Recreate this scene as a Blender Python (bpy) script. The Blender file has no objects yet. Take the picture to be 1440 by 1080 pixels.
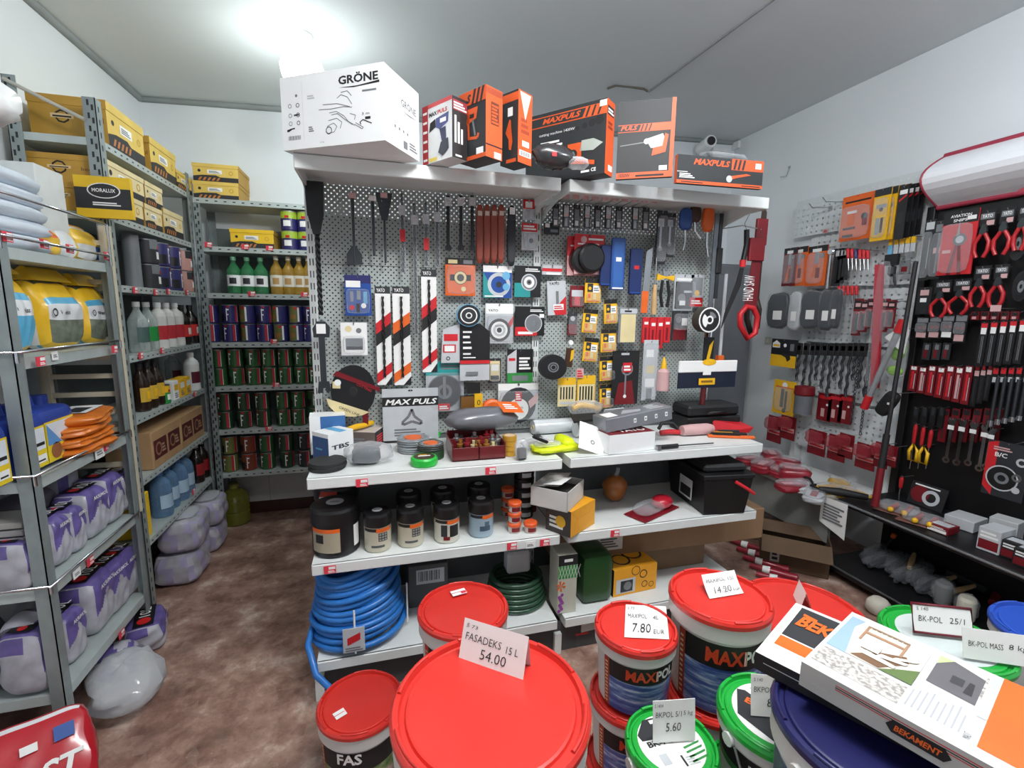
import bpy, math, random
from mathutils import Vector, Matrix
random.seed(11)
D = bpy.data; SC = bpy.context.scene; COL = SC.collection
PI = math.pi
# ---------------------------------------------------------------- camera, world, lights, exposure
FPX = 661.0; PITCH = math.radians(8.8); YAW = math.radians(15.8); ROLL = math.radians(0.74); EYE = Vector((0, 0, 1.53))
FW = Vector((math.sin(YAW)*math.cos(PITCH), math.cos(YAW)*math.cos(PITCH), -math.sin(PITCH)))
_r = Vector((math.cos(YAW), -math.sin(YAW), 0)); _u = _r.cross(FW)
RT = _r*math.cos(ROLL) + _u*math.sin(ROLL); UP = _u*math.cos(ROLL) - _r*math.sin(ROLL)
cam = D.objects.new('camera', D.cameras.new('camera')); COL.objects.link(cam)
cam.matrix_world = Matrix(((RT.x, UP.x, -FW.x, EYE.x), (RT.y, UP.y, -FW.y, EYE.y), (RT.z, UP.z, -FW.z, EYE.z), (0, 0, 0, 1)))
cam.data.sensor_width = 36; cam.data.lens = FPX/1440*36; cam.data.clip_start = 0.02
SC.camera = cam
SC.view_settings.view_transform = 'Standard'; SC.view_settings.look = 'None'
SC.view_settings.gamma = 1; SC.view_settings.use_curve_mapping = False
SC.view_settings.exposure = 0.04
W_ = D.worlds.new('daylight'); SC.world = W_; W_.use_nodes = True
bg = W_.node_tree.nodes['Background']; bg.inputs[0].default_value = (0.80, 0.90, 1.0, 1); bg.inputs[1].default_value = 0.16
def area(name, loc, target, sx, sy, power, col):
    l = D.lights.new(name, 'AREA'); l.shape = 'RECTANGLE'; l.size = sx; l.size_y = sy; l.energy = power; l.color = col
    o = D.objects.new(name, l); COL.objects.link(o); o.location = loc
    o.rotation_euler = (Vector(target)-Vector(loc)).to_track_quat('-Z', 'Y').to_euler(); return o
area('shop_window_daylight', (1.2, -2.6, 1.7), (1.0, 2.0, 1.2), 3.4, 2.0, 9, (0.86, 0.93, 1.0))
area('ceiling_tube_light', (0.55, 0.55, 2.84), (0.55, 0.65, 0.0), 1.3, 0.16, 26, (1.0, 0.98, 0.95))
tl_ = D.lights.new('ceiling_tube_glow', 'POINT'); tl_.energy = 46; tl_.shadow_soft_size = 0.12; tl_.color = (0.96, 0.98, 1.0)
to_ = D.objects.new('ceiling_tube_glow', tl_); COL.objects.link(to_); to_.location = (0.55, 0.75, 2.78)
t2_ = D.lights.new('right_wall_fill', 'POINT'); t2_.energy = 38; t2_.shadow_soft_size = 0.15; t2_.color = (0.90, 0.95, 1.0)  # fill lamp added to brighten the right wall, not a known tube
t3_ = D.objects.new('right_wall_fill', t2_); COL.objects.link(t3_); t3_.location = (1.8, 0.55, 2.78)
lamp_ = D.lights.new('ceiling_bulb_light', 'POINT'); lamp_.energy = 9; lamp_.shadow_soft_size = 0.07; lamp_.color = (0.90, 1.0, 0.96)
lo_ = D.objects.new('ceiling_bulb_light', lamp_); COL.objects.link(lo_); lo_.location = (-0.34, 2.82, 2.60)

# ---------------------------------------------------------------- photo measurement: pixel -> point on a real plane
def ray(x, y): return FW + RT*((x-720)/FPX) - UP*((y-540)/FPX)
def onY(x, y, Y): d = ray(x, y); return EYE + d*(Y/d.y)
def onX(x, y, X): d = ray(x, y); return EYE + d*(X/d.x)
def onZ(x, y, Z): d = ray(x, y); return EYE + d*((Z-EYE.z)/d.z)
def px(p):
    q = Vector(p)-EYE; z = q.dot(FW); return 720+FPX*q.dot(RT)/z, 540-FPX*q.dot(UP)/z

# ---------------------------------------------------------------- materials
def lin(c):
    c = c/255.0; return c/12.92 if c <= 0.04045 else ((c+0.055)/1.055)**2.4
_MC = {}
def M(rgb, rough=0.5, metal=0.0, var=0.10, scale=9.0, coat=0.0):
    key = (tuple(rgb), rough, metal, var, scale, coat)
    if key in _MC: return _MC[key]
    m = D.materials.new('surface_%d_%d_%d' % tuple(rgb)); m.use_nodes = True; nt = m.node_tree; b = nt.nodes['Principled BSDF']
    c = [lin(v) for v in rgb]
    n = nt.nodes.new('ShaderNodeTexNoise'); n.inputs['Scale'].default_value = scale; n.inputs['Detail'].default_value = 2
    t = nt.nodes.new('ShaderNodeTexCoord'); nt.links.new(t.outputs['Object'], n.inputs['Vector'])
    r = nt.nodes.new('ShaderNodeValToRGB'); r.color_ramp.elements[0].position = 0.3; r.color_ramp.elements[1].position = 0.7
    r.color_ramp.elements[0].color = [v*(1-var) for v in c]+[1]; r.color_ramp.elements[1].color = [min(1, v*(1+var*0.5)) for v in c]+[1]
    nt.links.new(n.outputs['Fac'], r.inputs['Fac']); nt.links.new(r.outputs['Color'], b.inputs['Base Color'])
    b.inputs['Roughness'].default_value = rough; b.inputs['Metallic'].default_value = metal
    if coat: b.inputs['Coat Weight'].default_value = coat; b.inputs['Coat Roughness'].default_value = 0.12
    _MC[key] = m; return m
def film(name, rgb=(225, 230, 235), alpha=0.16, rough=0.12, edge=0.6):
    key = (name, tuple(rgb), alpha)
    if key in _MC: return _MC[key]
    m = D.materials.new(name); m.use_nodes = True; nt = m.node_tree; b = nt.nodes['Principled BSDF']; out = nt.nodes['Material Output']
    b.inputs['Base Color'].default_value = [lin(v) for v in rgb]+[1]; b.inputs['Roughness'].default_value = rough; b.inputs['Specular IOR Level'].default_value = 0.9
    n = nt.nodes.new('ShaderNodeTexNoise'); n.inputs['Scale'].default_value = 25; bp = nt.nodes.new('ShaderNodeBump'); bp.inputs['Strength'].default_value = 0.35; bp.inputs['Distance'].default_value = 0.01
    t = nt.nodes.new('ShaderNodeTexCoord'); nt.links.new(t.outputs['Object'], n.inputs['Vector'])
    nt.links.new(n.outputs['Fac'], bp.inputs['Height']); nt.links.new(bp.outputs['Normal'], b.inputs['Normal'])
    tr = nt.nodes.new('ShaderNodeBsdfTransparent'); mx = nt.nodes.new('ShaderNodeMixShader')
    lw = nt.nodes.new('ShaderNodeLayerWeight'); lw.inputs['Blend'].default_value = 0.35
    ma = nt.nodes.new('ShaderNodeMath'); ma.operation = 'MULTIPLY_ADD'; ma.inputs[1].default_value = edge; ma.inputs[2].default_value = alpha
    nt.links.new(lw.outputs['Facing'], ma.inputs[0]); ma.use_clamp = True
    nt.links.new(ma.outputs[0], mx.inputs[0]); nt.links.new(tr.outputs[0], mx.inputs[1]); nt.links.new(b.outputs[0], mx.inputs[2])
    nt.links.new(mx.outputs[0], out.inputs['Surface']); _MC[key] = m; return m
def special(name, build):
    m = D.materials.new(name); m.use_nodes = True; nt = m.node_tree; build(nt, nt.nodes['Principled BSDF']); return m
def ramp(nt, fac, stops):
    r = nt.nodes.new('ShaderNodeValToRGB'); e = r.color_ramp.elements
    while len(e) < len(stops): e.new(0.5)
    for k, (p, c) in enumerate(stops): e[k].position = p; e[k].color = [lin(v) for v in c]+[1]
    nt.links.new(fac, r.inputs['Fac']); return r.outputs['Color']
def tex(nt, kind, scale, coord='Object', **kw):
    t = nt.nodes.new('ShaderNodeTexCoord'); n = nt.nodes.new(kind); n.inputs['Scale'].default_value = scale
    for k, v in kw.items(): n.inputs[k.replace('_', ' ')].default_value = v
    nt.links.new(t.outputs[coord], n.inputs['Vector']); return n
def pegboard(name, rgb, pitch, rad, stagger):
    m = D.materials.new(name); m.use_nodes = True; nt = m.node_tree; b = nt.nodes['Principled BSDF']; out = nt.nodes['Material Output']
    b.inputs['Base Color'].default_value = [lin(v) for v in rgb]+[1]; b.inputs['Roughness'].default_value = 0.45
    t = nt.nodes.new('ShaderNodeTexCoord'); s = nt.nodes.new('ShaderNodeSeparateXYZ'); nt.links.new(t.outputs['Object'], s.inputs[0])
    def mth(op, a, bb=None):
        n = nt.nodes.new('ShaderNodeMath'); n.operation = op
        for k, v in enumerate((a, bb)):
            if v is None: continue
            if isinstance(v, (int, float)): n.inputs[k].default_value = v
            else: nt.links.new(v, n.inputs[k])
        return n.outputs[0]
    def hole(off):
        d = []
        for ax in ('X', 'Z'):
            f = mth('SUBTRACT', mth('FRACT', mth('ADD', mth('DIVIDE', s.outputs[ax], pitch), off+100)), 0.5); d.append(mth('MULTIPLY', f, f))
        return mth('LESS_THAN', mth('ADD', d[0], d[1]), (rad/pitch)**2)
    h = hole(0.0)
    if stagger: h = mth('MAXIMUM', h, hole(0.5))
    tr = nt.nodes.new('ShaderNodeBsdfTransparent'); mx = nt.nodes.new('ShaderNodeMixShader')
    nt.links.new(h, mx.inputs[0]); nt.links.new(b.outputs[0], mx.inputs[1]); nt.links.new(tr.outputs[0], mx.inputs[2]); nt.links.new(mx.outputs[0], out.inputs['Surface'])
    return m

# ---------------------------------------------------------------- mesh builder
_TX = {}
def glyphs(s, bold=0.0, shear=0.0):
    k = (s, bold, shear)
    if k in _TX: return _TX[k]
    c = D.curves.new('txt', 'FONT'); c.body = s; c.size = 1; c.offset = bold; c.shear = shear; c.resolution_u = 2; c.fill_mode = 'FRONT'
    o = D.objects.new('txt', c); COL.objects.link(o)
    dg = bpy.context.evaluated_depsgraph_get(); me = o.evaluated_get(dg).to_mesh()
    vs = [(v.co.x, v.co.y) for v in me.vertices]; fs = [tuple(p.vertices) for p in me.polygons]
    D.objects.remove(o); D.curves.remove(c)
    x0 = min(v[0] for v in vs); x1 = max(v[0] for v in vs); y0 = min(v[1] for v in vs); y1 = max(v[1] for v in vs)
    vs = [((a-x0), (b-y0)) for a, b in vs]
    _TX[k] = (vs, fs, x1-x0, y1-y0); return _TX[k]

class Face:
    "a printed face: o = lower left corner, r/u = unit directions, drawings in metres, lifted off the surface"
    def __init__(s, mb, o, r, u, w=1, h=1): s.mb = mb; s.o = Vector(o); s.r = Vector(r).normalized(); s.u = Vector(u).normalized(); s.n = s.r.cross(s.u); s.w = w; s.h = h
    def P(s, x, y, l): return s.o + s.r*(x*s.w) + s.u*(y*s.h) + s.n*(l*0.0005)
    def rect(s, x0, y0, x1, y1, m, l=1): s.mb.poly([s.P(x0, y0, l), s.P(x1, y0, l), s.P(x1, y1, l), s.P(x0, y1, l)], m)
    def poly(s, pts, m, l=1): s.mb.poly([s.P(a, b, l) for a, b in pts], m)
    def disc(s, cx, cy, r, m, l=1, rin=0, n=20, asp=None, a0=0, a1=2*PI):
        k = s.w/s.h if asp is None else asp     # r as a fraction of the width
        P = [(math.cos(a0+(a1-a0)*i/n), math.sin(a0+(a1-a0)*i/n)) for i in range(n+1)]
        if rin == 0:
            s.mb.poly([s.P(cx+r*a, cy+r*b*k, l) for a, b in (P[:-1] if a1-a0 > 6.2 else [(0, 0)]+P)], m)
        else:
            for i in range(n):
                a, b = P[i], P[i+1]
                s.mb.poly([s.P(cx+rin*a[0], cy+rin*a[1]*k, l), s.P(cx+r*a[0], cy+r*a[1]*k, l), s.P(cx+r*b[0], cy+r*b[1]*k, l), s.P(cx+rin*b[0], cy+rin*b[1]*k, l)], m)
    def line(s, pts, wd, m, l=1):
        for (a, b), (c, d) in zip(pts, pts[1:]):
            p = s.P(a, b, l); q = s.P(c, d, l); t = (q-p)
            if t.length < 1e-6: continue
            t.normalize(); k = s.n.cross(t)*wd*0.5; s.mb.poly([p-k, q-k, q+k, p+k], m)
    def text(s, t, x, y, h, m, l=2, w=None, bold=0.0, shear=0.0, al='l', rot=0.0):
        "h, w as fractions of the face"
        vs, fs, tw, th = glyphs(t, bold, shear); k = (h*s.h)/th; kx = k if w is None else (w*s.w)/tw
        ox = {'l': 0, 'c': -tw*kx/2, 'r': -tw*kx}[al]; c, sn = math.cos(rot), math.sin(rot)
        b = s.P(x, y, l); V = []
        for a, bb in vs:
            X = a*kx+ox; Y = bb*k; V.append(b + s.r*(X*c-Y*sn) + s.u*(X*sn+Y*c))
        s.mb.raw(V, fs, m)
    def bars(s, x0, y0, x1, y1, n, m, l=1, gap=0.4):
        "a block of small print: n rows"
        for i in range(n):
            a = y0+(y1-y0)*i/n; e = x0+(x1-x0)*(1-0.35*((i*37) % 5)/5)
            s.rect(x0, a, e, a+(y1-y0)/n*(1-gap), m, l)
    def barcode(s, x0, y0, x1, y1, m, l=1):
        n = 14
        for i in range(n):
            a = x0+(x1-x0)*i/n; s.rect(a, y0, a+(x1-x0)/n*(0.3+0.5*((i*7) % 3)/3), y1, m, l)

class MB:
    def __init__(s): s.v = []; s.f = []; s.m = []; s.s = []; s.mats = []; s.T = Matrix.Identity(4)
    def mi(s, m):
        if m not in s.mats: s.mats.append(m)
        return s.mats.index(m)
    def raw(s, V, F, m, smooth=False):
        b = len(s.v); s.v += [s.T @ Vector(p) for p in V]; k = s.mi(m)
        for f in F: s.f.append(tuple(b+i for i in f)); s.m.append(k); s.s.append(smooth)
        return s
    def poly(s, P, m): return s.raw(P, [tuple(range(len(P)))], m)
    def face(s, o, r, u, w=1, h=1): return Face(s, o, r, u, w, h)
    def box(s, x0, y0, z0, x1, y1, z1, m, top=None, front=None, side=None, back=None):
        V = [(x0, y0, z0), (x1, y0, z0), (x1, y1, z0), (x0, y1, z0), (x0, y0, z1), (x1, y0, z1), (x1, y1, z1), (x0, y1, z1)]
        for f, mm in (((0, 3, 2, 1), m), ((4, 5, 6, 7), top or m), ((0, 1, 5, 4), front or m), ((1, 2, 6, 5), side or m), ((2, 3, 7, 6), back or m), ((3, 0, 4, 7), side or m)): s.raw([V[i] for i in f], [(0, 1, 2, 3)], mm)
        return s
    def cbox(s, x0, y0, z0, x1, y1, z1, m, c=0.004):
        "box with chamfered edges"
        X, Y, Z = (x0, x1), (y0, y1), (z0, z1); V = []; idx = {}
        for i in (0, 1):
            for j in (0, 1):
                for k in (0, 1):
                    dx, dy, dz = (c if i == 0 else -c), (c if j == 0 else -c), (c if k == 0 else -c)
                    for t in 'xyz':
                        idx[(i, j, k, t)] = len(V)
                        V.append((X[i]+(0 if t == 'x' else dx), Y[j]+(0 if t == 'y' else dy), Z[k]+(0 if t == 'z' else dz)))
        F = []
        for i in (0, 1): F.append([idx[(i, j, k, 'x')] for j, k in ((0, 0), (1, 0), (1, 1), (0, 1))])
        for j in (0, 1): F.append([idx[(i, j, k, 'y')] for i, k in ((0, 0), (1, 0), (1, 1), (0, 1))])
        for k in (0, 1): F.append([idx[(i, j, k, 'z')] for i, j in ((0, 0), (1, 0), (1, 1), (0, 1))])
        for a in (0, 1):
            for b in (0, 1):
                F.append([idx[(0, a, b, 'y')], idx[(1, a, b, 'y')], idx[(1, a, b, 'z')], idx[(0, a, b, 'z')]])
                F.append([idx[(a, 0, b, 'x')], idx[(a, 1, b, 'x')], idx[(a, 1, b, 'z')], idx[(a, 0, b, 'z')]])
                F.append([idx[(a, b, 0, 'x')], idx[(a, b, 1, 'x')], idx[(a, b, 1, 'y')], idx[(a, b, 0, 'y')]])
        for i in (0, 1):
            for j in (0, 1):
                for k in (0, 1): F.append([idx[(i, j, k, t)] for t in 'xyz'])
        cx = Vector(((x0+x1)/2, (y0+y1)/2, (z0+z1)/2)); G = []
        for f in F:
            P = [Vector(V[i]) for i in f]; n = (P[1]-P[0]).cross(P[2]-P[0])
            if n.dot(sum(P, Vector())/len(P)-cx) < 0: f = f[::-1]
            G.append(tuple(f))
        return s.raw(V, G, m)
    def lathe(s, prof, m, n=24, cx=0, cy=0, cz=0, mats=None, smooth=True, axis='z'):
        "profile of (r, z); mats: one material per segment"
        for q in range(len(prof)-1):
            (r0, z0), (r1, z1) = prof[q], prof[q+1]; mm = mats[q] if mats else m; V = []; F = []
            for i in range(n):
                a = 2*PI*i/n; V += [(r0*math.cos(a), r0*math.sin(a), z0), (r1*math.cos(a), r1*math.sin(a), z1)]
            for i in range(n):
                j = (i+1) % n
                if r0 < 1e-6: F.append((2*i, 2*j+1, 2*i+1))
                elif r1 < 1e-6: F.append((2*i, 2*j, 2*i+1))
                else: F.append((2*i, 2*j, 2*j+1, 2*i+1))
            if axis == 'y': V = [(a+cx, c+cy, b+cz) for a, b, c in V]
            elif axis == 'x': V = [(c+cx, a+cy, b+cz) for a, b, c in V]
            else: V = [(a+cx, b+cy, c+cz) for a, b, c in V]
            s.raw(V, F, mm, smooth)
        return s
    def cyl(s, r, z0, z1, m, n=20, cx=0, cy=0, cap=None, axis='z', cz=0):
        return s.lathe([(0, z0), (r, z0), (r, z1), (0, z1)], m, n, cx, cy, cz, [cap or m, m, cap or m], axis=axis)
    def tube(s, pts, r, m, n=8, closed=False, taper=None):
        P = [Vector(p) for p in pts]; V = []; F = []; N = len(P); up = None
        for i, p in enumerate(P):
            a = P[i-1] if (i > 0 or closed) else p; b = P[(i+1) % N] if (i < N-1 or closed) else p
            t = (b-a); t = t.normalized() if t.length > 1e-9 else Vector((0, 0, 1))
            if up is None:
                up = Vector((0, 0, 1)) if abs(t.z) < 0.9 else Vector((1, 0, 0))
            x = up.cross(t); x = x.normalized() if x.length > 1e-6 else Vector((1, 0, 0)); y = t.cross(x); up = y
            rr = r if taper is None else taper[i]
            for k in range(n): V.append(p + x*(rr*math.cos(2*PI*k/n)) + y*(rr*math.sin(2*PI*k/n)))
        for i in range(N if closed else N-1):
            j = (i+1) % N
            for k in range(n): F.append((i*n+k, i*n+(k+1) % n, j*n+(k+1) % n, j*n+k))
        s.raw(V, F, m, True)
        if not closed: s.raw(V[:n], [tuple(range(n))[::-1]], m); s.raw(V[-n:], [tuple(range(n))], m)
        return s
    def prism(s, pts, t, m, edge=None, y=0.0):
        "outline in the XZ plane (counter-clockwise seen from -Y), thickness t towards +Y"
        A = [(a, y, b) for a, b in pts]; B = [(a, y+t, b) for a, b in pts]; n = len(pts)
        s.raw(A, [tuple(range(n))], m); s.raw(B, [tuple(range(n))[::-1]], m)
        for i in range(n): s.raw([A[i], B[i], B[(i+1) % n], A[(i+1) % n]], [(0, 1, 2, 3)], edge or m)
        return s
    def blob(s, rx, ry, rz, m, c=(0, 0, 0), p=2.6, n=14, k=9, jit=0.0, seed=1, flat=None):
        "superellipsoid lump, jittered: bags, pads, wrapped goods"
        rnd = random.Random(seed); V = []; F = []
        def sg(a, e): return math.copysign(abs(a)**e, a)
        e = 2.0/p
        for i in range(k+1):
            v = -PI/2+PI*i/k
            for j in range(n):
                u = 2*PI*j/n; q = 1+(rnd.uniform(-jit, jit) if 0 < i < k else 0)
                V.append((c[0]+rx*q*sg(math.cos(v), e)*sg(math.cos(u), e), c[1]+ry*q*sg(math.cos(v), e)*sg(math.sin(u), e), c[2]+rz*(1+rnd.uniform(-jit, jit)*0.5)*sg(math.sin(v), e)))
        for i in range(k):
            for j in range(n):
                a, b = i*n+j, i*n+(j+1) % n
                F.append((a, b, b+n, a+n))
        s.raw(V, F, m, True); return s
    def textcyl(s, t, R, ang, z, h, m, bold=0.0, w=None, lift=0.0006, shear=0.0):
        "lettering wrapped round a vertical cylinder, ang = middle of the text (angle from -Y, to the right positive)"
        vs, fs, tw, th = glyphs(t, bold, shear); k = h/th; kx = k if w is None else w/tw; V = []
        for a, b in vs:
            q = ang+(a-tw/2)*kx/R; V.append(((R+lift)*math.sin(q), -(R+lift)*math.cos(q), z+b*k))
        s.raw(V, fs, m); return s
    def wrap(s, R, a0, a1, z0, z1, m, lift=0.0004, n=16, R1=None):
        V = []; R1 = R1 or R
        for i in range(n+1):
            q = a0+(a1-a0)*i/n; V += [((R+lift)*math.sin(q), -(R+lift)*math.cos(q), z0), ((R1+lift)*math.sin(q), -(R1+lift)*math.cos(q), z1)]
        s.raw(V, [(2*i, 2*i+2, 2*i+3, 2*i+1) for i in range(n)], m, True); return s
    def build(s, name, parent=None, loc=None, rotz=0.0, label=None, rot=None):
        me = D.meshes.new(name); me.from_pydata(s.v, [], s.f); me.update()
        for m in s.mats: me.materials.append(m)
        me.polygons.foreach_set('material_index', s.m); me.polygons.foreach_set('use_smooth', s.s)
        o = D.objects.new(name, me); COL.objects.link(o)
        if parent: o.parent = parent
        if loc is not None: o.location = loc
        o.rotation_euler = rot if rot else (0, 0, rotz)
        if label: o['label'] = label
        return o

def tag(o, label, cat, group=None):
    o['label'] = label; o['category'] = cat
    if group: o['group'] = group
    return o
def thing(name, label, cat, loc=(0, 0, 0), rotz=0.0, group=None, rot=None):
    o = D.objects.new(name, None); COL.objects.link(o); o.empty_display_size = 0.05; o.location = loc
    o.rotation_euler = rot if rot else (0, 0, rotz); return tag(o, label, cat, group)
def struct(o): o['kind'] = 'structure'; return o
def dup(root, loc, rotz=None, label=None, group=None, rot=None):
    r = root.copy(); COL.objects.link(r); r.location = loc
    if rotz is not None: r.rotation_euler = (0, 0, rotz)
    if rot: r.rotation_euler = rot
    if label: r['label'] = label
    if group: r['group'] = group
    for ch in list(root.children):
        c = ch.copy(); COL.objects.link(c); c.parent = r
        for g in list(ch.children):
            d = g.copy(); COL.objects.link(d); d.parent = c
    return r
ORD = ['first', 'second', 'third', 'fourth', 'fifth', 'sixth', 'seventh', 'eighth', 'ninth', 'tenth', 'eleventh', 'twelfth']

# palette
WHITE = M((238, 240, 240), 0.5); PAPER = M((243, 243, 241), 0.7, var=0.02); BLACK = M((22, 22, 24), 0.4); INK = M((28, 28, 30), 0.6, var=0)
GREYINK = M((120, 122, 126), 0.6, var=0); RED = M((205, 34, 36), 0.4); TAGRED = M((226, 60, 78), 0.5, var=0); ORANGE = M((232, 96, 30), 0.45); DKRED = M((120, 18, 28), 0.45)
YELLOW = M((240, 186, 30), 0.45); STEEL = M((176, 180, 184), 0.32, 0.9); DKSTEEL = M((74, 78, 82), 0.4, 0.7); CHROME = M((215, 218, 222), 0.15, 1.0)
SHELFW = M((226, 230, 228), 0.4, var=0.05); GALV = M((150, 160, 160), 0.42, 0.35, 0.14, 14); BLUE = M((40, 84, 160), 0.4); GREEN = M((30, 140, 60), 0.4)
CLEAR = film('clear_plastic', alpha=0.07, edge=0.4); BAGFILM = film('bag_plastic', (222, 226, 230), 0.22); WOOD = M((206, 170, 120), 0.6)
CARD = M((176, 140, 100), 0.75); CHAR = M((44, 46, 50), 0.55); MIDGREY = M((120, 124, 128), 0.5)
# ================================================================ THE ROOM
XL, XR, YB = -1.43, 3.10, 3.77
def ceil_z(x): return 2.85+(x-XL)*(0.195/(XR-XL))
def floor_mat(nt, b):
    v = tex(nt, 'ShaderNodeTexVoronoi', 26); n = tex(nt, 'ShaderNodeTexNoise', 5.5, Detail=8, Roughness=.68); n2 = tex(nt, 'ShaderNodeTexNoise', 26, Detail=4); v2 = tex(nt, 'ShaderNodeTexVoronoi', 38)
    c1 = ramp(nt, v.outputs['Color'], [(0.0, (104, 78, 68)), (0.35, (146, 112, 98)), (0.7, (168, 136, 120)), (1.0, (190, 168, 152))])
    c2 = ramp(nt, n.outputs['Fac'], [(0.32, (76, 52, 44)), (0.44, (130, 98, 86)), (0.56, (172, 140, 126)), (0.68, (226, 208, 194))])
    mx = nt.nodes.new('ShaderNodeMix'); mx.data_type = 'RGBA'; mx.inputs['Factor'].default_value = 0.72
    nt.links.new(c1, mx.inputs[6]); nt.links.new(c2, mx.inputs[7])
    sp = ramp(nt, v2.outputs['Distance'], [(0.0, (255, 255, 255)), (0.10, (255, 255, 255)), (0.14, (0, 0, 0)), (1.0, (0, 0, 0))])
    m3 = nt.nodes.new('ShaderNodeMath'); m3.operation = 'MULTIPLY'; nt.links.new(sp, m3.inputs[0])
    s2 = ramp(nt, n2.outputs['Fac'], [(0.54, (0, 0, 0)), (0.62, (200, 200, 200))]); nt.links.new(s2, m3.inputs[1])
    m4 = nt.nodes.new('ShaderNodeMix'); m4.data_type = 'RGBA'; nt.links.new(m3.outputs[0], m4.inputs['Factor']); nt.links.new(mx.outputs[2], m4.inputs[6]); m4.inputs[7].default_value = [lin(190), lin(172), lin(150), 1]
    nt.links.new(m4.outputs[2], b.inputs['Base Color']); b.inputs['Roughness'].default_value = 0.38
def wall_mat(rgb):
    def f(nt, b):
        n = tex(nt, 'ShaderNodeTexNoise', 1.6, Detail=5)
        nt.links.new(ramp(nt, n.outputs['Fac'], [(0.3, tuple(v-5 for v in rgb)), (0.7, rgb)]), b.inputs['Base Color']); b.inputs['Roughness'].default_value = 0.75
        n2 = tex(nt, 'ShaderNodeTexNoise', 60, Detail=3); bp = nt.nodes.new('ShaderNodeBump'); bp.inputs['Strength'].default_value = 0.12; bp.inputs['Distance'].default_value = 0.004
        nt.links.new(n2.outputs['Fac'], bp.inputs['Height']); nt.links.new(bp.outputs['Normal'], b.inputs['Normal'])
    return f
FLOORM = special('terrazzo_floor', floor_mat); WALLM = special('white_plaster', wall_mat((232, 237, 240))); CEILM = special('ceiling_plaster', wall_mat((220, 225, 227)))
struct(MB().box(XL-.1, -2.6, -.08, XR+.1, YB+.1, 0, FLOORM).build('floor'))
b = MB(); za, zb = ceil_z(XL-.1), ceil_z(XR+.1)
b.raw([(XL-.1, -2.6, za), (XR+.1, -2.6, zb), (XR+.1, YB+.1, zb), (XL-.1, YB+.1, za), (XL-.1, -2.6, za+.1), (XR+.1, -2.6, zb+.1), (XR+.1, YB+.1, zb+.1), (XL-.1, YB+.1, za+.1)],
      [(0, 3, 2, 1), (4, 5, 6, 7), (0, 1, 5, 4), (1, 2, 6, 5), (2, 3, 7, 6), (3, 0, 4, 7)], CEILM)
struct(b.build('ceiling'))
def gable(y0, y1):
    b = MB(); z0, z1 = ceil_z(XL), ceil_z(XR)
    b.raw([(XL, y0, 0), (XR, y0, 0), (XR, y0, z1), (XL, y0, z0), (XL, y1, 0), (XR, y1, 0), (XR, y1, z1), (XL, y1, z0)], [(0, 1, 2, 3), (7, 6, 5, 4), (0, 3, 7, 4), (1, 5, 6, 2), (3, 2, 6, 7), (0, 4, 5, 1)], WALLM); return b
struct(gable(YB, YB+.1).build('wall_back'))
struct(MB().box(XL-.1, -2.6, 0, XL, YB+.1, ceil_z(XL), WALLM).build('wall_left'))
struct(MB().box(XR, -2.6, 0, XR+.1, YB+.1, ceil_z(XR)-.001, WALLM).build('wall_right'))
COVE = M((150, 156, 156), 0.7)
def cove(name, p, q): struct(MB().tube([p, q], 0.02, COVE, 6).build(name))
zl = ceil_z(XL)-.012; zr = ceil_z(XR)-.012
cove('trim_1', (XL+.01, -2.5, zl), (XL+.01, YB-.01, zl)); cove('trim_2', (XL+.01, YB-.01, zl), (XR-.01, YB-.01, zr))
TILE = special('skirting_tile', lambda nt, b: (nt.links.new(ramp(nt, tex(nt, 'ShaderNodeTexNoise', 3).outputs['Fac'], [(0.3, (196, 198, 196)), (0.7, (212, 214, 212))]), b.inputs['Base Color']), b.inputs['Roughness'].__setattr__('default_value', 0.25)))
b = MB(); b.box(XL, YB-.012, 0.09, XR, YB, 0.42, TILE)
G1 = M((150, 150, 146), 0.8)
for k in range(16):
    b.box(XL+k*.3-.0015, YB-.0128, .09, XL+k*.3+.0015, YB-.01, .42, G1)
struct(b.build('trim_3')); struct(MB().box(XL, YB-.016, 0, XR, YB, .09, M((70, 44, 38), .4)).build('baseboard_back'))
# shallow seam across the ceiling and the cable clip by it
a0 = onZ(1108, -10, 2.97); a1 = onZ(912, 136, 2.955)
struct(MB().tube([(a0.x, a0.y, ceil_z(a0.x)), (a1.x, a1.y, ceil_z(a1.x))], 0.009, M((150, 154, 156), .8), 8).build('trim_4'))
b = MB(); c0 = onZ(905, 132, 2.95); zc = ceil_z(c0.x)-.006
b.tube([(c0.x-.26, c0.y, zc-.03), (c0.x-.2, c0.y, zc-.005), (c0.x-.1, c0.y, zc), (c0.x, c0.y, zc), (c0.x+.03, c0.y, zc-.01)], .007, M((96, 92, 80), .5), 6)
tag(b.build('cable'), 'short dark cable clipped to the ceiling above the black hammer drill box', 'cable')
# ceiling bulb (bright)
BULB = D.materials.new('lit_bulb'); BULB.use_nodes = True; _b = BULB.node_tree.nodes['Principled BSDF']; _b.inputs['Emission Color'].default_value = (0.95, 1, 0.98, 1); _b.inputs['Emission Strength'].default_value = 10
t = thing('ceiling_lamp', 'bright round glowing lamp on the ceiling above the large white box', 'lamp', (-0.34, 2.82, ceil_z(-.34)))
MB().cyl(.06, -.03, 0, WHITE, 20).build('ceiling_rose', t)
MB().lathe([(.03, -.03), (.05, -.06), (.085, -.10), (.105, -.15), (.095, -.20), (.06, -.235), (0, -.25)], BULB, 24).build('globe', t)
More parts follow.
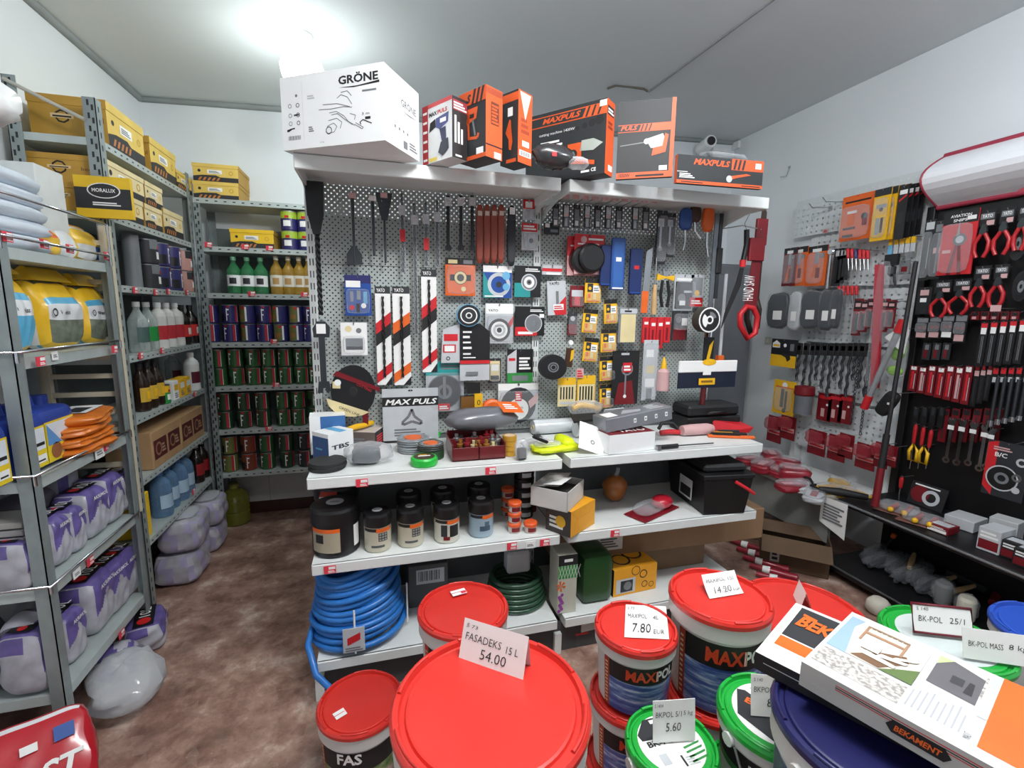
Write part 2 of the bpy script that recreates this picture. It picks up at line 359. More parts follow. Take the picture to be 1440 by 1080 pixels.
# security camera on the back right corner
t = thing('security_camera', 'white bullet security camera on a wall bracket near the back ceiling', 'camera', onY(1000, 205, 3.60))
MB().lathe([(0, -.10), (.044, -.10), (.05, -.09), (.05, .10), (.03, .12), (0, .12)], WHITE, 18, axis='y').build('housing', t, loc=(-.05, 0, 0), rotz=-.25)
MB().lathe([(0, -.004), (.032, -.004), (.034, 0), (0, 0)], INK, 18, axis='y').build('lens', t, loc=(-.078, -.102, 0), rotz=-.25)
b = MB(); b.tube([(-.02, .06, .01), (.07, .10, -.06), (.13, .155, -.075)], .012, GREYINK, 8); b.box(.10, .10, -.10, .26, .165, .03, WHITE); b.build('bracket', t)
t = thing('junction_box', 'small flat white junction box on the right wall near the ceiling corner', 'box', onX(1034, 205, 3.08))
MB().cbox(-.012, -.05, -.03, .018, .05, .03, WHITE, .004).build('cover', t)
# tall grey cabinet in the back right corner
GC = special('grey_cabinet_paint', lambda nt, b: (nt.links.new(ramp(nt, tex(nt, 'ShaderNodeTexNoise', 2).outputs['Fac'], [(0.3, (112, 116, 122)), (0.7, (126, 130, 136))]), b.inputs['Base Color']), b.inputs['Roughness'].__setattr__('default_value', 0.45)))
t = thing('cabinet', 'tall plain grey metal cabinet in the back right corner behind the hanging saws', 'cabinet', (2.62, 3.35, 0))
MB().cbox(-.46, .02, 0, .455, .40, 1.94, GC, .004).build('body', t)
for sx in (-.455, 0.003):
    dd = MB().cbox(sx, 0, .05, sx+.45, .02, 1.925, GC, .003).build('door', t)
    MB().cyl(.008, 0, .12, STEEL, 8, cx=(sx+.42 if sx < 0 else sx+.03), cy=-.012, cz=0).build('handle', dd, loc=(0, 0, .95))

# ================================================================ SHELVING ON THE LEFT
SLOT = M((40, 46, 48), .7)
GALVL = M((186, 196, 194), 0.4, 0.2, 0.10, 14)
def post(h, m=GALV, w=.04, fy=1, fx=1, slots=True):
    "slotted steel angle, corner at the origin; flanges run along fx and fy"
    b = MB(); tk = .003
    b.box(min(0, fx*w), min(0, fy*tk), 0, max(0, fx*w), max(0, fy*tk), h, m); b.box(min(0, fx*tk), min(0, fy*w), 0, max(0, fx*tk), max(0, fy*w), h, m)
    for k in range(int(h/.05) if slots else 0):
        z = .02+k*.05
        y = -.0006 if fy > 0 else .0006
        for o in (.012, .026):
            zz = z + (.0 if o < .02 else .018)
            if fy > 0: b.poly([(fx*o-.004, y, zz), (fx*o+.004, y, zz), (fx*o+.004, y, zz+.022), (fx*o-.004, y, zz+.022)], SLOT)
        x = .0006 if fx < 0 else -.0006
        yo = fy*.02
        b.poly([(x, yo-.004, z), (x, yo+.004, z), (x, yo+.004, z+.022), (x, yo-.004, z+.022)] if fx < 0 else [(x, yo+.004, z), (x, yo-.004, z), (x, yo-.004, z+.022), (x, yo+.004, z+.022)], SLOT)
    return b
def tray(x0, y0, x1, y1, z, lip=.03, m=GALVL, holes=None):
    b = MB(); b.box(x0, y0, z-lip, x1, y1, z, m)
    e = .0008
    if holes:      # small slots along the visible lip
        a0, a1 = (y0, y1) if holes == 'x' else (x0, x1); n = int((a1-a0)/.05)
        for k in range(n):
            a = a0+(k+.5)*(a1-a0)/n
            if holes == 'x': b.poly([(x1+e, a-.008, z-lip*.6), (x1+e, a+.008, z-lip*.6), (x1+e, a+.008, z-lip*.4), (x1+e, a-.008, z-lip*.4)], SLOT)
            else: b.poly([(a-.008, y0-e, z-lip*.6), (a+.008, y0-e, z-lip*.6), (a+.008, y0-e, z-lip*.4), (a-.008, y0-e, z-lip*.4)], SLOT)
    return b
AX0, AX1, AY0, AY1 = -1.41, -1.07, 1.78, 2.40; AZ = [1.703, 1.365, .975, .605, .22]
t = thing('shelving_unit', 'low grey steel shelving unit in the left foreground holding bags and canisters', 'shelving unit', ((AX0+AX1)/2, (AY0+AY1)/2, 0))
def lp(o, root): o.matrix_parent_inverse = Matrix.Translation(-root.location); return o
for (x, y, fx, fy) in ((AX1, AY0, -1, 1), (AX1, AY1, -1, -1), (AX0, AY0, 1, 1), (AX0, AY1, 1, -1)): lp(post(1.75, GALV, .04, fy, fx, False).build('post', t, loc=(x, y, 0)), t)
for z in AZ: lp(tray(AX0+.004, AY0+.004, AX1-.004, AY1-.004, z, .035, GALVL).build('shelf', t), t)
def rail(z, hs, name='guard_rail'):
    b = MB(); x = AX1+.012
    for h in hs: b.tube([(AX1-.30, AY0-.01, z+h), (x, AY0-.01, z+h), (x, AY1-.05, z+h), (x-.01, AY1-.02, z+h)], .005, CHROME, 6)
    for y in (AY0-.01, AY1-.03): b.tube([(x, y, z-.01), (x, y, z+max(hs))], .005, CHROME, 6)
    return lp(b.build(name, t), t)
rail(AZ[0], (.03, .155)); rail(AZ[1], (.022,)); rail(AZ[2], (.022,)); rail(AZ[3], (.015,))
unitA = t
BX0, BX1, BY0, BY1 = -1.39, -1.09, 2.46, 3.45; BZ = [2.215, 1.92, 1.622, 1.305, 1.016, .722, .418]
t = thing('shelving_unit', 'tall grey slotted-angle shelving unit along the left wall with bottles and yellow cartons', 'shelving unit', ((BX0+BX1)/2, (BY0+BY1)/2, 0))
for (x, y, fx, fy, h) in ((BX1, BY0, -1, 1, 2.37), (BX1, BY1-.005, -1, -1, 2.33), (BX0, BY0, 1, 1, 2.42), (BX0, BY1-.005, 1, -1, 2.33)): lp(post(h, GALV, .045, fy, fx).build('post', t, loc=(x, y, 0)), t)
for z in BZ: lp(tray(BX0+.004, BY0+.004, BX1-.004, BY1-.01, z, .03, GALVL, 'x').build('shelf', t), t)
lp(MB().tube([(BX0+.01, BY0-.006, 2.40), (BX1-.04, BY0-.006, 2.28)], .008, M((190, 188, 176), .5), 6).build('brace', t), t)
lp(MB().box(BX0+.002, BY0+.05, .05, BX0+.006, BY1-.05, 2.1, M((96, 104, 104), .5)).build('back_panel', t), t)
CX0, CX1, CY0 = -1.085, -.22, 3.455
CZ = [2.20, 1.91, 1.62, 1.304, 1.013, .72, .42]
t = thing('shelving_unit', 'tall grey shelving unit against the back wall filled with rows of tins', 'shelving unit', ((CX0+CX1)/2, CY0+.15, 0))
for (x, y, fx, fy) in ((CX0, CY0, 1, 1), (CX1, CY0, -1, 1), (CX0, YB-.03, 1, -1), (CX1, YB-.03, -1, -1)): lp(post(2.165 if x == CX0 else 2.31, GALV, .04, fy, fx).build('post', t, loc=(x, y, 0)), t)
for z in CZ: lp(tray(CX0+.004, CY0+.002, CX1-.004, YB-.03, z, .032, GALVL, 'y').build('shelf', t), t)
lp(MB().box(CX0+.01, YB-.028, .44, CX1-.01, YB-.024, 2.06, M((112, 122, 120), .5)).build('back_panel', t), t)

# ================================================================ GONDOLA IN THE MIDDLE
GY, GF = 2.20, 1.75; GX = (-.265, .735, 1.735); TZ, SZ, LZ, HZ = .925, .59, .19, 2.057
PEGG = pegboard('perforated_steel', (174, 182, 179), .0235, .0034, True)
PEGW = pegboard('perforated_white_steel', (214, 220, 222), .042, .0062, False)
gon = thing('display_gondola', 'white two-bay display gondola with pegboard back and deep shelves in the middle', 'display stand', (.735, 2.0, 0))
for x in GX:
    b = MB(); b.box(x-.016, GY-.012, 0, x+.016, GY+.05, 2.06, SHELFW)
    for k in range(40):
        for o in (-.006, .006): b.poly([(x+o-.002, GY-.0126, .06+k*.05), (x+o+.002, GY-.0126, .06+k*.05), (x+o+.002, GY-.0126, .088+k*.05), (x+o-.002, GY-.0126, .088+k*.05)], SLOT)
    b.box(x-.016, GF+.03, 0, x+.016, GY, .10, SHELFW)
    lp(b.build('upright', gon), gon)
for i in (0, 1):
    x0, x1 = GX[i]+.017, GX[i+1]-.017
    for k in range(3):
        z0 = .95+k*.385; zt = z0+.383
        if k == 2: zt = 2.05
        lp(MB().raw([(x0, GY, z0), (x1, GY, z0), (x1, GY, zt), (x0, GY, zt)], [(0, 1, 2, 3)], PEGG).build('pegboard_panel', gon), gon)
    lp(MB().box(x0, GY, .10, x1, GY+.012, .945, M((96, 100, 102), .5)).build('back_panel', gon), gon)  # grey darkened to carry the deep shade behind the jars
    lp(MB().box(x0, GY+.035, .946, x1, GY+.045, 1.93, M((70, 74, 76), .6)).build('added_dark_sheet', gon), gon)  # unseen dark sheet added so the lower peg holes stay dark
    for z, y0, nm in ((TZ, GF, 'work_shelf'), (SZ, GF, 'shelf'), (LZ, GF, 'base_shelf'), (HZ, 1.85, 'top_shelf')):
        xa = GX[i]+(.02 if i else 0)-.001; xb = GX[i+1]-(0 if i else .018)
        b = MB(); lip = .042 if z != HZ else .05
        b.box(xa, y0+.004, z-.012, xb, GY-.002, z, SHELFW); b.cbox(xa, y0, z-lip, xb, y0+.012, z+.0, SHELFW, .003)
        b.box(xa, y0+.012, z-lip, xa+.01, GY-.002, z-.012, SHELFW); b.box(xb-.01, y0+.012, z-lip, xb, GY-.002, z-.012, SHELFW)
        if z == HZ:   # sloping brackets under the cover shelf
            for xx in (xa+.004, xb-.004): b.raw([(xx, y0+.01, z-.03), (xx, GY, z-.03), (xx, GY, z-.11), (xx, GY-.10, z-.075)], [(0, 1, 2, 3)], SHELFW)
        lp(b.build(nm, gon), gon)
lp(MB().box(GX[0]+.02, GF+.05, .0, GX[2]-.02, GF+.06, .145, M((70, 72, 74), .6)).build('shade_strip', gon), gon)  # dark strip standing in for the shade beneath the base shelf

# ================================================================ RIGHT WALL UNITS
WX = 3.03      # face of the pegboard on the right wall
wu = thing('tool_display', 'white perforated wall display on the right wall hung with tools', 'display stand', (WX, 2.55, 0))
def onwall(o): return lp(o, wu)
def pegrect(x, y0, y1, z0, z1, name, m, par):
    o = MB().raw([(0, 0, z0), (y1-y0, 0, z0), (y1-y0, 0, z1), (0, 0, z1)], [(0, 1, 2, 3)], m).build(name, par, loc=(x, y1, 0), rotz=-PI/2); return lp(o, par)
for k, (y1, z0, z1) in enumerate(((2.96, 2.10, 2.36), (2.80, 1.72, 2.08), (2.80, 1.34, 1.70), (2.80, .96, 1.32), (2.80, .56, .94))): pegrect(WX, 2.05, y1, z0, z1, 'pegboard_panel', PEGW, wu)
onwall(MB().box(WX+.002, 2.05, .05, XR-.005, 2.09, 2.4, SHELFW).build('upright', wu))
onwall(MB().box(WX+.002, 2.76, .05, XR-.005, 2.80, 2.06, SHELFW).build('upright', wu))
GREYB = M((138, 138, 134), .6)
onwall(MB().box(2.58, 2.07, .405, WX, 3.05, .43, SHELFW).build('base_shelf', wu)); onwall(MB().box(2.60, 2.07, .15, 2.62, 3.05, .405, GREYB).build('fascia', wu))
# black bay nearer the camera
BLK = M((20, 20, 22), .45); BW = 3.04
PEGB = pegboard('perforated_black_steel', (24, 24, 26), .042, .005, False)
bu = thing('tool_display', 'black wall display bay on the right hung with red-handled tools and spanners', 'display stand', (BW, 1.5, 0))
def onb(o): return lp(o, bu)
onb(MB().box(BW, .60, .03, XR-.004, 2.04, 2.13, BLK).build('back_panel', bu))
onb(MB().cbox(BW-.03, 2.005, .03, BW+.04, 2.045, 2.14, BLK, .003).build('upright', bu))
b = MB(); b.cbox(2.58, .6, .43, BW, 2.02, .462, BLK, .004); b.tube([(2.575, .6, .452), (2.575, 2.02, .452)], .007, M((150, 152, 154), .3, .6), 6); onb(b.build('shelf', bu))
b = MB(); b.cbox(2.52, .6, .05, BW, 2.045, .085, BLK, .004); b.tube([(2.517, .6, .082), (2.517, 2.045, .082)], .006, M((110, 112, 114), .3, .6), 6); onb(b.build('base_shelf', bu))
# curved white header sign with red edges
b = MB(); N = 10; y1 = onX(1322, 297, BW).y; y0 = .55; zt, zb = 2.40, 2.13
def cv(q): return BW-.02-.16*math.sin(PI*q), zb+(zt-zb)*q
for k in range(N):
    (xa, za), (xb, zb2) = cv(k/N), cv((k+1)/N); b.raw([(xa, y0, za), (xa, y1, za), (xb, y1, zb2), (xb, y0, zb2)], [(3, 2, 1, 0)], M((244, 246, 250), .35, var=.02), True)
t = thing('header_sign', 'curved white header sign with red edging above the black tool bay', 'sign', (BW, 1.2, 2.13))
lp(b.build('face', t), t)
SGR = M((168, 56, 76), .4)
b = MB(); b.tube([(cv(k/N)[0], y1, cv(k/N)[1]) for k in range(N+1)], .006, SGR, 6); b.tube([(cv(1)[0], y0, zt), (cv(1)[0], y1, zt)], .016, SGR, 8); b.tube([(cv(0)[0], y0, zb), (cv(0)[0], y1, zb)], .016, SGR, 8); lp(b.build('edging', t), t)
b = MB(); q = onX(1436, 268, BW-.17); b.T = Matrix.Translation(q) @ Matrix.Rotation(-PI/2, 4, 'Z'); b.prism([(-.03, -.01), (.10, .02), (.10, .05), (0, .01)], .002, SGR); lp(b.build('emblem', t), t)
# ================================================================ BUILDERS FOR GOODS
def fb(x0, y0, x1, y1, Y):
    "front facing item from its outline in the photo on the plane Y: centre x, bottom z, width, height"
    a = onY(x0, (y0+y1)/2, Y); c = onY(x1, (y0+y1)/2, Y); xm = (x0+x1)/2
    t = onY(xm, y0, Y).z; bt = onY(xm, y1, Y).z; return (a.x+c.x)/2, bt, c.x-a.x, t-bt
def sb(x0, y0, x1, y1, X):
    "the same on a plane X (side shelves and right wall): centre y, bottom z, width, height"
    ym = (y0+y1)/2; a = onX(x0, ym, X); c = onX(x1, ym, X); xm = (x0+x1)/2
    return (a.y+c.y)/2, onX(xm, y1, X).z, abs(c.y-a.y), onX(xm, y0, X).z-onX(xm, y1, X).z
def pillow(w, d, h, fn, p=6, n=14, jit=0.0, seed=0, pinch=0.0, mb=None, c=(0, 0, 0)):
    "soft block standing on its base; fn(face, u, v) -> material; faces f b l r t d; u, v in -1..1"
    b = mb or MB(); ph = seed*1.7
    def mp(a, bb, cc):
        k = (abs(a)**p+abs(bb)**p+abs(cc)**p)**(1.0/p); x, y, z = a/k, bb/k, cc/k
        q = 1+jit*(math.sin(5*x+3*z+ph)*0.5+math.sin(7*z+4*y+ph*2)*0.5+math.sin(11*x-6*z+ph)*0.35)
        if pinch and z > 0.2: y *= 1-pinch*(z-0.2)/0.8
        return (c[0]+x*w/2*q, c[1]+y*d/2*q, max(c[2], c[2]+h/2+z*h/2*(1+jit*0.5*math.sin(4*x+ph))))
    A = {'f': lambda u, v: (u, -1, v), 'b': lambda u, v: (-u, 1, v), 'r': lambda u, v: (1, u, v), 'l': lambda u, v: (-1, -u, v), 't': lambda u, v: (u, v, 1), 'd': lambda u, v: (u, -v, -1)}
    for f, g in A.items():
        m_ = n if f in 'ft' else max(4, n//2)
        V = [mp(*g(-1+2*i/m_, -1+2*j/m_)) for j in range(m_+1) for i in range(m_+1)]
        by = {}
        for j in range(m_):
            for i in range(m_):
                mm = fn(f, -1+(2*i+1)/m_, -1+(2*j+1)/m_); by.setdefault(mm, []).append((j*(m_+1)+i, j*(m_+1)+i+1, (j+1)*(m_+1)+i+1, (j+1)*(m_+1)+i))
        for mm, F in by.items():
            used = sorted({k for q in F for k in q}); ix = {k: i for i, k in enumerate(used)}
            b.raw([V[k] for k in used], [tuple(ix[k] for k in q) for q in F], mm, True)
    return b
PURPLE = M((104, 90, 156), .42, coat=.3, var=.3, scale=18); LILAC = M((182, 182, 192), .45, coat=.3, var=.25, scale=18); BAGGREY = M((176, 176, 186), .5)
def sack(label, group, loc, w, d, h, rotz=PI/2, style='drop', seed=1, jit=.03, tilt=0.0, text='AKRIMOL'):
    t = thing('adhesive_bag', label, 'bag', loc, group=group, rot=(tilt, 0, rotz))
    def fn(f, u, v):
        if f == 'f':
            dx, dz = u, v+.35
            drop = v < .55 and abs(u) < ((.55-v)/.85)**1.5
            return LILAC if drop else PURPLE
        if f == 't': return PURPLE if abs(u) < .95 else LILAC
        if f in 'lr': return LILAC if (v < .45 or u > .3) else PURPLE
        return LILAC
    b = pillow(w, d, h, fn, 4.2, 26, jit, seed); F = b.face((-w/2, -d/2-.002, 0), (1, 0, 0), (0, 0, 1), w, h)
    F.text(text, .5, .80, .075, PAPER, 4, w=.62, al='c', bold=.02)
    b.build('body', t)
    bb = MB(); Ft = bb.face((-w/2, -d/2, h+.001), (1, 0, 0), (0, 1, 0), w, d)
    Ft.rect(.12, .25, .88, .75, BLACK, 2); Ft.disc(.3, .5, .12, RED, 3, n=14); Ft.text('10L', .46, .36, .28, PAPER, 3); bb.build('top_label', t)
    return t

# ================================================================ LEFT FOREGROUND SHELVING: GOODS
# top tray: pale sacks, yellow bags
AZ = [z+.002 for z in AZ]; BZ = [z+.002 for z in BZ]; CZ = [z+.002 for z in CZ]
t = thing('folded_sack', 'pile of pale blue-white folded sheets at the top left behind the wire rail', 'sheets', (-1.235, 1.985, AZ[0]))
PALE = M((206, 216, 226), .6)
for k in range(5): pillow(.26, .33, .058, lambda f, u, v: PALE, 4, 10, .05, k+1).build('sheet', t, loc=(.0, .0, k*.05), rotz=.05*(k-2))
YB_ = M((232, 168, 60), .45, coat=.3); YL = M((244, 200, 66), .4, coat=.3); WB = M((228, 230, 232), .4, coat=.3); OB = M((226, 110, 50), .45)
for k, (x0, y0, x1, y1, lb, f) in enumerate(((48, 300, 80, 345, 'small yellow and orange bag on the top left tray beside the pale sheets', lambda f, u, v: OB if v > .1 else YL),
        (78, 304, 106, 348, 'small white bag with yellow stripe lying between yellow bags on the left tray', lambda f, u, v: YL if u > .3 else WB),
        (100, 304, 138, 352, 'yellow bag with blue and white base near the rail end on the left tray', lambda f, u, v: YL if v > .0 else (WB if u < .3 else BLUE)))):
    yc, zb, w, h = sb(x0, y0, x1, y1, -1.14); t = thing('small_bag', lb, 'bag', (-1.19, yc, AZ[0]), PI/2)
    pillow(w*1.05, .13, h, f, 4, 12, .06, k+3, .5).build('body', t); MB().blob(w*.45, .012, .012, YB_, (0, 0, h*.98), 3, 10, 5, .1, k).build('folded_top', t)
t = thing('plastic_wrap', 'crumpled white plastic hanging at the far left beside the tall post', 'plastic', (-1.02, 1.72, 2.02))
MB().blob(.07, .07, .06, M((238, 240, 240), .35), (0, 0, .06), 2.2, 14, 9, .28, 3).build('bundle', t); MB().blob(.05, .06, .05, M((238, 240, 240), .35), (-.05, .02, .01), 2.2, 12, 8, .3, 9).build('fold', t)
lp(MB().tube([(-1.085, 1.77, 1.72), (-1.085, 1.77, 2.6)], .011, M((206, 210, 208), .4), 8).build('pole', unitA), unitA)
t = thing('carton', 'white carton standing behind the pale sheets at the far left', 'box', (-1.25, 2.22, AZ[0]))
MB().cbox(-.12, -.08, 0, .10, .08, .32, M((214, 218, 216), .6), .003).build('body', t)
# three big bags
SKY = M((92, 176, 214), .4, coat=.3); BY1_ = M((236, 190, 40), .4, coat=.35); STONE = M((112, 120, 104), .6, var=.4, scale=40)
for k, (x0, y0, x1, y1, lb) in enumerate(((4, 358, 56, 498, 'big yellow bag with blue panel at the left end of the bag shelf'), (60, 376, 128, 492, 'yellow bag with white band and stone picture in the middle of the bag shelf'), (120, 386, 168, 486, 'smaller yellow bag with stone picture nearest the right post of the bag shelf'))):
    yc, zb, w, h = sb(x0, y0, x1, y1, -1.12); t = thing('mortar_bag', lb, 'bag', (-1.20, yc, AZ[1]), PI/2, group=None)
    def fn(f, u, v, k=k):
        if v > .42: return BY1_
        if f in 'lr': return BY1_ if abs(u) > .4 else WB
        if v > .30: return SKY
        if v > -.05: return WB
        if k == 0: return SKY
        return STONE if v < -.15 else WB
    b = pillow(w*.82, .17, h*.88, fn, 3.6, 22, .05, k+2, .72)
    F = b.face((-w/2, -.0835, 0), (1, 0, 0), (0, 0, 1), w, h*.86); F.text('Weiss', .30, .50, .06, INK, 3, bold=.01); F.disc(.2, .53, .05, INK, 3, rin=.035, n=14)
    b.build('body', t)
    b = MB(); hw = w*.33; b.raw([(-hw*1.05, -.05, h*.82), (hw*1.05, -.05, h*.82), (hw*.9, -.012, h*.97), (-hw*.9, -.012, h*.97), (-hw*1.05, .05, h*.82), (hw*1.05, .05, h*.82), (hw*.9, .0, h*.985), (-hw*.9, .0, h*.985)], [(0, 1, 2, 3), (3, 2, 6, 7), (5, 4, 7, 6), (1, 5, 6, 2), (4, 0, 3, 7)], BY1_); b.build('folded_top', t)
# blue canisters
CANB = M((36, 62, 150), .35, coat=.3)
def canister(label, x0, y0, x1, y1):
    yc, zb, w, h = sb(x0, y0, x1, y1, -1.10); t = thing('jerrycan', label, 'canister', (-1.19, yc, AZ[2]), PI/2, 'blue canisters on the left shelf')
    d = .17; hh = h*.80
    pillow(w, d, hh, lambda f, u, v: CANB, 7, 10).build('body', t)
    b = MB(); b.tube([(-w*.34, 0, hh*.96), (-w*.30, 0, hh*1.16), (w*.02, 0, hh*1.20), (w*.08, 0, hh*.98)], .013, CANB, 8); b.build('handle', t)
    MB().cyl(.024, 0, .035, M((28, 48, 120), .4), 16).build('cap', t, loc=(w*.3, 0, hh*.985))
    b = MB(); F = b.face((-w*.38, -d/2-.001, hh*.08), (1, 0, 0), (0, 0, 1), w*.76, hh*.70); F.rect(0, 0, 1, 1, M((232, 204, 40), .5)); F.rect(.06, .42, .94, .95, M((220, 228, 236), .5), 2); F.poly([(.06, .42), (.5, .42), (.06, .95)], M((90, 150, 210), .5), 3)
    F.rect(.5, .52, .9, .60, INK, 3); F.disc(.3, .25, .18, M((150, 96, 60), .6), 3, n=12); F.rect(.5, .1, .92, .3, WHITE, 3); F.rect(.55, .14, .85, .18, INK, 4); b.build('label', t)
canister('blue canister with yellow label, middle of the three on the left shelf', 22, 560, 72, 668); canister('blue canister with yellow label nearest the orange bags', 56, 548, 112, 650); canister('blue canister mostly hidden by the left post', -36, 562, 18, 684)
t = thing('carton', 'small plain white box between the blue canisters and the orange bags', 'box', (-1.15, onX(112, 610, -1.12).y, AZ[2]), PI/2)
MB().cbox(-.03, -.07, 0, .03, .07, .10, WHITE, .002).build('body', t)
# orange bags stacked, tips out in the aisle
OBG = M((222, 120, 34), .35, coat=.4)
yc = 2.14
for k in range(4):
    t = thing('flat_bag', ('orange glossy bag at the bottom of the stack beside the canisters', 'orange glossy bag second from the bottom of the stack', 'orange glossy bag third up in the stack', 'orange glossy bag with white print on top of the stack')[k], 'bag', (-1.17, yc+.03*(k == 3), AZ[2]+.036*k), PI/2+.12*(k-1.5)+.1, 'orange bags stacked on the left shelf')
    b = pillow(.28+.01*k, .25, .042, lambda f, u, v: OBG, 4, 12, .06, k+7)
    if k == 3:
        F = b.face((-.15, -.125, .0432), (1, 0, 0), (0, 1, 0), .3, .25); F.poly([(.2, .2), (.75, .1), (.8, .5), (.3, .6)], WHITE, 6); F.poly([(.25, .28), (.6, .2), (.65, .42), (.32, .5)], CHAR, 7)
    b.build('body', t)
# slatted beige rack standing between the two units
t = thing('slatted_rack', 'beige slatted wooden rack standing between the two left shelving units', 'rack', (-1.22, 2.428, 0))
BEI = M((206, 198, 176), .6)
for sx in (-.16, .11): MB().box(sx, -.012, .6, sx+.035, .012, 1.86, BEI).build('stile', t)
for k in range(15): MB().box(-.13, -.008, .66+k*.08, .12, .008, .68+k*.08, BEI).build('slat', t)
# purple bags on the two lower trays
rows = [(-1.17, 3, [(50, 760, 88, 838), (86, 728, 118, 806), (112, 716, 136, 788), (134, 692, 168, 768), (160, 672, 188, 748), (182, 664, 208, 724)]),
        (-1.17, 4, [(70, 872, 108, 978), (104, 862, 140, 944), (136, 800, 180, 888), (160, 786, 196, 866), (182, 776, 212, 850)])]
plc = ['nearest the post', 'second from the post', 'third from the post', 'fourth from the post', 'fifth from the post', 'farthest from the post']
for X, si, L in rows:
    for k, (x0, y0, x1, y1) in enumerate(L):
        yc, zb, w, h = sb(x0, y0, x1, y1, -1.09)
        h = min(h, .27)*.95
        sack('purple and white adhesive bag on the %s tray, %s' % ('upper' if si == 3 else 'lowest', plc[k]), 'purple adhesive bags on the left shelving', (X-.005, yc, AZ[si]), w*.88, .14, h, PI/2+.06*((k*7)%3-1), seed=k+si, tilt=0, jit=.055)
DKBAG = M((92, 90, 102), .5)
for k, (x0, y0, x1, y1, lb) in enumerate(((60, 700, 100, 742, 'dark purple bag lying behind the upper row, nearest the post'), (96, 652, 156, 700, 'dark grey folded bag lying at the back of the upper purple tray'), (148, 648, 178, 668, 'purple and white bag lying flat at the far back of the upper tray'))):
    yc, zb, w, h = sb(x0, y0, x1, y1, -1.28); t = thing('adhesive_bag', lb, 'bag', (-1.315, (1.93, 2.13, 2.31)[k], AZ[3]), PI/2)
    pillow((.15, .2, .12)[k], .14, .16+.06*k, lambda f, u, v, k=k: (DKBAG if k < 2 else (PURPLE if abs(u) > .5 else LILAC)), 4, 10, .06, k+20).build('body', t)
# goods seen through the near end of the unit
t = thing('tile_stack', 'stack of thin grey panels at the near end of the left shelving', 'panels', (-1.26, 1.865, AZ[3]))
for k in range(9): MB().cbox(-.14, -.06, k*.026, .13, .06, k*.026+.02, M((150+8*(k % 3), 150+8*(k % 3), 160), .5), .002).build('panel', t)
for k, (x, z, lb) in enumerate(((-1.33, AZ[4], 'grey plastic-wrapped bag standing at the near end of the lowest left tray'), (-1.20, AZ[4], 'grey wrapped bag beside the near left post on the lowest tray'))):
    t = thing('wrapped_bag', lb, 'bag', (x, 1.87, z), 0, 'grey wrapped bags at the near end'); pillow(.12, .11, .26, lambda f, u, v: BAGGREY if v < .3 else DKBAG, 3.5, 10, .07, k+30).build('body', t)
# floor by the shelving
t = thing('plastic_bag', 'crumpled clear plastic bag lying on the floor under the left shelving', 'bag', (-1.0, 1.99, 0), .5)
b = MB().blob(.12, .17, .075, film('bag_plastic', (222, 226, 230), .42), (0, 0, .082), 2.2, 18, 12, .16, 5); b.build('bag', t)
sack('purple and white bag on its side on the floor under the left shelving', None, (-1.07, 2.34, 0), .22, .15, .13, PI/2+.3, seed=40, jit=.07)
t = thing('rolled_bag', 'small white and purple bag slumped on the floor behind the clear plastic bag', 'bag', (-1.10, 2.14, 0), .4); pillow(.17, .15, .13, lambda f, u, v: LILAC if math.sin(5*u)+v > .1 else PURPLE, 2.6, 14, .07, 41).build('body', t)
REDBAG = M((190, 28, 42), .32, coat=.5)
t = thing('product_bag', 'shiny red bag with white lettering on the floor in the bottom left corner', 'bag', (-1.02, 1.50, 0.0), rot=(-.75, 0, .5))
b = pillow(.30, .10, .30, lambda f, u, v: (REDBAG if v > -.7 else WB), 5, 16, .05, 50, .4)
F = b.face((-.15, -.0535, 0), (1, 0, 0), (0, 0, 1), .30, .30); F.text('ST', .56, .30, .22, PAPER, 3, bold=.03, shear=.25); F.text('BE', .1, .34, .2, PAPER, 3, bold=.03, shear=.25); F.rect(.45, .66, .58, .74, PAPER, 3); F.rect(.7, .66, .86, .80, BLUE, 3); b.build('body', t)

# ================================================================ SIDE UNIT GOODS
BOXY = M((196, 152, 62), .6); BOXL = M((224, 192, 96), .55); BOXC = M((226, 208, 160), .6); BOXB = M((238, 196, 40), .5)
def tools_carton(label, loc, w, d, h, rotz, lidm=BOXL, text='beorol', end=True, front='yellow', group=None):
    "yellow lidded carton; its printed end faces -Y of the shop, its lidded front faces the aisle"
    t = thing('lidded_carton', label, 'box', loc, rotz, group); b = MB(); b.box(-w/2, -d/2, 0, w/2, d/2, h*.985, BOXY, front=lidm)
    F = b.face((-w/2, -d/2, 0), (1, 0, 0), (0, 0, 1), w, h)
    F.rect(0, 0, 1, .26, CHAR); F.poly([(.0, .26), (.6, .26), (.5, .36), (.2, .34)], CHAR)
    for k in range(5): F.poly([(.10+k*.10, .04), (.15+k*.10, .04), (.20+k*.10, .22), (.15+k*.10, .22)], M((190, 120, 60), .5, var=0), 2)
    F.disc(.14, .58, .035, CHAR, 2, n=10); F.rect(.32, .44, .64, .66, PAPER, 2); F.bars(.35, .48, .6, .62, 3, GREYINK, 3); F.disc(.84, .52, .05, M((200, 150, 40), .5, var=0), 2, rin=.035, n=14)
    E = b.face((-w/2, d/2, 0), (0, -1, 0), (0, 0, 1), d, h)   # the end towards the camera when the front faces +X
    if end:
        E.disc(.42, .54, .10, INK, 1, rin=.075, n=8, a0=.2, a1=.2+2*PI); E.rect(.27, .50, .57, .60, M((226, 200, 150), .5, var=0), 2); E.bars(.30, .52, .54, .58, 1, INK, 3); E.text(text, .70, .46, .12, M((110, 70, 30), .6, var=0), 2, w=.26)
    b.build('body', t)
    b = MB(); e = .003; b.box(-w/2-e, -d/2-e, h*.80, w/2+e, d/2+e, h, lidm, side=BOXY); b.build('lid', t); return t
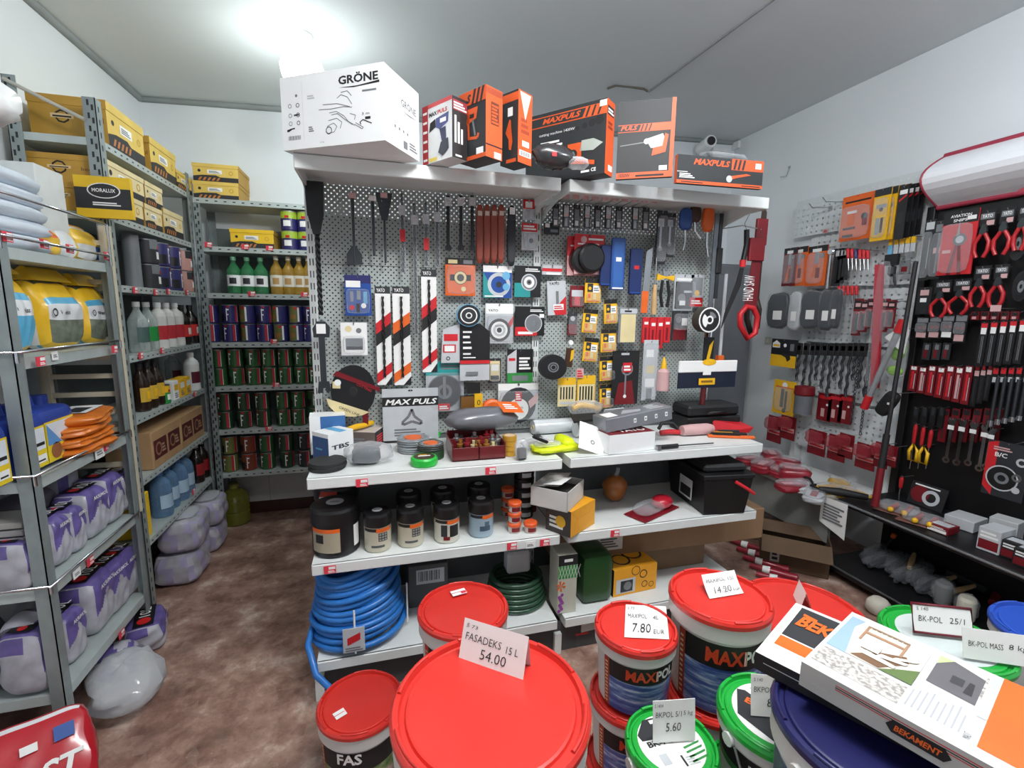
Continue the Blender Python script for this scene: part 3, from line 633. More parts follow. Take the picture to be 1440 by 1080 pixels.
def bcart(lab, x0, y0, x1, y1, z, w=None, d=.27, X=-1.095, **kw):
    yc, zb, ww, h = sb(x0, y0, x1, y1, X); ww = w or ww; return tools_carton(lab, (X-d/2, yc, z), ww, d, h, PI/2, **kw)
g1 = 'yellow cartons on the side unit'
bcart('yellow lidded carton by the slotted post on the top side shelf', 152, 160, 200, 214, BZ[0], group=g1)
bcart('yellow lidded carton in the middle of the top side shelf', 212, 205, 246, 248, BZ[0], group=g1)
bcart('small yellow carton at the far end of the top side shelf', 247, 236, 268, 258, BZ[0], d=.2, group=g1)
for (x0, x1, nm) in ((150, 202, 'nearest the slotted post'), (205, 228, 'second from the slotted post')):
    for tier in (0, 1):
        y1 = (312, 274)[tier] if x0 == 150 else (316, 280)[tier]; y0 = (274, 228)[tier] if x0 == 150 else (281, 247)[tier]
        yc, zb, w, h = sb(x0, y0, x1, y1, -1.095)
        zz = BZ[1]+(.115 if tier else 0)
        tools_carton('cream-lidded yellow carton %s on the second side shelf, %s' % (nm, ('bottom one', 'top one')[tier]), (-1.235, yc, zz), w, .27, .113, PI/2, BOXC, group=g1)
bcart('cream carton with its lid ajar at the far end of the second shelf', 230, 293, 256, 326, BZ[1], d=.22, lidm=BOXC, group=g1)
# black and yellow carton facing the camera at the near end
xc, zb, w, h = fb(130, 262, 185, 312, 2.44)
t = thing('lidded_carton', 'black and yellow carton with oval white emblem at the near end of the side unit', 'box', (-1.09, 2.425, BZ[1]-.03)); b = MB(); b.box(-.09, 0, 0, .105, .022, .165, BOXB)
F = b.face((-.09, 0, 0), (1, 0, 0), (0, 0, 1), .195, .165); F.rect(0, .22, 1, .72, CHAR); F.disc(.52, .66, .30, PAPER, 2, asp=.62, n=24); F.disc(.52, .66, .275, CHAR, 3, asp=.6, n=24); F.text('MORALUX', .52, .62, .09, PAPER, 4, w=.42, al='c', bold=.02); F.bars(.3, .3, .8, .4, 2, PAPER, 2); b.build('body', t)
# tins on the third shelf
def tin(name, label, cat, loc, r, h, body, stripe, fig=None, group=None, rotz=0, proto={}):
    k = (name, r, round(h, 3), body.name, stripe.name if stripe else '', fig)
    if k in proto: return dup(proto[k], loc, rotz, label, group)
    t = thing(name, label, cat, loc, rotz, group)
    b = MB(); b.lathe([(0, 0), (r*.97, 0), (r, .004), (r, h-.006), (r*.94, h-.002)], body, 22)
    if fig == 'F':
        b.wrap(r, -.50, -.38, h*.14, h*.80, PAPER, n=2); b.wrap(r, -.38, -.14, h*.70, h*.78, PAPER, n=3); b.wrap(r, -.38, -.2, h*.44, h*.51, PAPER, n=3)
        b.wrap(r, .62, .92, h*.06, h*.94, stripe, n=4); b.wrap(r, .95, 1.02, h*.06, h*.94, PAPER, n=1); b.wrap(r, -1.5, -.75, h*.1, h*.5, BLACK, n=5)
        b.wrap(r, -.45, -.05, h*.85, h*.92, RED, n=3)
    elif fig == 'B':
        b.wrap(r, -1.1, .0, h*.05, h*.95, stripe, n=8); b.wrap(r, -.9, -.2, h*.25, h*.5, M((160, 110, 60), .5), lift=.0008, n=6); b.wrap(r, .05, .3, h*.1, h*.9, PAPER, n=4); b.wrap(r, -.4, .0, h*.78, h*.92, RED, lift=.0008, n=4)
    elif fig == 'S':
        b.wrap(r, -1.2, 1.2, h*.60, h*.95, stripe, n=10); b.wrap(r, -.6, .3, h*.2, h*.5, PAPER, n=6); b.wrap(r, -.4, .1, h*.62, h*.75, RED, lift=.0008, n=5)
    b.build('body', t)
    MB().lathe([(r*.99, h-.006), (r*1.0, h), (r*.9, h), (r*.86, h-.005), (0, h-.005)], STEEL, 22).build('lid', t)
    proto[k] = t; return t
NAVY = M((44, 42, 104), .35, coat=.3); OLIVE = M((110, 116, 60), .4); TGREEN = M((44, 92, 50), .35, coat=.3); TBROWN = M((126, 62, 40), .4); DGREEN = M((38, 66, 42), .35, coat=.3)
for tier in (0, 1):
    for k, (px_, m, st, fg) in enumerate(((214, CHAR, MIDGREY, 'S'), (230, NAVY, BLUE, 'F'), (246, NAVY, BLUE, 'F'), (262, M((190, 140, 130), .4), CHAR, 'S'))):
        y = onX(px_, 380, -1.13).y
        tin('paint_tin', '%s tin %s, %s tier of the third side shelf' % (('dark disc-printed', 'navy', 'navy', 'pinkish')[k], ('nearest the rolls', 'second from the rolls', 'third from the rolls', 'at the far end')[k], ('lower', 'upper')[tier]), 'tin', (-1.15, y, BZ[2]+tier*.125), .052, .122, m, st, fg, 'tins on the side unit', PI/2+.35)
t = thing('roll', 'upright grey roll standing beside the tins on the side unit', 'roll', (-1.16, onX(197, 380, -1.13).y, BZ[2])); MB().cyl(.035, 0, .25, MIDGREY, 18).build('sheet', t); MB().cyl(.012, .25, .252, INK, 10).build('core', t)
# bottles
def bottle(name, label, cat, loc, r, h, glass, cap, lab, group=None, rotz=0, kind='neck', lab2=None, proto={}):
    k = (name, round(r, 4), round(h, 3), glass.name, cap.name, lab.name if lab else '', kind)
    if k in proto: return dup(proto[k], loc, rotz, label, group)
    t = thing(name, label, cat, loc, rotz, group)
    if kind == 'neck': P = [(0, .003), (r*.9, 0), (r, .008), (r, h*.58), (r*.9, h*.66), (r*.5, h*.78), (r*.34, h*.84), (r*.34, h*.92), (0, h*.92)]
    elif kind == 'jug': P = [(0, .004), (r*.92, 0), (r, .012), (r, h*.3), (r*.96, h*.33), (r, h*.37), (r, h*.62), (r*.9, h*.74), (r*.55, h*.84), (r*.26, h*.88), (r*.26, h*.94), (0, h*.94)]
    else: P = [(0, .003), (r*.95, 0), (r, .006), (r, h*.7), (r*.85, h*.78), (r*.4, h*.86), (r*.36, h*.93), (0, h*.93)]
    MB().lathe(P, glass, 20).build('body', t)
    rc = r*(.4 if kind == 'neck' else .34 if kind == 'jug' else .45)
    MB().cyl(rc, h*.90, h, cap, 14).build('cap', t)
    if lab:
        b = MB(); z0, z1 = (h*.2, h*.5)
        b.wrap(r, -1.3, 1.3, z0, z1, lab, lift=.0006, n=12)
        if lab2: b.wrap(r, -.5, .5, z0+.2*(z1-z0), z0+.75*(z1-z0), lab2, lift=.0012, n=6)
        b.build('label', t)
    proto[k] = t; return t
GCLEAR = film('clear_bottle', (200, 214, 210), .30); GWHITE = M((226, 226, 222), .4); GDARK = M((34, 26, 24), .2); GBLUE = film('blue_bottle', (110, 150, 190), .45); GGREEN = film('green_liquid', (60, 140, 90), .60); GAMBER = film('amber_liquid', (190, 150, 60), .6); GOIL = film('oil_jug', (132, 132, 50), .70)
def bshelf(pxs, y, z, X=-1.14): return [(X, onX(p, y, X).y, z) for p in pxs]
for k, l in enumerate(bshelf((194, 208), 460, BZ[3])): bottle('bottle', ('clear bottle with dull label by the left post, fourth side shelf', 'clear bottle with green label beside the white bottles')[k], 'bottle', l, .042, .245, GCLEAR, M((190, 190, 190), .4), GREEN if k else M((70, 96, 90), .5), 'bottles on the side unit', PI/2)
for k, l in enumerate(bshelf((223, 235, 247), 455, BZ[3])): bottle('bottle', 'white plastic bottle with red label, %s from the left of three' % ORD[k], 'bottle', l, .04, .245, GWHITE, WHITE, M((196, 44, 54), .5), 'white bottles on the side unit', PI/2, 'plain')
for k, l in enumerate(bshelf((256, 268), 455, BZ[3])): bottle('bottle', 'dark bottle with white and red label, %s' % ('beside the white bottles', 'at the far corner of the shelf')[k], 'bottle', l, .042, .235, GDARK, INK, M((216, 50, 46), .5), 'dark bottles on the side unit', PI/2, 'neck', WHITE)
for k, l in enumerate(bshelf((198, 209, 220), 545, BZ[4])): bottle('bottle', 'brown bottle with yellow label, %s from the left on the fifth shelf' % ORD[k], 'bottle', l, .036, .235, M((40, 26, 18), .2), INK, M((206, 166, 50), .5), 'brown bottles on the side unit', PI/2, 'neck', YELLOW)
tin('paint_tin', 'small green and yellow tin beside the brown bottles', 'tin', (-1.125, onX(231, 560, -1.12).y, BZ[4]), .034, .10, GREEN, YELLOW, 'S', None, PI/2)
for k, p in enumerate((243, 252, 261)):
    yc = onX(p, 555, -1.12).y; t = thing('small_box', ('white small box beside the green tin', 'yellow and white small box between two boxes', 'yellow small box nearest the white bottle')[k], 'box', (-1.13, yc, BZ[4]), PI/2, 'small boxes on the side unit')
    b = MB(); b.cbox(-.034, -.03, 0, .034, .03, .105, WHITE if k == 0 else YELLOW, .002); F = b.face((-.034, -.03, 0), (1, 0, 0), (0, 0, 1), .068, .105); F.rect(.1, .5, .9, .8, YELLOW if k == 0 else WHITE); F.bars(.15, .1, .8, .4, 3, GREYINK); b.build('body', t)
bottle('bottle', 'white bottle with maroon label at the far end of the fifth shelf', 'bottle', (-1.13, onX(270, 530, -1.13).y, BZ[4]), .042, .235, WHITE, WHITE, M((96, 22, 44), .5), None, PI/2, 'plain')
bottle('bottle', 'pale maroon-labelled bottle standing further back on the fifth shelf', 'bottle', (-1.28, onX(243, 520, -1.28).y, BZ[4]), .042, .225, film('clear_bottle', (200, 214, 210), .3), WHITE, M((96, 22, 44), .5), None, PI/2, 'plain')
yc, zb, w, h = sb(212, 590, 288, 640, -1.10)
for k in range(2):
    t = thing('cardboard_box', ('long brown box with maroon prints on the sixth side shelf, nearer one', 'long brown box with maroon prints on the sixth side shelf, far one')[k], 'box', (-1.20, yc+(-.25 if k == 0 else .25)*w, BZ[5]), PI/2, 'maroon printed boxes on the sixth shelf')
    b = MB(); ww = w*.495; b.cbox(-ww/2, -.10, 0, ww/2, .10, .19, CARD, .003); F = b.face((-ww/2, -.10, 0), (1, 0, 0), (0, 0, 1), ww, .19)
    for j in (0, 1): F.rect(.05+j*.48, .22, .47+j*.48, .74, M((84, 28, 30), .6)); F.disc(.2+j*.48, .48, .10, M((150, 110, 80), .6), 2, rin=.07, n=12); F.bars(.3+j*.48, .34, .42+j*.48, .6, 3, M((170, 140, 110), .6), 2)
    F.rect(0, .97, 1, 1, M((200, 170, 120), .4), 1); b.build('body', t)
for k, l in enumerate(bshelf((226, 240, 252, 264), 690, BZ[6], -1.15)): bottle('water_jug', 'clear blue plastic jug, %s from the left on the lowest side shelf' % ORD[k], 'bottle', (l[0]-.01*(k % 2), l[1], l[2]), .05, .245, GBLUE, M((70, 110, 170), .4), M((170, 196, 216), .5), 'blue jugs on the lowest side shelf', PI/2, 'jug')
for k, l in enumerate(bshelf((276, 284, 292), 650, BZ[6], -1.15)): bottle('bottle', 'dark bottle with red label on the lowest side shelf, %s from the left' % ORD[k], 'bottle', l, .04, .25, GDARK, M((210, 210, 210), .4), M((150, 30, 36), .5), 'dark bottles on the lowest side shelf', PI/2)
t = thing('lidded_carton', 'yellow carton edge behind the blue jugs next to the near post', 'box', (-1.25, 2.56, BZ[6])); MB().cbox(-.1, -.03, 0, .14, .03, .22, BOXB, .003).build('body', t)
# purple bundles on the floor
for k, (x, y, z, lb) in enumerate(((252, 806, 0, 'lower wrapped bag of the nearer pile on the aisle floor'), (258, 745, .19, 'upper wrapped bag of the nearer pile on the aisle floor'), (296, 768, 0, 'lower wrapped bag of the far pile on the aisle floor'), (290, 726, .17, 'upper wrapped bag of the far pile on the aisle floor'))):
    p = (-1.12, 2.93 if k < 2 else 3.27); t = thing('wrapped_bag', 'white and lilac ' + lb, 'bag', (p[0]+.02*(k % 2), p[1], z), PI/2+.1*(k % 2), 'wrapped bags on the floor')
    pillow(.30 if k < 2 else .25, .22, .183 if k < 2 else .168, lambda f, u, v: LILAC if (math.sin(6*u+2*v) > -.3) else M((172, 166, 200), .4), 4.5, 12, .04, 60+k).build('body', t); MB().blob(.10, .075, .006, film('bag_plastic', (222, 226, 230), .22), (0, 0, (.183 if k < 2 else .168)+.004), 3, 12, 5, .15, k).build('wrapping', t)

# ================================================================ BACK UNIT GOODS
for k in range(2):
    t = tools_carton('yellow lidded carton on top of the back unit, %s of two' % ('lower', 'upper')[k], (-.957+.005*k, 3.62, CZ[0]+k*.105), .25, .27, .103, .0, BOXL, group='yellow cartons on the back unit')
    
tools_carton('single yellow lidded carton on the second shelf of the back unit', (onY(356, 330, 3.50).x, 3.58, CZ[1]), .25, .22, .115, 0.0, BOXB)
for r in (0, 1):
    for c in (0, 1):
        tin('spray_tin', 'lime and navy tin on the second back shelf, %s %s of four' % (('lower', 'upper')[r], ('left', 'right')[c]), 'tin', (onY(407+23*c, 330, 3.50).x, 3.52, CZ[1]+r*.125), .052, .122, NAVY, M((170, 196, 60), .4), 'S', 'lime and navy tins')
for k, p in enumerate((329, 348, 367)): bottle('bottle', 'green bottle with white label, %s from the left on the third back shelf' % ORD[k], 'bottle', (onY(p, 400, 3.51).x, 3.53, CZ[2]), .042, .235, GGREEN, M((120, 180, 140), .4), WHITE, 'green bottles on the back unit', 0, 'neck', CHAR)
for k, p in enumerate((389, 406, 421, 434)): bottle('bottle', 'amber bottle with cream label, %s from the left on the third back shelf' % ORD[k], 'bottle', (onY(p, 400, 3.51).x, 3.53, CZ[2]), .040, .25, GAMBER, M((226, 220, 200), .4), M((230, 226, 214), .5), 'amber bottles on the back unit', 0, 'neck', M((190, 150, 90), .5))
rowsC = [(3, (302, 329, 354, 376, 398, 420, 440), (NAVY, NAVY, NAVY, NAVY, NAVY, NAVY, NAVY), ('F', 'F', 'B', 'F', 'B', 'B', 'F'), 'fourth', 'navy'),
         (4, (308, 332, 356, 379, 402, 424, 444), (TGREEN,)*7, ('F',)*7, 'fifth', 'green'),
         (5, (312, 339, 366, 395, 417, 440), (DGREEN, DGREEN, DGREEN, TGREEN, TGREEN, TGREEN), ('F',)*6, 'sixth', 'dark green'),
         (6, (314, 341, 368, 396, 423), (OLIVE, TBROWN, TGREEN, DGREEN, CHAR), ('F',)*5, 'lowest', 'mixed')]
rnd = random.Random(4)
for si, ps, ms, fs, sh, cn in rowsC:
    for k, p in enumerate(ps):
        for tr in (0, 1):
            z = CZ[si]+tr*.123; st = OLIVE if fs[k] == 'B' else M((190, 40, 56), .4)
            col = cn if si < 6 else ('olive', 'brown', 'green', 'dark green', 'black')[k]
            tin('oil_tin', '%s tin, %s from the left, %s tier of the %s back shelf' % (col, ORD[k], ('lower', 'upper')[tr], sh), 'tin', (onY(p, 520, 3.52).x, 3.525+rnd.uniform(-.008, .008), z), .0475, .119, ms[k], st, fs[k], 'tins on the %s shelf of the back unit' % sh, rnd.uniform(-.5, .45))
bottle('water_jug', 'large yellow-green oil jug on the floor under the back unit', 'bottle', (onY(325, 720, 3.52).x, 3.62, 0), .095, .29, GOIL, M((160, 160, 80), .4), None, None, 0, 'jug')
# ================================================================ GOODS HUNG ON THE GONDOLA PEGBOARD
C_ = {'k': INK, 'w': PAPER, 'r': M((206, 36, 44), .45), 'o': M((232, 104, 34), .45), 'y': YELLOW, 'b': M((36, 78, 158), .4), 'n': NAVY, 't': M((40, 150, 150), .45), 'g': M((50, 140, 64), .45),
      's': STEEL, 'd': CHAR, 'm': MIDGREY, 'l': M((196, 200, 204), .5), 'x': M((30, 30, 32), .35), 'R': DKRED, 'c': M((226, 210, 160), .6), 'a': M((110, 180, 220), .45), 'B': M((24, 42, 84), .45), 'p': M((212, 170, 170), .5)}
HOOKM = M((170, 172, 174), .3, .8)
def deco(F, L, base=1):
    for k, q in enumerate(L):
        m = C_[q[-1]]; l = base+k*.6
        if q[0] == 'r': F.rect(q[1], q[2], q[3], q[4], m, l)
        elif q[0] == 'c': F.disc(q[1], q[2], q[3], m, l, n=22)
        elif q[0] == 'o': F.disc(q[1], q[2], q[3], m, l, rin=q[4], n=24)
        elif q[0] == 'p': F.poly(q[1], m, l)
        elif q[0] == 't': F.text(q[1], q[2], q[3], q[4], m, l, bold=.015, shear=(.25 if len(q) > 6 else 0))
        elif q[0] == 'T': F.text(q[1], q[2], q[3], q[4], m, l, w=q[5], bold=.02)
        elif q[0] == 'b': F.bars(q[1], q[2], q[3], q[4], q[5], m, l)
        elif q[0] == 'l': F.line(q[1], q[2]*F.w, m, l)
def hung(name, label, cat, box, Y=2.165, group=None, X=None, rotz=None, tilt=0.0):
    "Empty at the top centre of the hung item; returns thing, w, h"
    if X is None: xc, zb, w, h = fb(*box, Y); t = thing(name, label, cat, (xc, Y, zb+h), 0 if rotz is None else rotz, group)
    else: yc, zb, w, h = sb(*box, X); t = thing(name, label, cat, (X, yc, zb+h), -PI/2 if rotz is None else rotz, group)
    if tilt: t.rotation_euler[1] = tilt
    return t, w, h
def hook(t, y0, L=.05, z=-.012):
    MB().tube([(0, y0, z+.002), (0, -.006, z), (0, -.012, z+.008)], .0022, HOOKM, 6).build('hook', t)
def pack(label, box, base, decos, Y=2.165, group=None, X=None, bub=None, cat='pack', name='tool_pack', th=.006, hk=True, tilt=0.0, film_m=None, header=None, hole=True):
    t, w, h = hung(name, label, cat, box, Y, group, X, tilt=tilt)
    b = MB(); b.box(-w/2, -th, -h, w/2, 0, 0, C_[base])
    F = b.face((-w/2, -th, -h), (1, 0, 0), (0, 0, 1), w, h)
    if hole: F.disc(.5, 1-.03, .03, C_['k'], 6, n=8)
    deco(F, decos); b.build('card', t)
    if bub:    # clear blister: x0,y0,x1,y1 of the card, depth
        x0, y0, x1, y1, dp = bub; bw, bh = (x1-x0)*w, (y1-y0)*h
        pillow(bw, dp, bh, lambda f, u, v: film_m or CLEAR, 8, 6).build('blister', t, loc=(-w/2+(x0+x1)/2*w, -th-dp/2-.0015, -h+y0*h))
    if hk: hook(t, .03 if X is None else .05)
    return t, w, h
def disc_item(label, box, Y, rings, th=.03, group=None, X=None, name='grinding_disc', tilt=0.0, cat='disc', stick=True):
    t, w, h = hung(name, label, cat, box, Y, group, X, tilt=tilt); r = h/2 if X is None else h/2
    rx = w/2
    b = MB(); b.T = Matrix.Translation((0, 0, -r)) @ Matrix.Diagonal((min(1.15, rx/r), 1, 1, 1))
    b.lathe([(r*.16, 0), (r*.96, 0), (r, -.003), (r, -th+.003), (r*.96, -th), (r*.16, -th), (r*.16, 0)], C_[rings[0][1]], 30, axis='y')
    o = b.build('disc', t)
    b = MB(); b.T = Matrix.Translation((0, 0, -r)) @ Matrix.Diagonal((min(1.15, rx/r), 1, 1, 1)); F = b.face((-r, -0.0005 if th < 0 else 0.0, -r), (1, 0, 0), (0, 0, 1), 2*r, 2*r)
    F.o = Vector((-r, -.0, -r)); 
    F.o.y = -th if th > 0 else 0
    for k, (q, m) in enumerate(rings): F.disc(.5, .5, q/2, C_[m], k*.8+.6, rin=(.08 if k else .085), n=28)
    F.disc(.5, .5, .08, C_['k'], len(rings)+.5, n=16)
    b.build('printed_face', t); hook(t, .03, z=-.0)
    return t, r
# --- long steel bits and chisels on the first bay
def bit(label, px_, y0, y1, r, cat='drill bit', m=DKSTEEL, spiral=True, name='drill_bit', tags=None, Y=2.155, blade=None, cap=None, group=None):
    t, w, h = hung(name, label, cat, (px_-4, y0, px_+4, y1), Y, group)
    sh = h*.22
    b = MB(); b.tube([(0, 0, 0), (0, 0, -sh*.5), (0, 0, -sh)], r*.85, m, 8); b.build('shank', t)
    b = MB()
    if spiral:
        P = []; T = []
        n = int((h-sh)/.006)
        for s_ in (0, PI):
            P = [(r*.55*math.cos(k*.75+s_), r*.55*math.sin(k*.75+s_), -sh-k*.006) for k in range(n)]
            b.tube(P, r*.62, m, 6)
    else: b.tube([(0, 0, -sh), (0, 0, -h)], r*.8, m, 8)
    b.build('flutes' if spiral else 'shaft', t)
    if blade:
        bw, bh, up = blade; b = MB()
        if up: b.prism([(-bw/2, 0), (-bw/2*.35, -bh), (bw/2*.35, -bh), (bw/2, 0)], .006, m, y=-.008)
        else: b.prism([(-bw/2, -h), (bw/2, -h), (bw/2, -h+bh*.55), (bw*.14, -h+bh), (-bw*.14, -h+bh), (-bw/2, -h+bh*.55)], .007, m, y=-.004)
        b.build('blade', t)
    if cap: MB().box(-.014, -.012, -cap[1], .014, .008, -cap[0], C_[cap[2]]).build('price_sticker', t)
    hook(t, .04, z=-.0); return t
t = bit('very long thick black auger bit hanging on the far left upright', 447, 258, 446, .0095, Y=2.12, m=M((40, 42, 46), .4, .4), cap=(.03, .06, 'l'))
b = MB(); b.prism([(-.035, 0), (-.03, -.12), (-.012, -.2), (.012, -.2), (.03, -.12), (.035, 0)], .03, M((30, 32, 34), .5), y=-.035); b.build('pouch', t)
# adjustable wrench hanging below it
t, w, h = hung('wrench', 'grey steel adjustable wrench hanging on the left upright below the auger', 'wrench', (444, 452, 464, 552), 2.12)
b = MB(); b.box(-.012, -.012, -h*.88, .012, 0, -h*.22, DKSTEEL); b.prism([(-.03, -h*.22), (.03, -h*.22), (.034, -h*.08), (.016, 0), (-.016, 0), (-.034, -h*.1)], .016, DKSTEEL, y=-.014); b.build('handle', t)
b = MB(); b.prism([(-.026, -h), (-.006, -h), (-.004, -h*.93), (.006, -h*.93), (.010, -h), (.028, -h*.97), (.02, -h*.84), (-.02, -h*.84)], .016, DKSTEEL, y=-.014); b.build('jaw', t); hook(t, .09, z=0)
MB().box(-.018, -.022, -.05, .018, -.016, -.01, PAPER).build('price_sticker', t)
bit('flat wide-bladed spade chisel hanging below the top shelf, left bay', 497, 272, 372, .007, 'chisel', DKSTEEL, False, 'chisel', None, 2.15, (.062, .075, False), (.0, .02, 'p'))
bit('thin pointed chisel with a white sticker beside the spade chisel', 525, 276, 360, .007, 'chisel', DKSTEEL, False, 'chisel', None, 2.15, None, (.0, .02, 'w'))
bit('dark chisel with its wide blade at the top, left bay', 541, 272, 370, .006, 'chisel', DKSTEEL, False, 'chisel', None, 2.15, (.07, .11, True), (.0, .02, 'p'))
for k, (p, y0, y1, lb) in enumerate(((566, 272, 386, 'long drill bit in a clear tube with white tag, beside the wide chisel'), (584, 286, 472, 'longest silver drill bit with a white end cap in the left bay'), (599, 285, 376, 'drill bit in a clear tube with red label, third of the long tubes'), (615, 282, 378, 'drill bit in a clear tube nearest the dark flat chisels'))):
    t = bit(lb, p, y0, y1, .006, m=M((96, 100, 104), .35, .6), Y=2.15, cap=(.05, .09, 'l'))
    MB().lathe([(.011, -(y1-y0)*.0030), (.011, -.01)], CLEAR, 12).build('clear_tube', t)
    if k in (0, 2): MB().box(-.011, -.014, -.20, .011, -.011, -.15, C_['r']).build('label', t)
for k, p in enumerate((630, 648, 664)):
    t = bit('dark flat chisel with white tag, %s from the left of three' % ORD[k], p, 275, 352, .009, 'chisel', M((50, 52, 54), .5, .3), False, 'chisel', None, 2.15, (.026, .03, False), (.01, .045, 'l'), 'dark flat chisels')
BRICKR = M((150, 66, 48), .45, coat=.3)
for k, p in enumerate((674, 684, 694, 704)):
    t, w, h = hung('file_pack', 'red-brown tube pack, %s from the left of four hung together' % ORD[k], 'pack', (p-5, 288, p+5, 371), 2.155, 'red-brown tubes')
    pillow(w, .016, h, lambda f, u, v: BRICKR, 4, 6).build('sleeve', t, loc=(0, -.008, -h)); MB().box(-w*.3, -.018, -.05, w*.3, -.0165, -.03, M((210, 190, 180), .5)).build('sticker', t)
t, w, h = hung('file_pack', 'black flat file beside the red-brown tubes', 'pack', (712, 290, 724, 375), 2.15); pillow(w, .02, h, lambda f, u, v: C_['d'], 4, 6).build('sleeve', t, loc=(0, -.012, -h)); MB().box(-w*.3, -.026, -.04, w*.3, -.0245, -.01, PAPER).build('tag', t)
pack('small clear pack with red and white header high by the middle upright', (735, 281, 751, 310), 'l', [('r', 0, .55, 1, 1, 'r'), ('r', .2, .6, .8, .9, 'w'), ('r', .3, .1, .6, .5, 's')], bub=(.1, .02, .9, .5, .012))
pack('small tool pack with red header left of the middle upright', (733, 314, 755, 352), 'l', [('r', 0, .68, 1, 1, 'r'), ('b', .1, .75, .9, .95, 2, 'w'), ('r', .35, .1, .5, .6, 's'), ('c', .6, .35, .14, 'm')], bub=(.1, .04, .9, .62, .02))
pack('blue blister pack of router bits on the left bay', (485, 387, 522, 444), 'b', [('r', 0, .80, 1, 1, 'n'), ('r', .05, .7, .6, .86, 'w'), ('r', .2, .35, .32, .6, 's'), ('r', .45, .4, .6, .62, 's'), ('r', .7, .3, .85, .6, 'a'), ('c', .7, .25, .10, 'w'), ('c', .25, .2, .1, 'r'), ('r', .42, .08, .55, .3, 'k')], bub=(.06, .06, .94, .66, .022))
pack('clear blister pack with a chrome hole saw on the left bay', (479, 453, 517, 500), 'l', [('r', .02, .02, .98, .98, 'w'), ('r', .18, .18, .82, .52, 's'), ('r', .2, .18, .8, .28, 'd'), ('c', .3, .8, .12, 'c'), ('c', .68, .75, .1, 'm')], bub=(.1, .08, .9, .6, .045))
def sds(label, x0, y0, x1, y1, c, two=True):
    L = [('r', 0, .93, 1, 1, 'd'), ('T', 'YATO', .1, .945, .035, .55, 'w')]
    def st(z0, z1, m): return ('p', [(0, z0), (1, z0+.12), (1, z0+.12+z1), (0, z0+z1)], m)
    L += [st(.52, .11, c), st(.40, .12, 'k'), st(0.02, .10, c), ('p', [(.55, 0), (1, 0), (1, .09)], 'k')]
    t, w, h = pack(label, (x0, y0, x1, y1), 'w', L, th=.008, cat='drill bit pack', name='drill_bit_pack', group='striped drill bit packs')
    b = MB(); n = 40
    for s_ in (0, PI): b.tube([(.0035*math.cos(k*.9+s_), .0035*math.sin(k*.9+s_)-.014, -h*.10-k*h*.84/n) for k in range(n)], .0032, C_['x'], 5)
    b.build('drill_bit', t)
sds('striped pack of a long drill bit with red stripes, far left of three', 529, 403, 550, 541, 'r'); sds('striped long drill bit pack with orange stripes, middle of three', 553, 403, 577, 541, 'o'); sds('striped long drill bit pack with red stripes, hung higher than the others', 593, 379, 614, 523, 'r')
pack('orange hole saw set pack on the left bay', (626, 363, 668, 416), 'o', [('r', 0, .82, 1, 1, 'k'), ('r', .1, .85, .4, .95, 'c'), ('r', .6, .85, .9, .95, 'm'), ('c', .5, .48, .22, 'd'), ('o', .5, .48, .2, .12, 'c'), ('r', .15, .4, .3, .56, 'd'), ('r', .7, .4, .85, .56, 'd'), ('c', .6, .18, .08, 'c')], bub=(.04, .05, .96, .8, .03))
pack('blue and white diamond disc pack on the left bay', (679, 374, 719, 419), 'b', [('r', 0, .8, 1, 1, 'w'), ('p', [(0, 0), (.5, .0), (0, .8)], 't'), ('o', .55, .42, .40, .28, 'l'), ('c', .55, .42, .10, 'd'), ('c', .8, .7, .14, 'a'), ('c', .8, .35, .12, 'a'), ('b', .05, .03, .7, .1, 1, 'w')])
pack('black and teal flap disc pack by the middle upright', (723, 374, 760, 418), 'x', [('r', 0, 0, .6, .45, 't'), ('c', .55, .48, .30, 'l'), ('c', .55, .48, .26, 'm'), ('o', .55, .48, .2, .1, 'w'), ('b', .4, .82, .95, .94, 2, 'w'), ('c', .55, .48, .05, 'k')])
disc_item('white and black brushed sanding disc on the left bay', (641, 428, 674, 459), 2.14, [(1, 'a'), (.96, 'k'), (.72, 'w'), (.62, 'd'), (.34, 'k'), (.28, 'w'), (.2, 's')])
t, w, h = pack('clear pack with a round white and black wire brush wheel', (682, 427, 721, 483), 'l', [('r', .02, .75, 1, 1, 'w'), ('T', 'YATO', .1, .80, .06, .35, 'k'), ('p', [(.9, .4), (1, .55), (1, .7), (.8, .5)], 'r'), ('c', .5, .34, .40, 'd'), ('c', .5, .34, .32, 'k'), ('c', .5, .34, .30, 'w'), ('o', .5, .34, .22, .14, 'l'), ('c', .5, .34, .09, 'd'), ('T', 'YATO', .34, .42, .04, .3, 'k')], bub=(.04, .04, .96, .72, .03))
pack('black and red polishing pad pack by the middle upright', (724, 431, 765, 472), 'x', [('r', 0, 0, .75, .30, 'r'), ('b', .1, .05, .6, .2, 1, 'w'), ('c', .62, .42, .30, 'l'), ('c', .62, .42, .27, 'm'), ('c', .62, .42, .08, 's'), ('b', .5, .82, .95, .92, 2, 'w'), ('r', .82, .62, .98, .75, 'w')])
t, w, h = hung('sanding_sheet_pack', 'black pack of sanding sheets with white print and red band', 'pack', (620, 455, 688, 535), 2.14)
b = MB(); b.prism([(-w*.5, -h*.68), (-w*.1, -h*.68), (-w*.1, 0), (-w*.46, -h*.1)], .006, C_['l'], y=-.006); b.prism([(-w*.12, -h*.68), (w*.5, -h*.68), (w*.5, -h*.14), (w*.3, 0), (-w*.12, 0)], .012, C_['x'], y=-.012); b.prism([(-w*.12, -h), (w*.5, -h), (w*.5, -h*.7), (-w*.12, -h*.7)], .008, C_['l'], y=-.008)
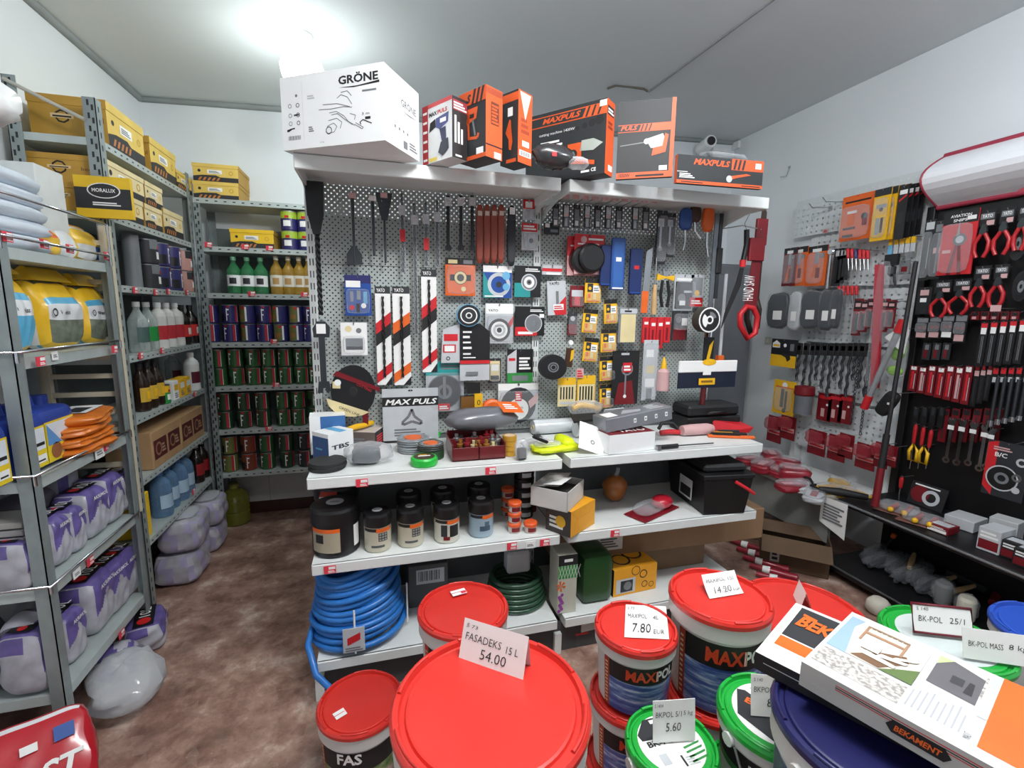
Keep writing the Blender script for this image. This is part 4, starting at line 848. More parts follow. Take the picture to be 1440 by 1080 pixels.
F = b.face((-w/2, -.0125, -h), (1, 0, 0), (0, 0, 1), w, h); deco(F, [('r', .38, .30, 1, .36, 'r'), ('r', .44, .84, .62, .87, 'w'), ('r', .44, .75, .58, .79, 'w'), ('r', .44, .66, .60, .69, 'w'), ('r', .44, .56, .62, .60, 'w'), ('r', .44, .46, .60, .49, 'w'), ('r', .44, .40, .70, .42, 'w'), ('r', .5, .1, .75, .16, 'm')]); F.o.y = -.0065
deco(F, [('r', .06, .7, .34, .82, 'r'), ('r', .04, .5, .3, .64, 'r'), ('r', .07, .52, .27, .62, 'w'), ('o', .14, .40, .04, .025, 'k')]); b.build('pack', t)
pack('small gold battery-shaped pack with white label beside the sanding sheets', (687, 504, 704, 538), 'd', [('r', .1, .1, .9, .9, 'c'), ('r', .2, .5, .8, .75, 'w'), ('r', .15, .12, .85, .3, 'k')], bub=(.1, .05, .9, .8, .012))
t, w, h = pack('black and green sponge pack left of the middle upright', (713, 491, 749, 538), 'x', [('p', [(0, 0), (0, .8), (.35, 1), (.35, 0)], 'l'), ('r', 0, 0, 1, .3, 'g'), ('r', .2, .06, .8, .22, 'm'), ('r', .05, .66, .3, .74, 'r'), ('b', .45, .4, .9, .8, 4, 'w')])
t, r = disc_item('large dark metal cutting disc with a beige label segment, left bay', (467, 513, 530, 586), 2.14, [(1, 'd'), (.985, 'x'), (.18, 'd'), (.13, 'g')], .006, tilt=.05)
b = MB(); F = b.face((-r, -.0068, -2*r), (1, 0, 0), (0, 0, 1), 2*r, 2*r); F.poly([(.02, .36), (.07, .21), (.19, .08), (.36, .016), (.52, .004), (.68, .04), (.80, .10)], C_['c'], 4); F.poly([(.13, .80), (.20, .88), (.98, .58), (.99, .50)], C_['R'], 4); F.text('GREEN LINE', .24, .17, .05, INK, 5, w=.4, rot=-.4); F.text('CUTTING', .55, .62, .05, C_['r'], 5, w=.3, rot=-.45); F.rect(.13, .55, .27, .68, C_['c'], 5); F.disc(.22, .66, .06, PAPER, 6); b.build('label', t)
t, w, h = hung('printed_card', 'large pale card with black title band and triangle outline, left bay', 'card', (538, 546, 616, 618), 2.15)
b = MB(); b.box(-w/2, -.004, -h, w/2, 0, 0, C_['l']); F = b.face((-w/2, -.004, -h), (1, 0, 0), (0, 0, 1), w, h); F.disc(.5, .96, .045, INK, 1, n=10, asp=.4); F.rect(.0, .66, 1, .84, INK, 1); F.text('MAX PULS', .05, .69, .11, PAPER, 2, w=.98*.95, bold=.03, shear=.25)
F.line([(.52, .60), (.46, .46), (.34, .34), (.36, .30), (.52, .36), (.68, .30), (.70, .34), (.56, .46), (.52, .60)], .012, GREYINK, 1); F.bars(.2, .08, .75, .24, 3, GREYINK, 1); b.build('card', t); hook(t, .03)
t, w, h = pack('clear pack with a large circular saw blade, left bay', (599, 508, 652, 578), 'l', [('r', 0, .72, 1, 1, 't'), ('b', .4, .84, .95, .95, 2, 'm'), ('c', .48, .40, .46, 'm'), ('c', .48, .40, .43, 'd'), ('o', .48, .40, .2, .12, 'm'), ('r', .44, .25, .52, .7, 's'), ('r', .3, .02, .62, .16, 'r'), ('b', .34, .05, .58, .13, 2, 'w')], bub=(.01, .02, .97, .78, .012))
t, w, h = hung('hole_saw_pack', 'yellow and brown plastic tool pack above the grey bag', 'pack', (645, 538, 682, 588), 2.14); b = MB(); b.box(-w*.45, -.03, -h, w*.1, -.0, -h*.35, C_['x'], front=M((120, 80, 30), .4)); b.box(w*.05, -.034, -h*.85, w*.35, 0, -h*.3, C_['y']); b.box(-w*.2, -.01, -h*.3, w*.3, 0, 0, C_['x']); F = b.face((w*.05, -.034, -h*.85), (1, 0, 0), (0, 0, 1), w*.3, h*.5); F.text('0', .3, .5, .3, INK, 1); b.build('case', t)
t, w, h = hung('scrub_wheel', 'round orange plastic disc behind the grey bag', 'disc', (676, 561, 706, 590), 2.13); b = MB().lathe([(0, 0), (w/2, 0), (w/2, -.03), (w*.4, -.036), (0, -.036)], C_['o'], 24, axis='y', cz=-h/2); b.build('disc', t)
t, w, h = pack('clear pack holding a black and white disc at the bottom of the left bay', (700, 539, 756, 590), 'l', [('r', 0, .82, 1, 1, 'w'), ('c', .5, .40, .44, 'd'), ('c', .5, .30, .26, 'w'), ('T', 'YATO', .38, .3, .06, .24, 'k'), ('p', [(.8, .3), (1, .5), (1, .75), (.75, .5)], 'p'), ('r', .42, .52, .58, .78, 'r'), ('b', .44, .56, .56, .74, 3, 'w')], bub=(.02, .02, .98, .8, .02))
t, w, h = hung('bit_pack', 'dark red narrow pack hanging low beside the cutting disc', 'pack', (510, 572, 518, 600), 2.15); pillow(w, .012, h, lambda f, u, v: C_['R'], 4, 5).build('sleeve', t, loc=(0, -.007, -h))
# --- second bay
for k in range(9):
    p = 781+k*14.8+(8 if k > 6 else 0)
    t, w, h = hung('bit_pack', 'narrow dark blister with pale label in the top row, %s from the left' % ORD[k], 'pack', (p-4.6, 287+k*.6, p+4.6, 319+k*.6), 2.14, 'narrow packs in the top row')
    b = MB(); b.box(-w/2, -.005, -h, w/2, 0, 0, C_['d']); F = b.face((-w/2, -.005, -h), (1, 0, 0), (0, 0, 1), w, h); deco(F, [('r', .15, .45, .85, .95, 'l'), ('r', .2, .5, .8, .6, 'p'), ('r', .3, .05, .7, .4, 's')] if k % 2 else [('r', .15, .35, .85, .8, 'm'), ('r', .25, .08, .75, .3, 'w')]); b.build('card', t); pillow(w*.8, .01, h*.42, lambda f, u, v: CLEAR, 8, 4).build('blister', t, loc=(0, -.0115, -h)); hook(t, .05)
for k in range(11):
    p = onY(782+k*13.8, 275.5+k*.75, 2.04); t = thing('hook_label', 'small pink price flag on a hook end under the top shelf, %s from left' % ORD[k], 'price tag', p, 0, 'hook price flags')
    MB().box(-.016, -.002, -.009, .016, 0, .009, C_['p']).build('flag', t); MB().tube([(0, .003, 0), (0, .15, -.004)], .0018, HOOKM, 5).build('wire', t)
pack('small square dark pack with white price flag, upper left of right bay', (765, 314, 786, 330), 'd', [('r', .05, .6, .35, .95, 'w'), ('r', .4, .2, .9, .45, 'm')])
pack('flat pack of red-handled picks, left side of right bay', (762, 373, 790, 388), 'l', [('r', 0, .4, 1, .7, 'r'), ('r', .2, .1, .9, .3, 'w'), ('r', 0, 0, 1, .08, 'k')])
# red hole-saw cards
for k, (bx, lb) in enumerate((((797, 333, 838, 388), 'red card with black round hole saw case, the rear of two'), ((807, 330, 849, 386), 'red card with big shiny black round case, front of two'))):
    t, w, h = pack(lb, bx, 'r', [('c', .3, .87, .10, 'p'), ('b', .45, .86, .95, .94, 1, 'w'), ('b', .1, .74, .8, .80, 1, 'w'), ('r', .0, 0, 1, .5, 'p')], Y=2.16-.02*k, name='hole_saw_pack')
    MB().lathe([(w*.42, -.006), (w*.44, -.02), (w*.42, -.04), (w*.36, -.046), (0, -.046)], C_['x'], 26, axis='y', cz=-h*.60).build('case', t)
    MB().lathe([(w*.46, -.004), (w*.47, -.012), (w*.45, -.016)], C_['R'], 26, axis='y', cz=-h*.60).build('rim', t)
BLT = M((34, 78, 150), .4, coat=.2)
for k, (bx, lb) in enumerate((((858, 335, 877, 408), 'bright blue flat tool sleeve with a white sticker'), ((843, 345, 858, 402), 'dark blue sleeve partly behind the bright blue sleeve'), ((884, 350, 901, 414), 'blue tool sleeve with red sticker right of the bright sleeve'))):
    t, w, h = hung('tool_sleeve', lb, 'tool', bx, 2.13-.01*(k == 0)); m = BLT if k == 0 else M((24, 46, 100), .45)
    b = MB(); b.cbox(-w/2, -.016, -h, w/2, 0, 0, m, .003); F = b.face((-w/2, -.016, -h), (1, 0, 0), (0, 0, 1), w, h); F.rect(.15, .05, .85, .92, M((52, 100, 172), .4) if k == 0 else m, 1)
    if k != 1: F.rect(.3, .55, .7, .63, PAPER if k == 0 else C_['r'], 2)
    F.rect(.1, .02, .9, .05, PAPER if k == 0 else C_['b'], 2); b.build('sleeve', t); hook(t, .06)
t, w, h = hung('drywall_saw', 'pointed saw with bare wooden handle and orange-tipped blade guard', 'saw', (902, 348, 923, 442), 2.12)
b = MB(); b.prism([(-w*.5, -h*.98), (-w*.05, -h*.98), (w*.1, -h*.1), (w*.1, 0), (-w*.3, -h*.06)], .004, STEEL, y=-.006); F = b.face((-w/2, -.0062, -h), (1, 0, 0), (0, 0, 1), w, h); F.poly([(.02, .02), (.44, .02), (.48, .35), (.04, .35)], C_['o'], 1); b.build('blade', t)
b = MB(); b.tube([(w*.35, -.012, -h), (w*.35, -.012, -h*.9), (w*.33, -.012, -h*.7), (w*.35, -.012, -h*.55)], .012, WOOD, 10, taper=[.013, .014, .012, .009]); b.build('handle', t); MB().tube([(w*.35, -.012, -h*.55), (w*.34, -.012, -h*.15)], .004, CHROME, 6).build('shaft', t)
t, w, h = hung('snips', 'black tin snips with yellow handles hanging in the right bay', 'snips', (921, 374, 946, 432), 2.12)
b = MB(); b.tube([(-w*.15, -.01, -h*.35), (-w*.22, -.01, -h*.7), (-w*.1, -.01, -h)], .008, C_['x'], 8); b.tube([(w*.12, -.01, -h*.35), (w*.26, -.01, -h*.7), (w*.18, -.01, -h)], .008, C_['x'], 8); b.build('grips', t)
b = MB(); b.prism([(-w*.5, -h*.36), (0, -h*.30), (w*.45, -h*.36), (w*.48, -h*.22), (0, -h*.26), (-w*.48, -h*.2)], .012, YELLOW, y=-.016); b.build('collar', t)
b = MB(); b.prism([(-w*.12, -h*.25), (w*.12, -h*.25), (w*.2, -h*.06), (0, -h*.14), (-w*.2, -h*.04)], .008, STEEL, y=-.012); b.build('jaws', t)
for k, (bx, m, lb) in enumerate((((950, 292, 972, 345), BLT, 'blue-headed caulking scraper with steel arm'), ((982, 288, 1002, 352), C_['o'], 'orange-handled sickle with curved blade at the right end'), ((965, 288, 984, 330), M((70, 42, 26), .5), 'dark brown wooden-handled brush between the blue and orange tools'))):
    t, w, h = hung('hand_tool', lb, 'tool', bx, 2.10); pillow(w*.8, .03, h*.6, lambda f, u, v, m=m: m, 3, 8).build('handle', t, loc=(0, -.015, -h*.62)); MB().tube([(0, -.015, -h*.6), (.004, -.015, -h*.9), (-.004+.02*k, -.015, -h*1.15)], .006, CHROME, 8).build('arm', t); hook(t, .1)
for k, (bx, lb) in enumerate((((922, 296, 936, 372), 'dark clear-packed tool with white label in the top row'), ((936, 300, 948, 362), 'dark packed pliers beside the blue scraper'))):
    t, w, h = pack(lb, bx, 'd', [('r', .1, .7, .7, .85, 'l'), ('c', .4, .3, .25, 'm'), ('r', .3, .3, .5, .8, 's')], Y=2.12, bub=(.05, .05, .95, .9, .015))
pack('clear pack of black sockets with white labels, right bay', (947, 386, 974, 437), 'l', [('r', .06, .05, .94, .8, 'x'), ('r', .1, .83, .9, .9, 'w'), ('c', .4, .35, .2, 'm'), ('r', .3, .15, .6, .28, 'w'), ('r', .5, .5, .9, .56, 'l')], bub=(.04, .04, .96, .8, .03))
pack('small pack with gold charm and pink price sticker, right bay', (970, 386, 988, 431), 'l', [('r', .1, .35, .9, .9, 'm'), ('c', .5, .42, .2, 'y'), ('r', 0, .0, 1, .28, 'r'), ('b', .1, .08, .9, .22, 2, 'w')], bub=(.05, .3, .95, .9, .02))
t, w, h = hung('tape_roll', 'thick roll of tape with white and black printed face, right bay', 'roll', (971, 432, 1004, 467), 2.06); r = h/2
MB().lathe([(r*.2, -.055), (r, -.055), (r, 0), (r*.2, 0)], M((70, 66, 58), .6), 28, axis='y', cz=-r).build('roll', t)
b = MB(); b.T = Matrix.Translation((0, 0, -r)); F = b.face((-r, -.0555, -r), (1, 0, 0), (0, 0, 1), 2*r, 2*r); F.disc(.5, .5, .5, PAPER, 0); F.disc(.5, .5, .44, INK, 1); F.disc(.5, .5, .32, MIDGREY, 2, a0=.3, a1=1.6); F.disc(.5, .5, .34, PAPER, 2, a0=2.4, a1=4.2); F.disc(.5, .5, .17, PAPER, 3); F.disc(.5, .5, .10, INK, 4); b.build('printed_face', t); hook(t, .13, z=-.0)
pack('white flat drill bit pack with a red corner, tilted, right bay', (768, 395, 794, 443), 'l', [('T', 'YATO', .1, .88, .08, .55, 'k'), ('p', [(.4, 0), (1, 0), (1, .55), (.3, .15)], 'r'), ('r', .45, .3, .6, .7, 'm'), ('r', .3, .15, .85, .32, 'w'), ('b', .34, .18, .8, .29, 2, 'r')], tilt=-.06)
pack('small dark red blister under the hole saw cards', (801, 402, 821, 432), 'R', [('r', .1, .5, .9, .8, 'l'), ('r', .3, .1, .7, .5, 'r')], bub=(.1, .05, .9, .5, .02))
pack('narrow red blister with chrome charm, right bay', (798, 438, 811, 471), 'd', [('r', 0, .0, 1, .45, 'R'), ('c', .5, .7, .25, 'l')], bub=(.05, .05, .95, .8, .015))
YP = [(822, 392, 844, 426), (820, 435, 840, 468), (848, 421, 866, 455), (844, 463, 865, 495), (821, 475, 841, 508), (842, 501, 862, 535), (842, 540, 860, 573)]
for k, bx in enumerate(YP):
    t, w, h = pack('yellow and black bit pack with white sticker, %s from the top of the cluster' % ORD[k], bx, 'y', [('r', 0, .82, 1, 1, 'x'), ('r', .15, .45, .5, .8, 'd'), ('r', .5, .42, .92, .72, 'w'), ('b', .55, .5, .88, .66, 2, 'm'), ('c', .3, .6, .1, 'y'), ('r', .1, .05, .9, .1, 'o'), ('r', .2, .2, .35, .38, 'o'), ('r', .5, .15, .7, .38, 'c')], group='yellow bit packs', Y=2.14, bub=(.06, .05, .94, .42, .025), tilt=.08*math.sin(k*2))
t, w, h = pack('pale rectangular sanding pad pack in the middle of right bay', (869, 433, 894, 482), 'm', [('r', .12, .02, .95, .82, 'c'), ('r', .06, .84, 1, .98, 'l'), ('r', .3, .88, .7, .93, 'k')], Y=2.13)
for k in range(4):
    t, w, h = hung('bit_pack', 'red hanging bit sleeve, %s from the left of four' % ORD[k], 'pack', (902+k*10, 446, 911+k*10, 490-(8 if k in (0, 3) else 0)), 2.13, 'red bit sleeves'); b = MB(); b.cbox(-w/2, -.012, -h, w/2, 0, 0, C_['r'], .002); F = b.face((-w/2, -.012, -h), (1, 0, 0), (0, 0, 1), w, h); deco(F, [('r', .2, .72, .8, .82, 'w'), ('r', .3, .1, .6, .6, 'R')]); b.build('sleeve', t); hook(t, .05)
pack('dark and red blister between red sleeves and tape roll', (944, 437, 966, 478), 'd', [('r', .1, .0, .9, .4, 'R'), ('c', .4, .7, .18, 's'), ('r', .6, .5, .95, .75, 'w')], bub=(.05, .35, .95, .9, .02), Y=2.13)
t, w, h = hung('utility_knife', 'brown and gold utility knife pack hanging in the right bay', 'knife', (796, 473, 809, 516), 2.13, tilt=.1); b = MB(); b.cbox(-w*.4, -.014, -h, w*.4, 0, -h*.38, M((70, 44, 26), .4), .003); F = b.face((-w*.4, -.014, -h), (1, 0, 0), (0, 0, 1), w*.8, h*.6); F.poly([(.6, .3), (1, .5), (1, 1), (.6, .9)], YELLOW); b.build('body', t); MB().lathe([(0, 0), (.012, 0), (.012, -.01), (0, -.01)], PAPER, 14, axis='y', cz=-h*.2).build('tag', t); hook(t, .05)
disc_item('black dished grinding wheel with blue sticker, right bay', (757, 498, 796, 533), 2.10, [(1, 'd'), (.97, 'x'), (.40, 'm'), (.30, 'd'), (.22, 's')], .03, tilt=.1)
for k, (bx, c, lb) in enumerate((((784, 531, 809, 571), 'c', 'yellow clear pack of flat bits, darker one of two'), ((811, 528, 836, 574), 'y', 'yellow-green pack of five black jigsaw blades, right bay'))):
    L = [('r', 0, .75, 1, 1, 'y'), ('r', .05, .05, .95, .74, 'c')]+[('r', .12+j*.16, .25, .20+j*.16, .68, 'k' if k else 'd') for j in range(5)]+[('r', .1, .08, .9, .16, 'l')]
    pack(lb, bx, c, L, Y=2.13, name='blade_pack')
t, w, h = pack('small pink price card above the jigsaw blade pack', (810, 518, 820, 531), 'p', [('b', .1, .1, .9, .9, 3, 'r')], Y=2.12, hk=False, name='price_card')
t, w, h = pack('black and red tool card with chrome ring and red sticker', (860, 493, 897, 568), 'x', [('p', [(.1, 0), (.9, 0), (.75, .45), (.25, .4)], 'R'), ('o', .55, .66, .22, .16, 's'), ('r', .47, .15, .53, .55, 's'), ('c', .5, .15, .06, 'w'), ('r', .38, .60, .72, .78, 'r'), ('b', .42, .63, .68, .75, 2, 'w'), ('r', .3, .92, .6, .96, 'l')], Y=2.125, name='tool_card')
t, w, h = pack('tall clear bag of fixings with two white labels, right bay', (903, 478, 923, 562), 'l', [('r', .2, .72, .7, .84, 'w'), ('r', .25, .45, .8, .58, 'c'), ('r', .2, .22, .85, .36, 'w'), ('r', .3, .0, .7, .2, 'm')], Y=2.12, bub=(.0, .03, 1, .95, .015), name='fixings_bag')
t, w, h = hung('glue_bottle', 'pale pink bottle with yellow nozzle in a clear bag, right bay', 'bottle', (923, 496, 943, 549), 2.10); MB().lathe([(0, -h), (w*.38, -h), (w*.4, -h*.97), (w*.38, -h*.5), (w*.22, -h*.42), (w*.12, -h*.40)], C_['p'], 16).build('bottle', t); MB().lathe([(w*.2, -h*.45), (w*.16, -h*.3), (w*.05, -h*.12), (0, -h*.12)], YELLOW, 12).build('nozzle', t); hook(t, .1)
# levels and rods at the right end
ROD = M((206, 210, 214), .35, .3)
for k, (p, y0, y1, r, lb, m) in enumerate(((1016, 385, 506, .008, 'slim white rod with orange foot at the right end of the gondola', ROD), (1001, 300, 490, .012, 'grey steel straightedge strip hanging at the right end', M((120, 126, 132), .35, .6)), (1010, 300, 420, .010, 'dark steel strip with a black grip at the right end', M((64, 66, 70), .4, .5)), (993, 432, 500, .009, 'narrow brown-handled tool beneath the tape roll', M((110, 60, 40), .5)))):
    t, w, h = hung('steel_strip' if k in (1, 2) else 'rod', lb, 'rod', (p-4, y0, p+4, y1), 2.10)
    MB().box(-r, -.006, -h, r, 0, 0, m).build('bar', t)
    if k == 0: MB().box(-.018, -.016, -h-.01, .018, .008, -h+.025, C_['o']).build('foot', t)
    if k == 2: MB().cbox(-.016, -.016, -h*.7, .016, .002, -h*.4, INK, .003).build('grip', t)
    hook(t, .1, z=0)
t, w, h = hung('utility_knife', 'yellow and black folding knife pack under the tape roll', 'knife', (988, 474, 1002, 512), 2.09); b = MB(); b.cbox(-w/2, -.012, -h, w/2, 0, 0, INK, .003); F = b.face((-w/2, -.012, -h), (1, 0, 0), (0, 0, 1), w, h); F.poly([(.2, .0), (.6, .2), (.9, .9), (.5, .7)], YELLOW); b.build('card', t)
t, w, h = hung('plaster_trowel', 'wide white and navy plastering spatula with yellow logo, right end', 'trowel', (953, 507, 1034, 545), 2.02)
b = MB(); b.cbox(-w/2, -.01, -h*.42, w/2, 0, 0, PAPER, .003); b.build('back_strip', t); b = MB(); b.cbox(-w*.5, -.005, -h, w*.5, 0, -h*.40, M((22, 30, 52), .4), .001); b.build('blade', t)
b = MB(); F = b.face((-w/2, -.011, -h), (1, 0, 0), (0, 0, 1), w, h); F.rect(.34, .12, .62, .36, YELLOW); F.rect(.38, .2, .58, .28, M((140, 100, 20), .5), 2); F.rect(.40, .48, .54, .72, PAPER, 2); F.disc(.5, .95, .12, YELLOW, 1, asp=1.0, n=14); b.build('labels', t)
MB().tube([(-.01, .01, -h*1.75), (-.008, .008, -h)], .014, M((90, 24, 26), .5), 8).build('handle', t); hook(t, .16)
# hand saws hanging off the right end
def handsaw(label, box, Y, hm, blade_m, text=None, top_handle=False):
    t, w, h = hung('hand_saw', label, 'saw', box, Y); b = MB(); b.prism([(-w*.18, -h*.74), (w*.42, -h*.74), (w*.42, -h*.05), (w*.2, -.0), (w*.1, -h*.02)], .003, blade_m)
    F = b.face((-w*.18, -.0003, -h*.74), (1, 0, 0), (0, 0, 1), w*.6, h*.72)
    if text: F.text(text, .62, .12, .16, PAPER, 1, w=1.6, rot=PI/2)
    b.build('blade', t)
    b = MB(); b.tube([(w*.25, 0, -h*.72), (w*.48, 0, -h*.80), (w*.45, 0, -h*.95), (w*.1, 0, -h), (-w*.3, 0, -h*.88), (-w*.35, 0, -h*.78), (-w*.1, 0, -h*.71)], .014, hm, 8, True); b.build('handle', t)
    MB().cbox(-w*.22, -.012, -h*.3, w*.48, .008, -h*.1, C_['R'], .003).build('sheath', t)
    g = Vector((1.748, 2.205, t.location.z+.01))-t.location; MB().tube([g, (g.x*.4, g.y*.3, .012), (w*.3, 0, -.012)], .003, HOOKM, 6).build('hook', t); return t
handsaw('red hand saw with white lettering hanging off the gondola right end', (1040, 318, 1070, 476), 2.02, M((190, 30, 38), .4), M((110, 26, 32), .4), 'HAND SAW')
handsaw('dark brown hand saw hanging behind the red saw', (1052, 288, 1073, 470), 2.10, M((40, 30, 26), .5), M((52, 36, 30), .5))
t, w, h = hung('pruning_saw', 'black pruning saw with red collar hanging by a thin cord', 'saw', (1020, 322, 1052, 462), 2.03); b = MB(); b.tube([(w*.25, 0, 0), (w*.3, 0, -h*.15), (w*.22, 0, -h*.30)], .013, C_['x'], 8); b.build('handle', t); MB().cyl(.015, -h*.37, -h*.30, C_['r'], 12, cx=w*.2).build('collar', t)
b = MB(); b.prism([(w*.12, -h*.38), (w*.28, -h*.38), (w*.2, -h*.56), (-w*.28, -h*.86), (-w*.5, -h), (-w*.4, -h*.84), (0, -h*.52)], .004, M((34, 34, 36), .4)); b.build('blade', t); MB().tube([(w*.25, 0, 0), (w*.2, .01, .03), (w*.6, .02, .12)], .0015, INK, 4).build('cord', t)
# ================================================================ BOXES ON THE GONDOLA'S TOP SHELF
TOPZ = HZ+.002
def solve(P, d, xt, lo=.02, hi=1.2):
    f = lambda L: px(P+d*L)[0]-xt
    a, b = lo, hi
    if f(a)*f(b) > 0: return hi if abs(f(b)) < abs(f(a)) else lo
    for _ in range(50):
        m = (a+b)/2
        if f(a)*f(m) <= 0: b = m
        else: a = m
    return (a+b)/2
def cornerbox(name, label, cat, z, cx, cy, ytop, left, xr, ang=None, group=None):
    "box from its nearest vertical edge (cx; cy base, ytop) on the height z, a base point on its left face and the right silhouette"
    P = onZ(cx, cy, z); h = onY(cx, ytop, P.y).z-P.z
    if ang is None:
        Q = onZ(left[0], left[1], z); v = Q-P; a = math.atan2(v.y, -v.x); Lw = math.hypot(v.x, v.y)
    else:
        a = ang; Lw = solve(P, Vector((-math.cos(a), math.sin(a), 0)), left[0])
    Ld = solve(P, Vector((math.sin(a), math.cos(a), 0)), xr)
    t = thing(name, label, cat, P, -a, group); return t, Lw, Ld, h
def boxfaces(b, Lw, Ld, h, m, side=None, top=None):
    b.box(-Lw, 0, 0, 0, Ld, h, m, top=top, front=m, side=side or m)
    return b.face((-Lw, 0, 0), (1, 0, 0), (0, 0, 1), Lw, h), b.face((0, 0, 0), (0, 1, 0), (0, 0, 1), Ld, h)
WBOX = M((242, 244, 244), .55, var=.02)
t, Lw, Ld, h = cornerbox('appliance_box', 'large white box with grey line drawing of a power saw, top shelf', 'box', TOPZ, 542, 197, 87, (399, 212), 590)
Ld = min(Ld, .42)
b = MB(); F, S = boxfaces(b, Lw, Ld, h, WBOX); g = GREYINK
F.text('GRÖNE', .58, .79, .135, INK, 1, w=.37, bold=.03); F.poly([(.58, .755), (.72, .735), (.96, .755), (.96, .785), (.76, .752)], INK, 1); F.bars(.80, .66, .93, .70, 1, g, 1)
F.text('3 m', .79, .36, .035, INK, 1, w=.07); F.line([(.78, .24), (.77, .27), (.80, .30), (.84, .27), (.88, .24)], .003, INK); F.rect(.82, .30, .87, .335, INK)
cur = lambda P: F.line(P, .0022, g, 1)
cur([(.38, .50), (.50, .49), (.62, .50), (.70, .48)]); cur([(.42, .56), (.56, .55), (.68, .49)]); cur([(.56, .62), (.60, .66), (.66, .62), (.70, .52)]); cur([(.60, .69), (.66, .70), (.70, .63)]); cur([(.48, .44), (.55, .45), (.62, .38), (.66, .30), (.72, .24)]); cur([(.50, .41), (.56, .42), (.63, .33), (.70, .25)])
cur([(.44, .20), (.46, .27), (.52, .30), (.55, .25), (.52, .18), (.46, .17), (.44, .20)]); cur([(.47, .34), (.55, .36), (.60, .30), (.58, .22)]); cur([(.68, .40), (.73, .37), (.72, .31)]); cur([(.72, .25), (.79, .18), (.80, .20), (.73, .27)]); F.disc(.47, .21, .03, INK, 1, rin=.024, n=14)
F.line([(.22, .10), (.22, .9)], .001, M((214, 216, 216), .6, var=0)); F.barcode(.06, .13, .19, .19, g)
for (a, c) in ((.07, .60), (.15, .60), (.07, .47), (.15, .47), (.07, .36), (.15, .36)): F.disc(a+.02, c, .018, g if a < .1 else INK, 1, rin=.013, n=10)
F.rect(.13, .46, .18, .48, INK, 2); F.poly([(.05, .28), (.13, .28), (.13, .30), (.08, .29), (.07, .25), (.05, .25)], INK); F.text('6.2 kg', .38, .05, .025, g, 1); F.bars(.27, .22, .32, .30, 3, g); F.bars(.27, .66, .34, .72, 2, M((190, 192, 192), .6, var=0)); F.disc(.16, .73, .012, g, 1, n=8)
S.text('GRÖNE', .45, .62, .12, g, 1, w=.45, bold=.02); S.poly([(.45, .56), (.7, .55), (.95, .575), (.7, .57)], g); 
for k in range(4): S.rect(.25+k*.12, .26, .29+k*.12, .30, g)
S.rect(.5, .05, .62, .16, g); S.bars(.68, .08, .92, .2, 3, g); b.build('carton', t)
def tool_box(label, cx, cy, ytop, left, xr, front, side, draw, ang=None, drawside=None, dmax=.3, Lw0=None):
    t, Lw, Ld, h = cornerbox('tool_box', label, 'box', TOPZ, cx, cy, ytop, left, xr, ang); Ld = min(Ld, dmax); Lw = Lw0 or Lw
    b = MB(); F, S = boxfaces(b, Lw, Ld, h, front, side, M((60, 60, 62), .5)); draw(F)
    if drawside: drawside(S)
    b.build('carton', t); return t
OBX = M((218, 88, 36), .5); KBX = M((40, 43, 45), .55); VIOL = M((66, 74, 130), .4)
def stripes(F, y0, y1, x0=0, x1=1, tx='MAXPULS', tx0=.1, tw=.45, th=.5):
    F.rect(x0, y0, x1, y1, OBX, 1); H = y1-y0; e = tx0+tw
    F.poly([(x0, y0+.1*H), (e+.02, y0+.1*H), (e+.06, y1-.1*H), (x0, y1-.1*H)], KBX, 2); F.text(tx, tx0, y0+H*.25, H*th, OBX, 3, w=tw, bold=.04, shear=.3)
    for k in range(3): F.poly([(e+.05+k*.07, y0+.05*H), (e+.075+k*.07, y0+.05*H), (e+.115+k*.07, y1-.05*H), (e+.09+k*.07, y1-.05*H)], KBX, 2)
def d_drill(F):
    F.rect(0, 0, .20, 1, M((176, 40, 50), .4), 1); 
    for k in range(6): F.rect(.03, .05+k*.16, .17, .09+k*.16, PAPER, 2)
    F.rect(.2, .93, 1, 1, M((206, 80, 84), .4), 1); F.text('MAX', .24, .78, .07, INK, 1, w=.27, bold=.04); F.text('PULS', .53, .78, .07, M((196, 60, 60), .5, var=0), 1, w=.32, bold=.04)
    F.poly([(.24, .52), (.46, .58), (.46, .72), (.28, .68)], INK, 2); F.poly([(.46, .58), (.60, .52), (.88, .60), (.90, .76), (.48, .72)], VIOL, 2); F.poly([(.60, .52), (.80, .54), (.82, .30), (.68, .28)], M((40, 44, 80), .4), 3); F.poly([(.55, .14), (.70, .06), (.90, .16), (.88, .34), (.64, .30)], M((40, 44, 60), .4), 4); F.rect(.62, .62, .82, .69, PAPER, 4); F.rect(.22, .02, .5, .08, M((232, 206, 90), .5, var=0), 1)
def s_drill(S):
    for k in range(3): S.rect(.15+k*.2, .25, .27+k*.2, .70-.1*k, PAPER, 1)
    S.rect(.05, .78, .95, .95, M((150, 50, 58), .4), 1); S.bars(.1, .80, .9, .93, 3, PAPER, 2); S.rect(.2, .03, .6, .06, PAPER, 1)
tool_box('white and black cordless drill box beside the large white box', 636, 220, 133, (592, 217), 658, M((226, 228, 228), .5), M((36, 32, 34), .45), d_drill, math.radians(58), s_drill, .12, .165)
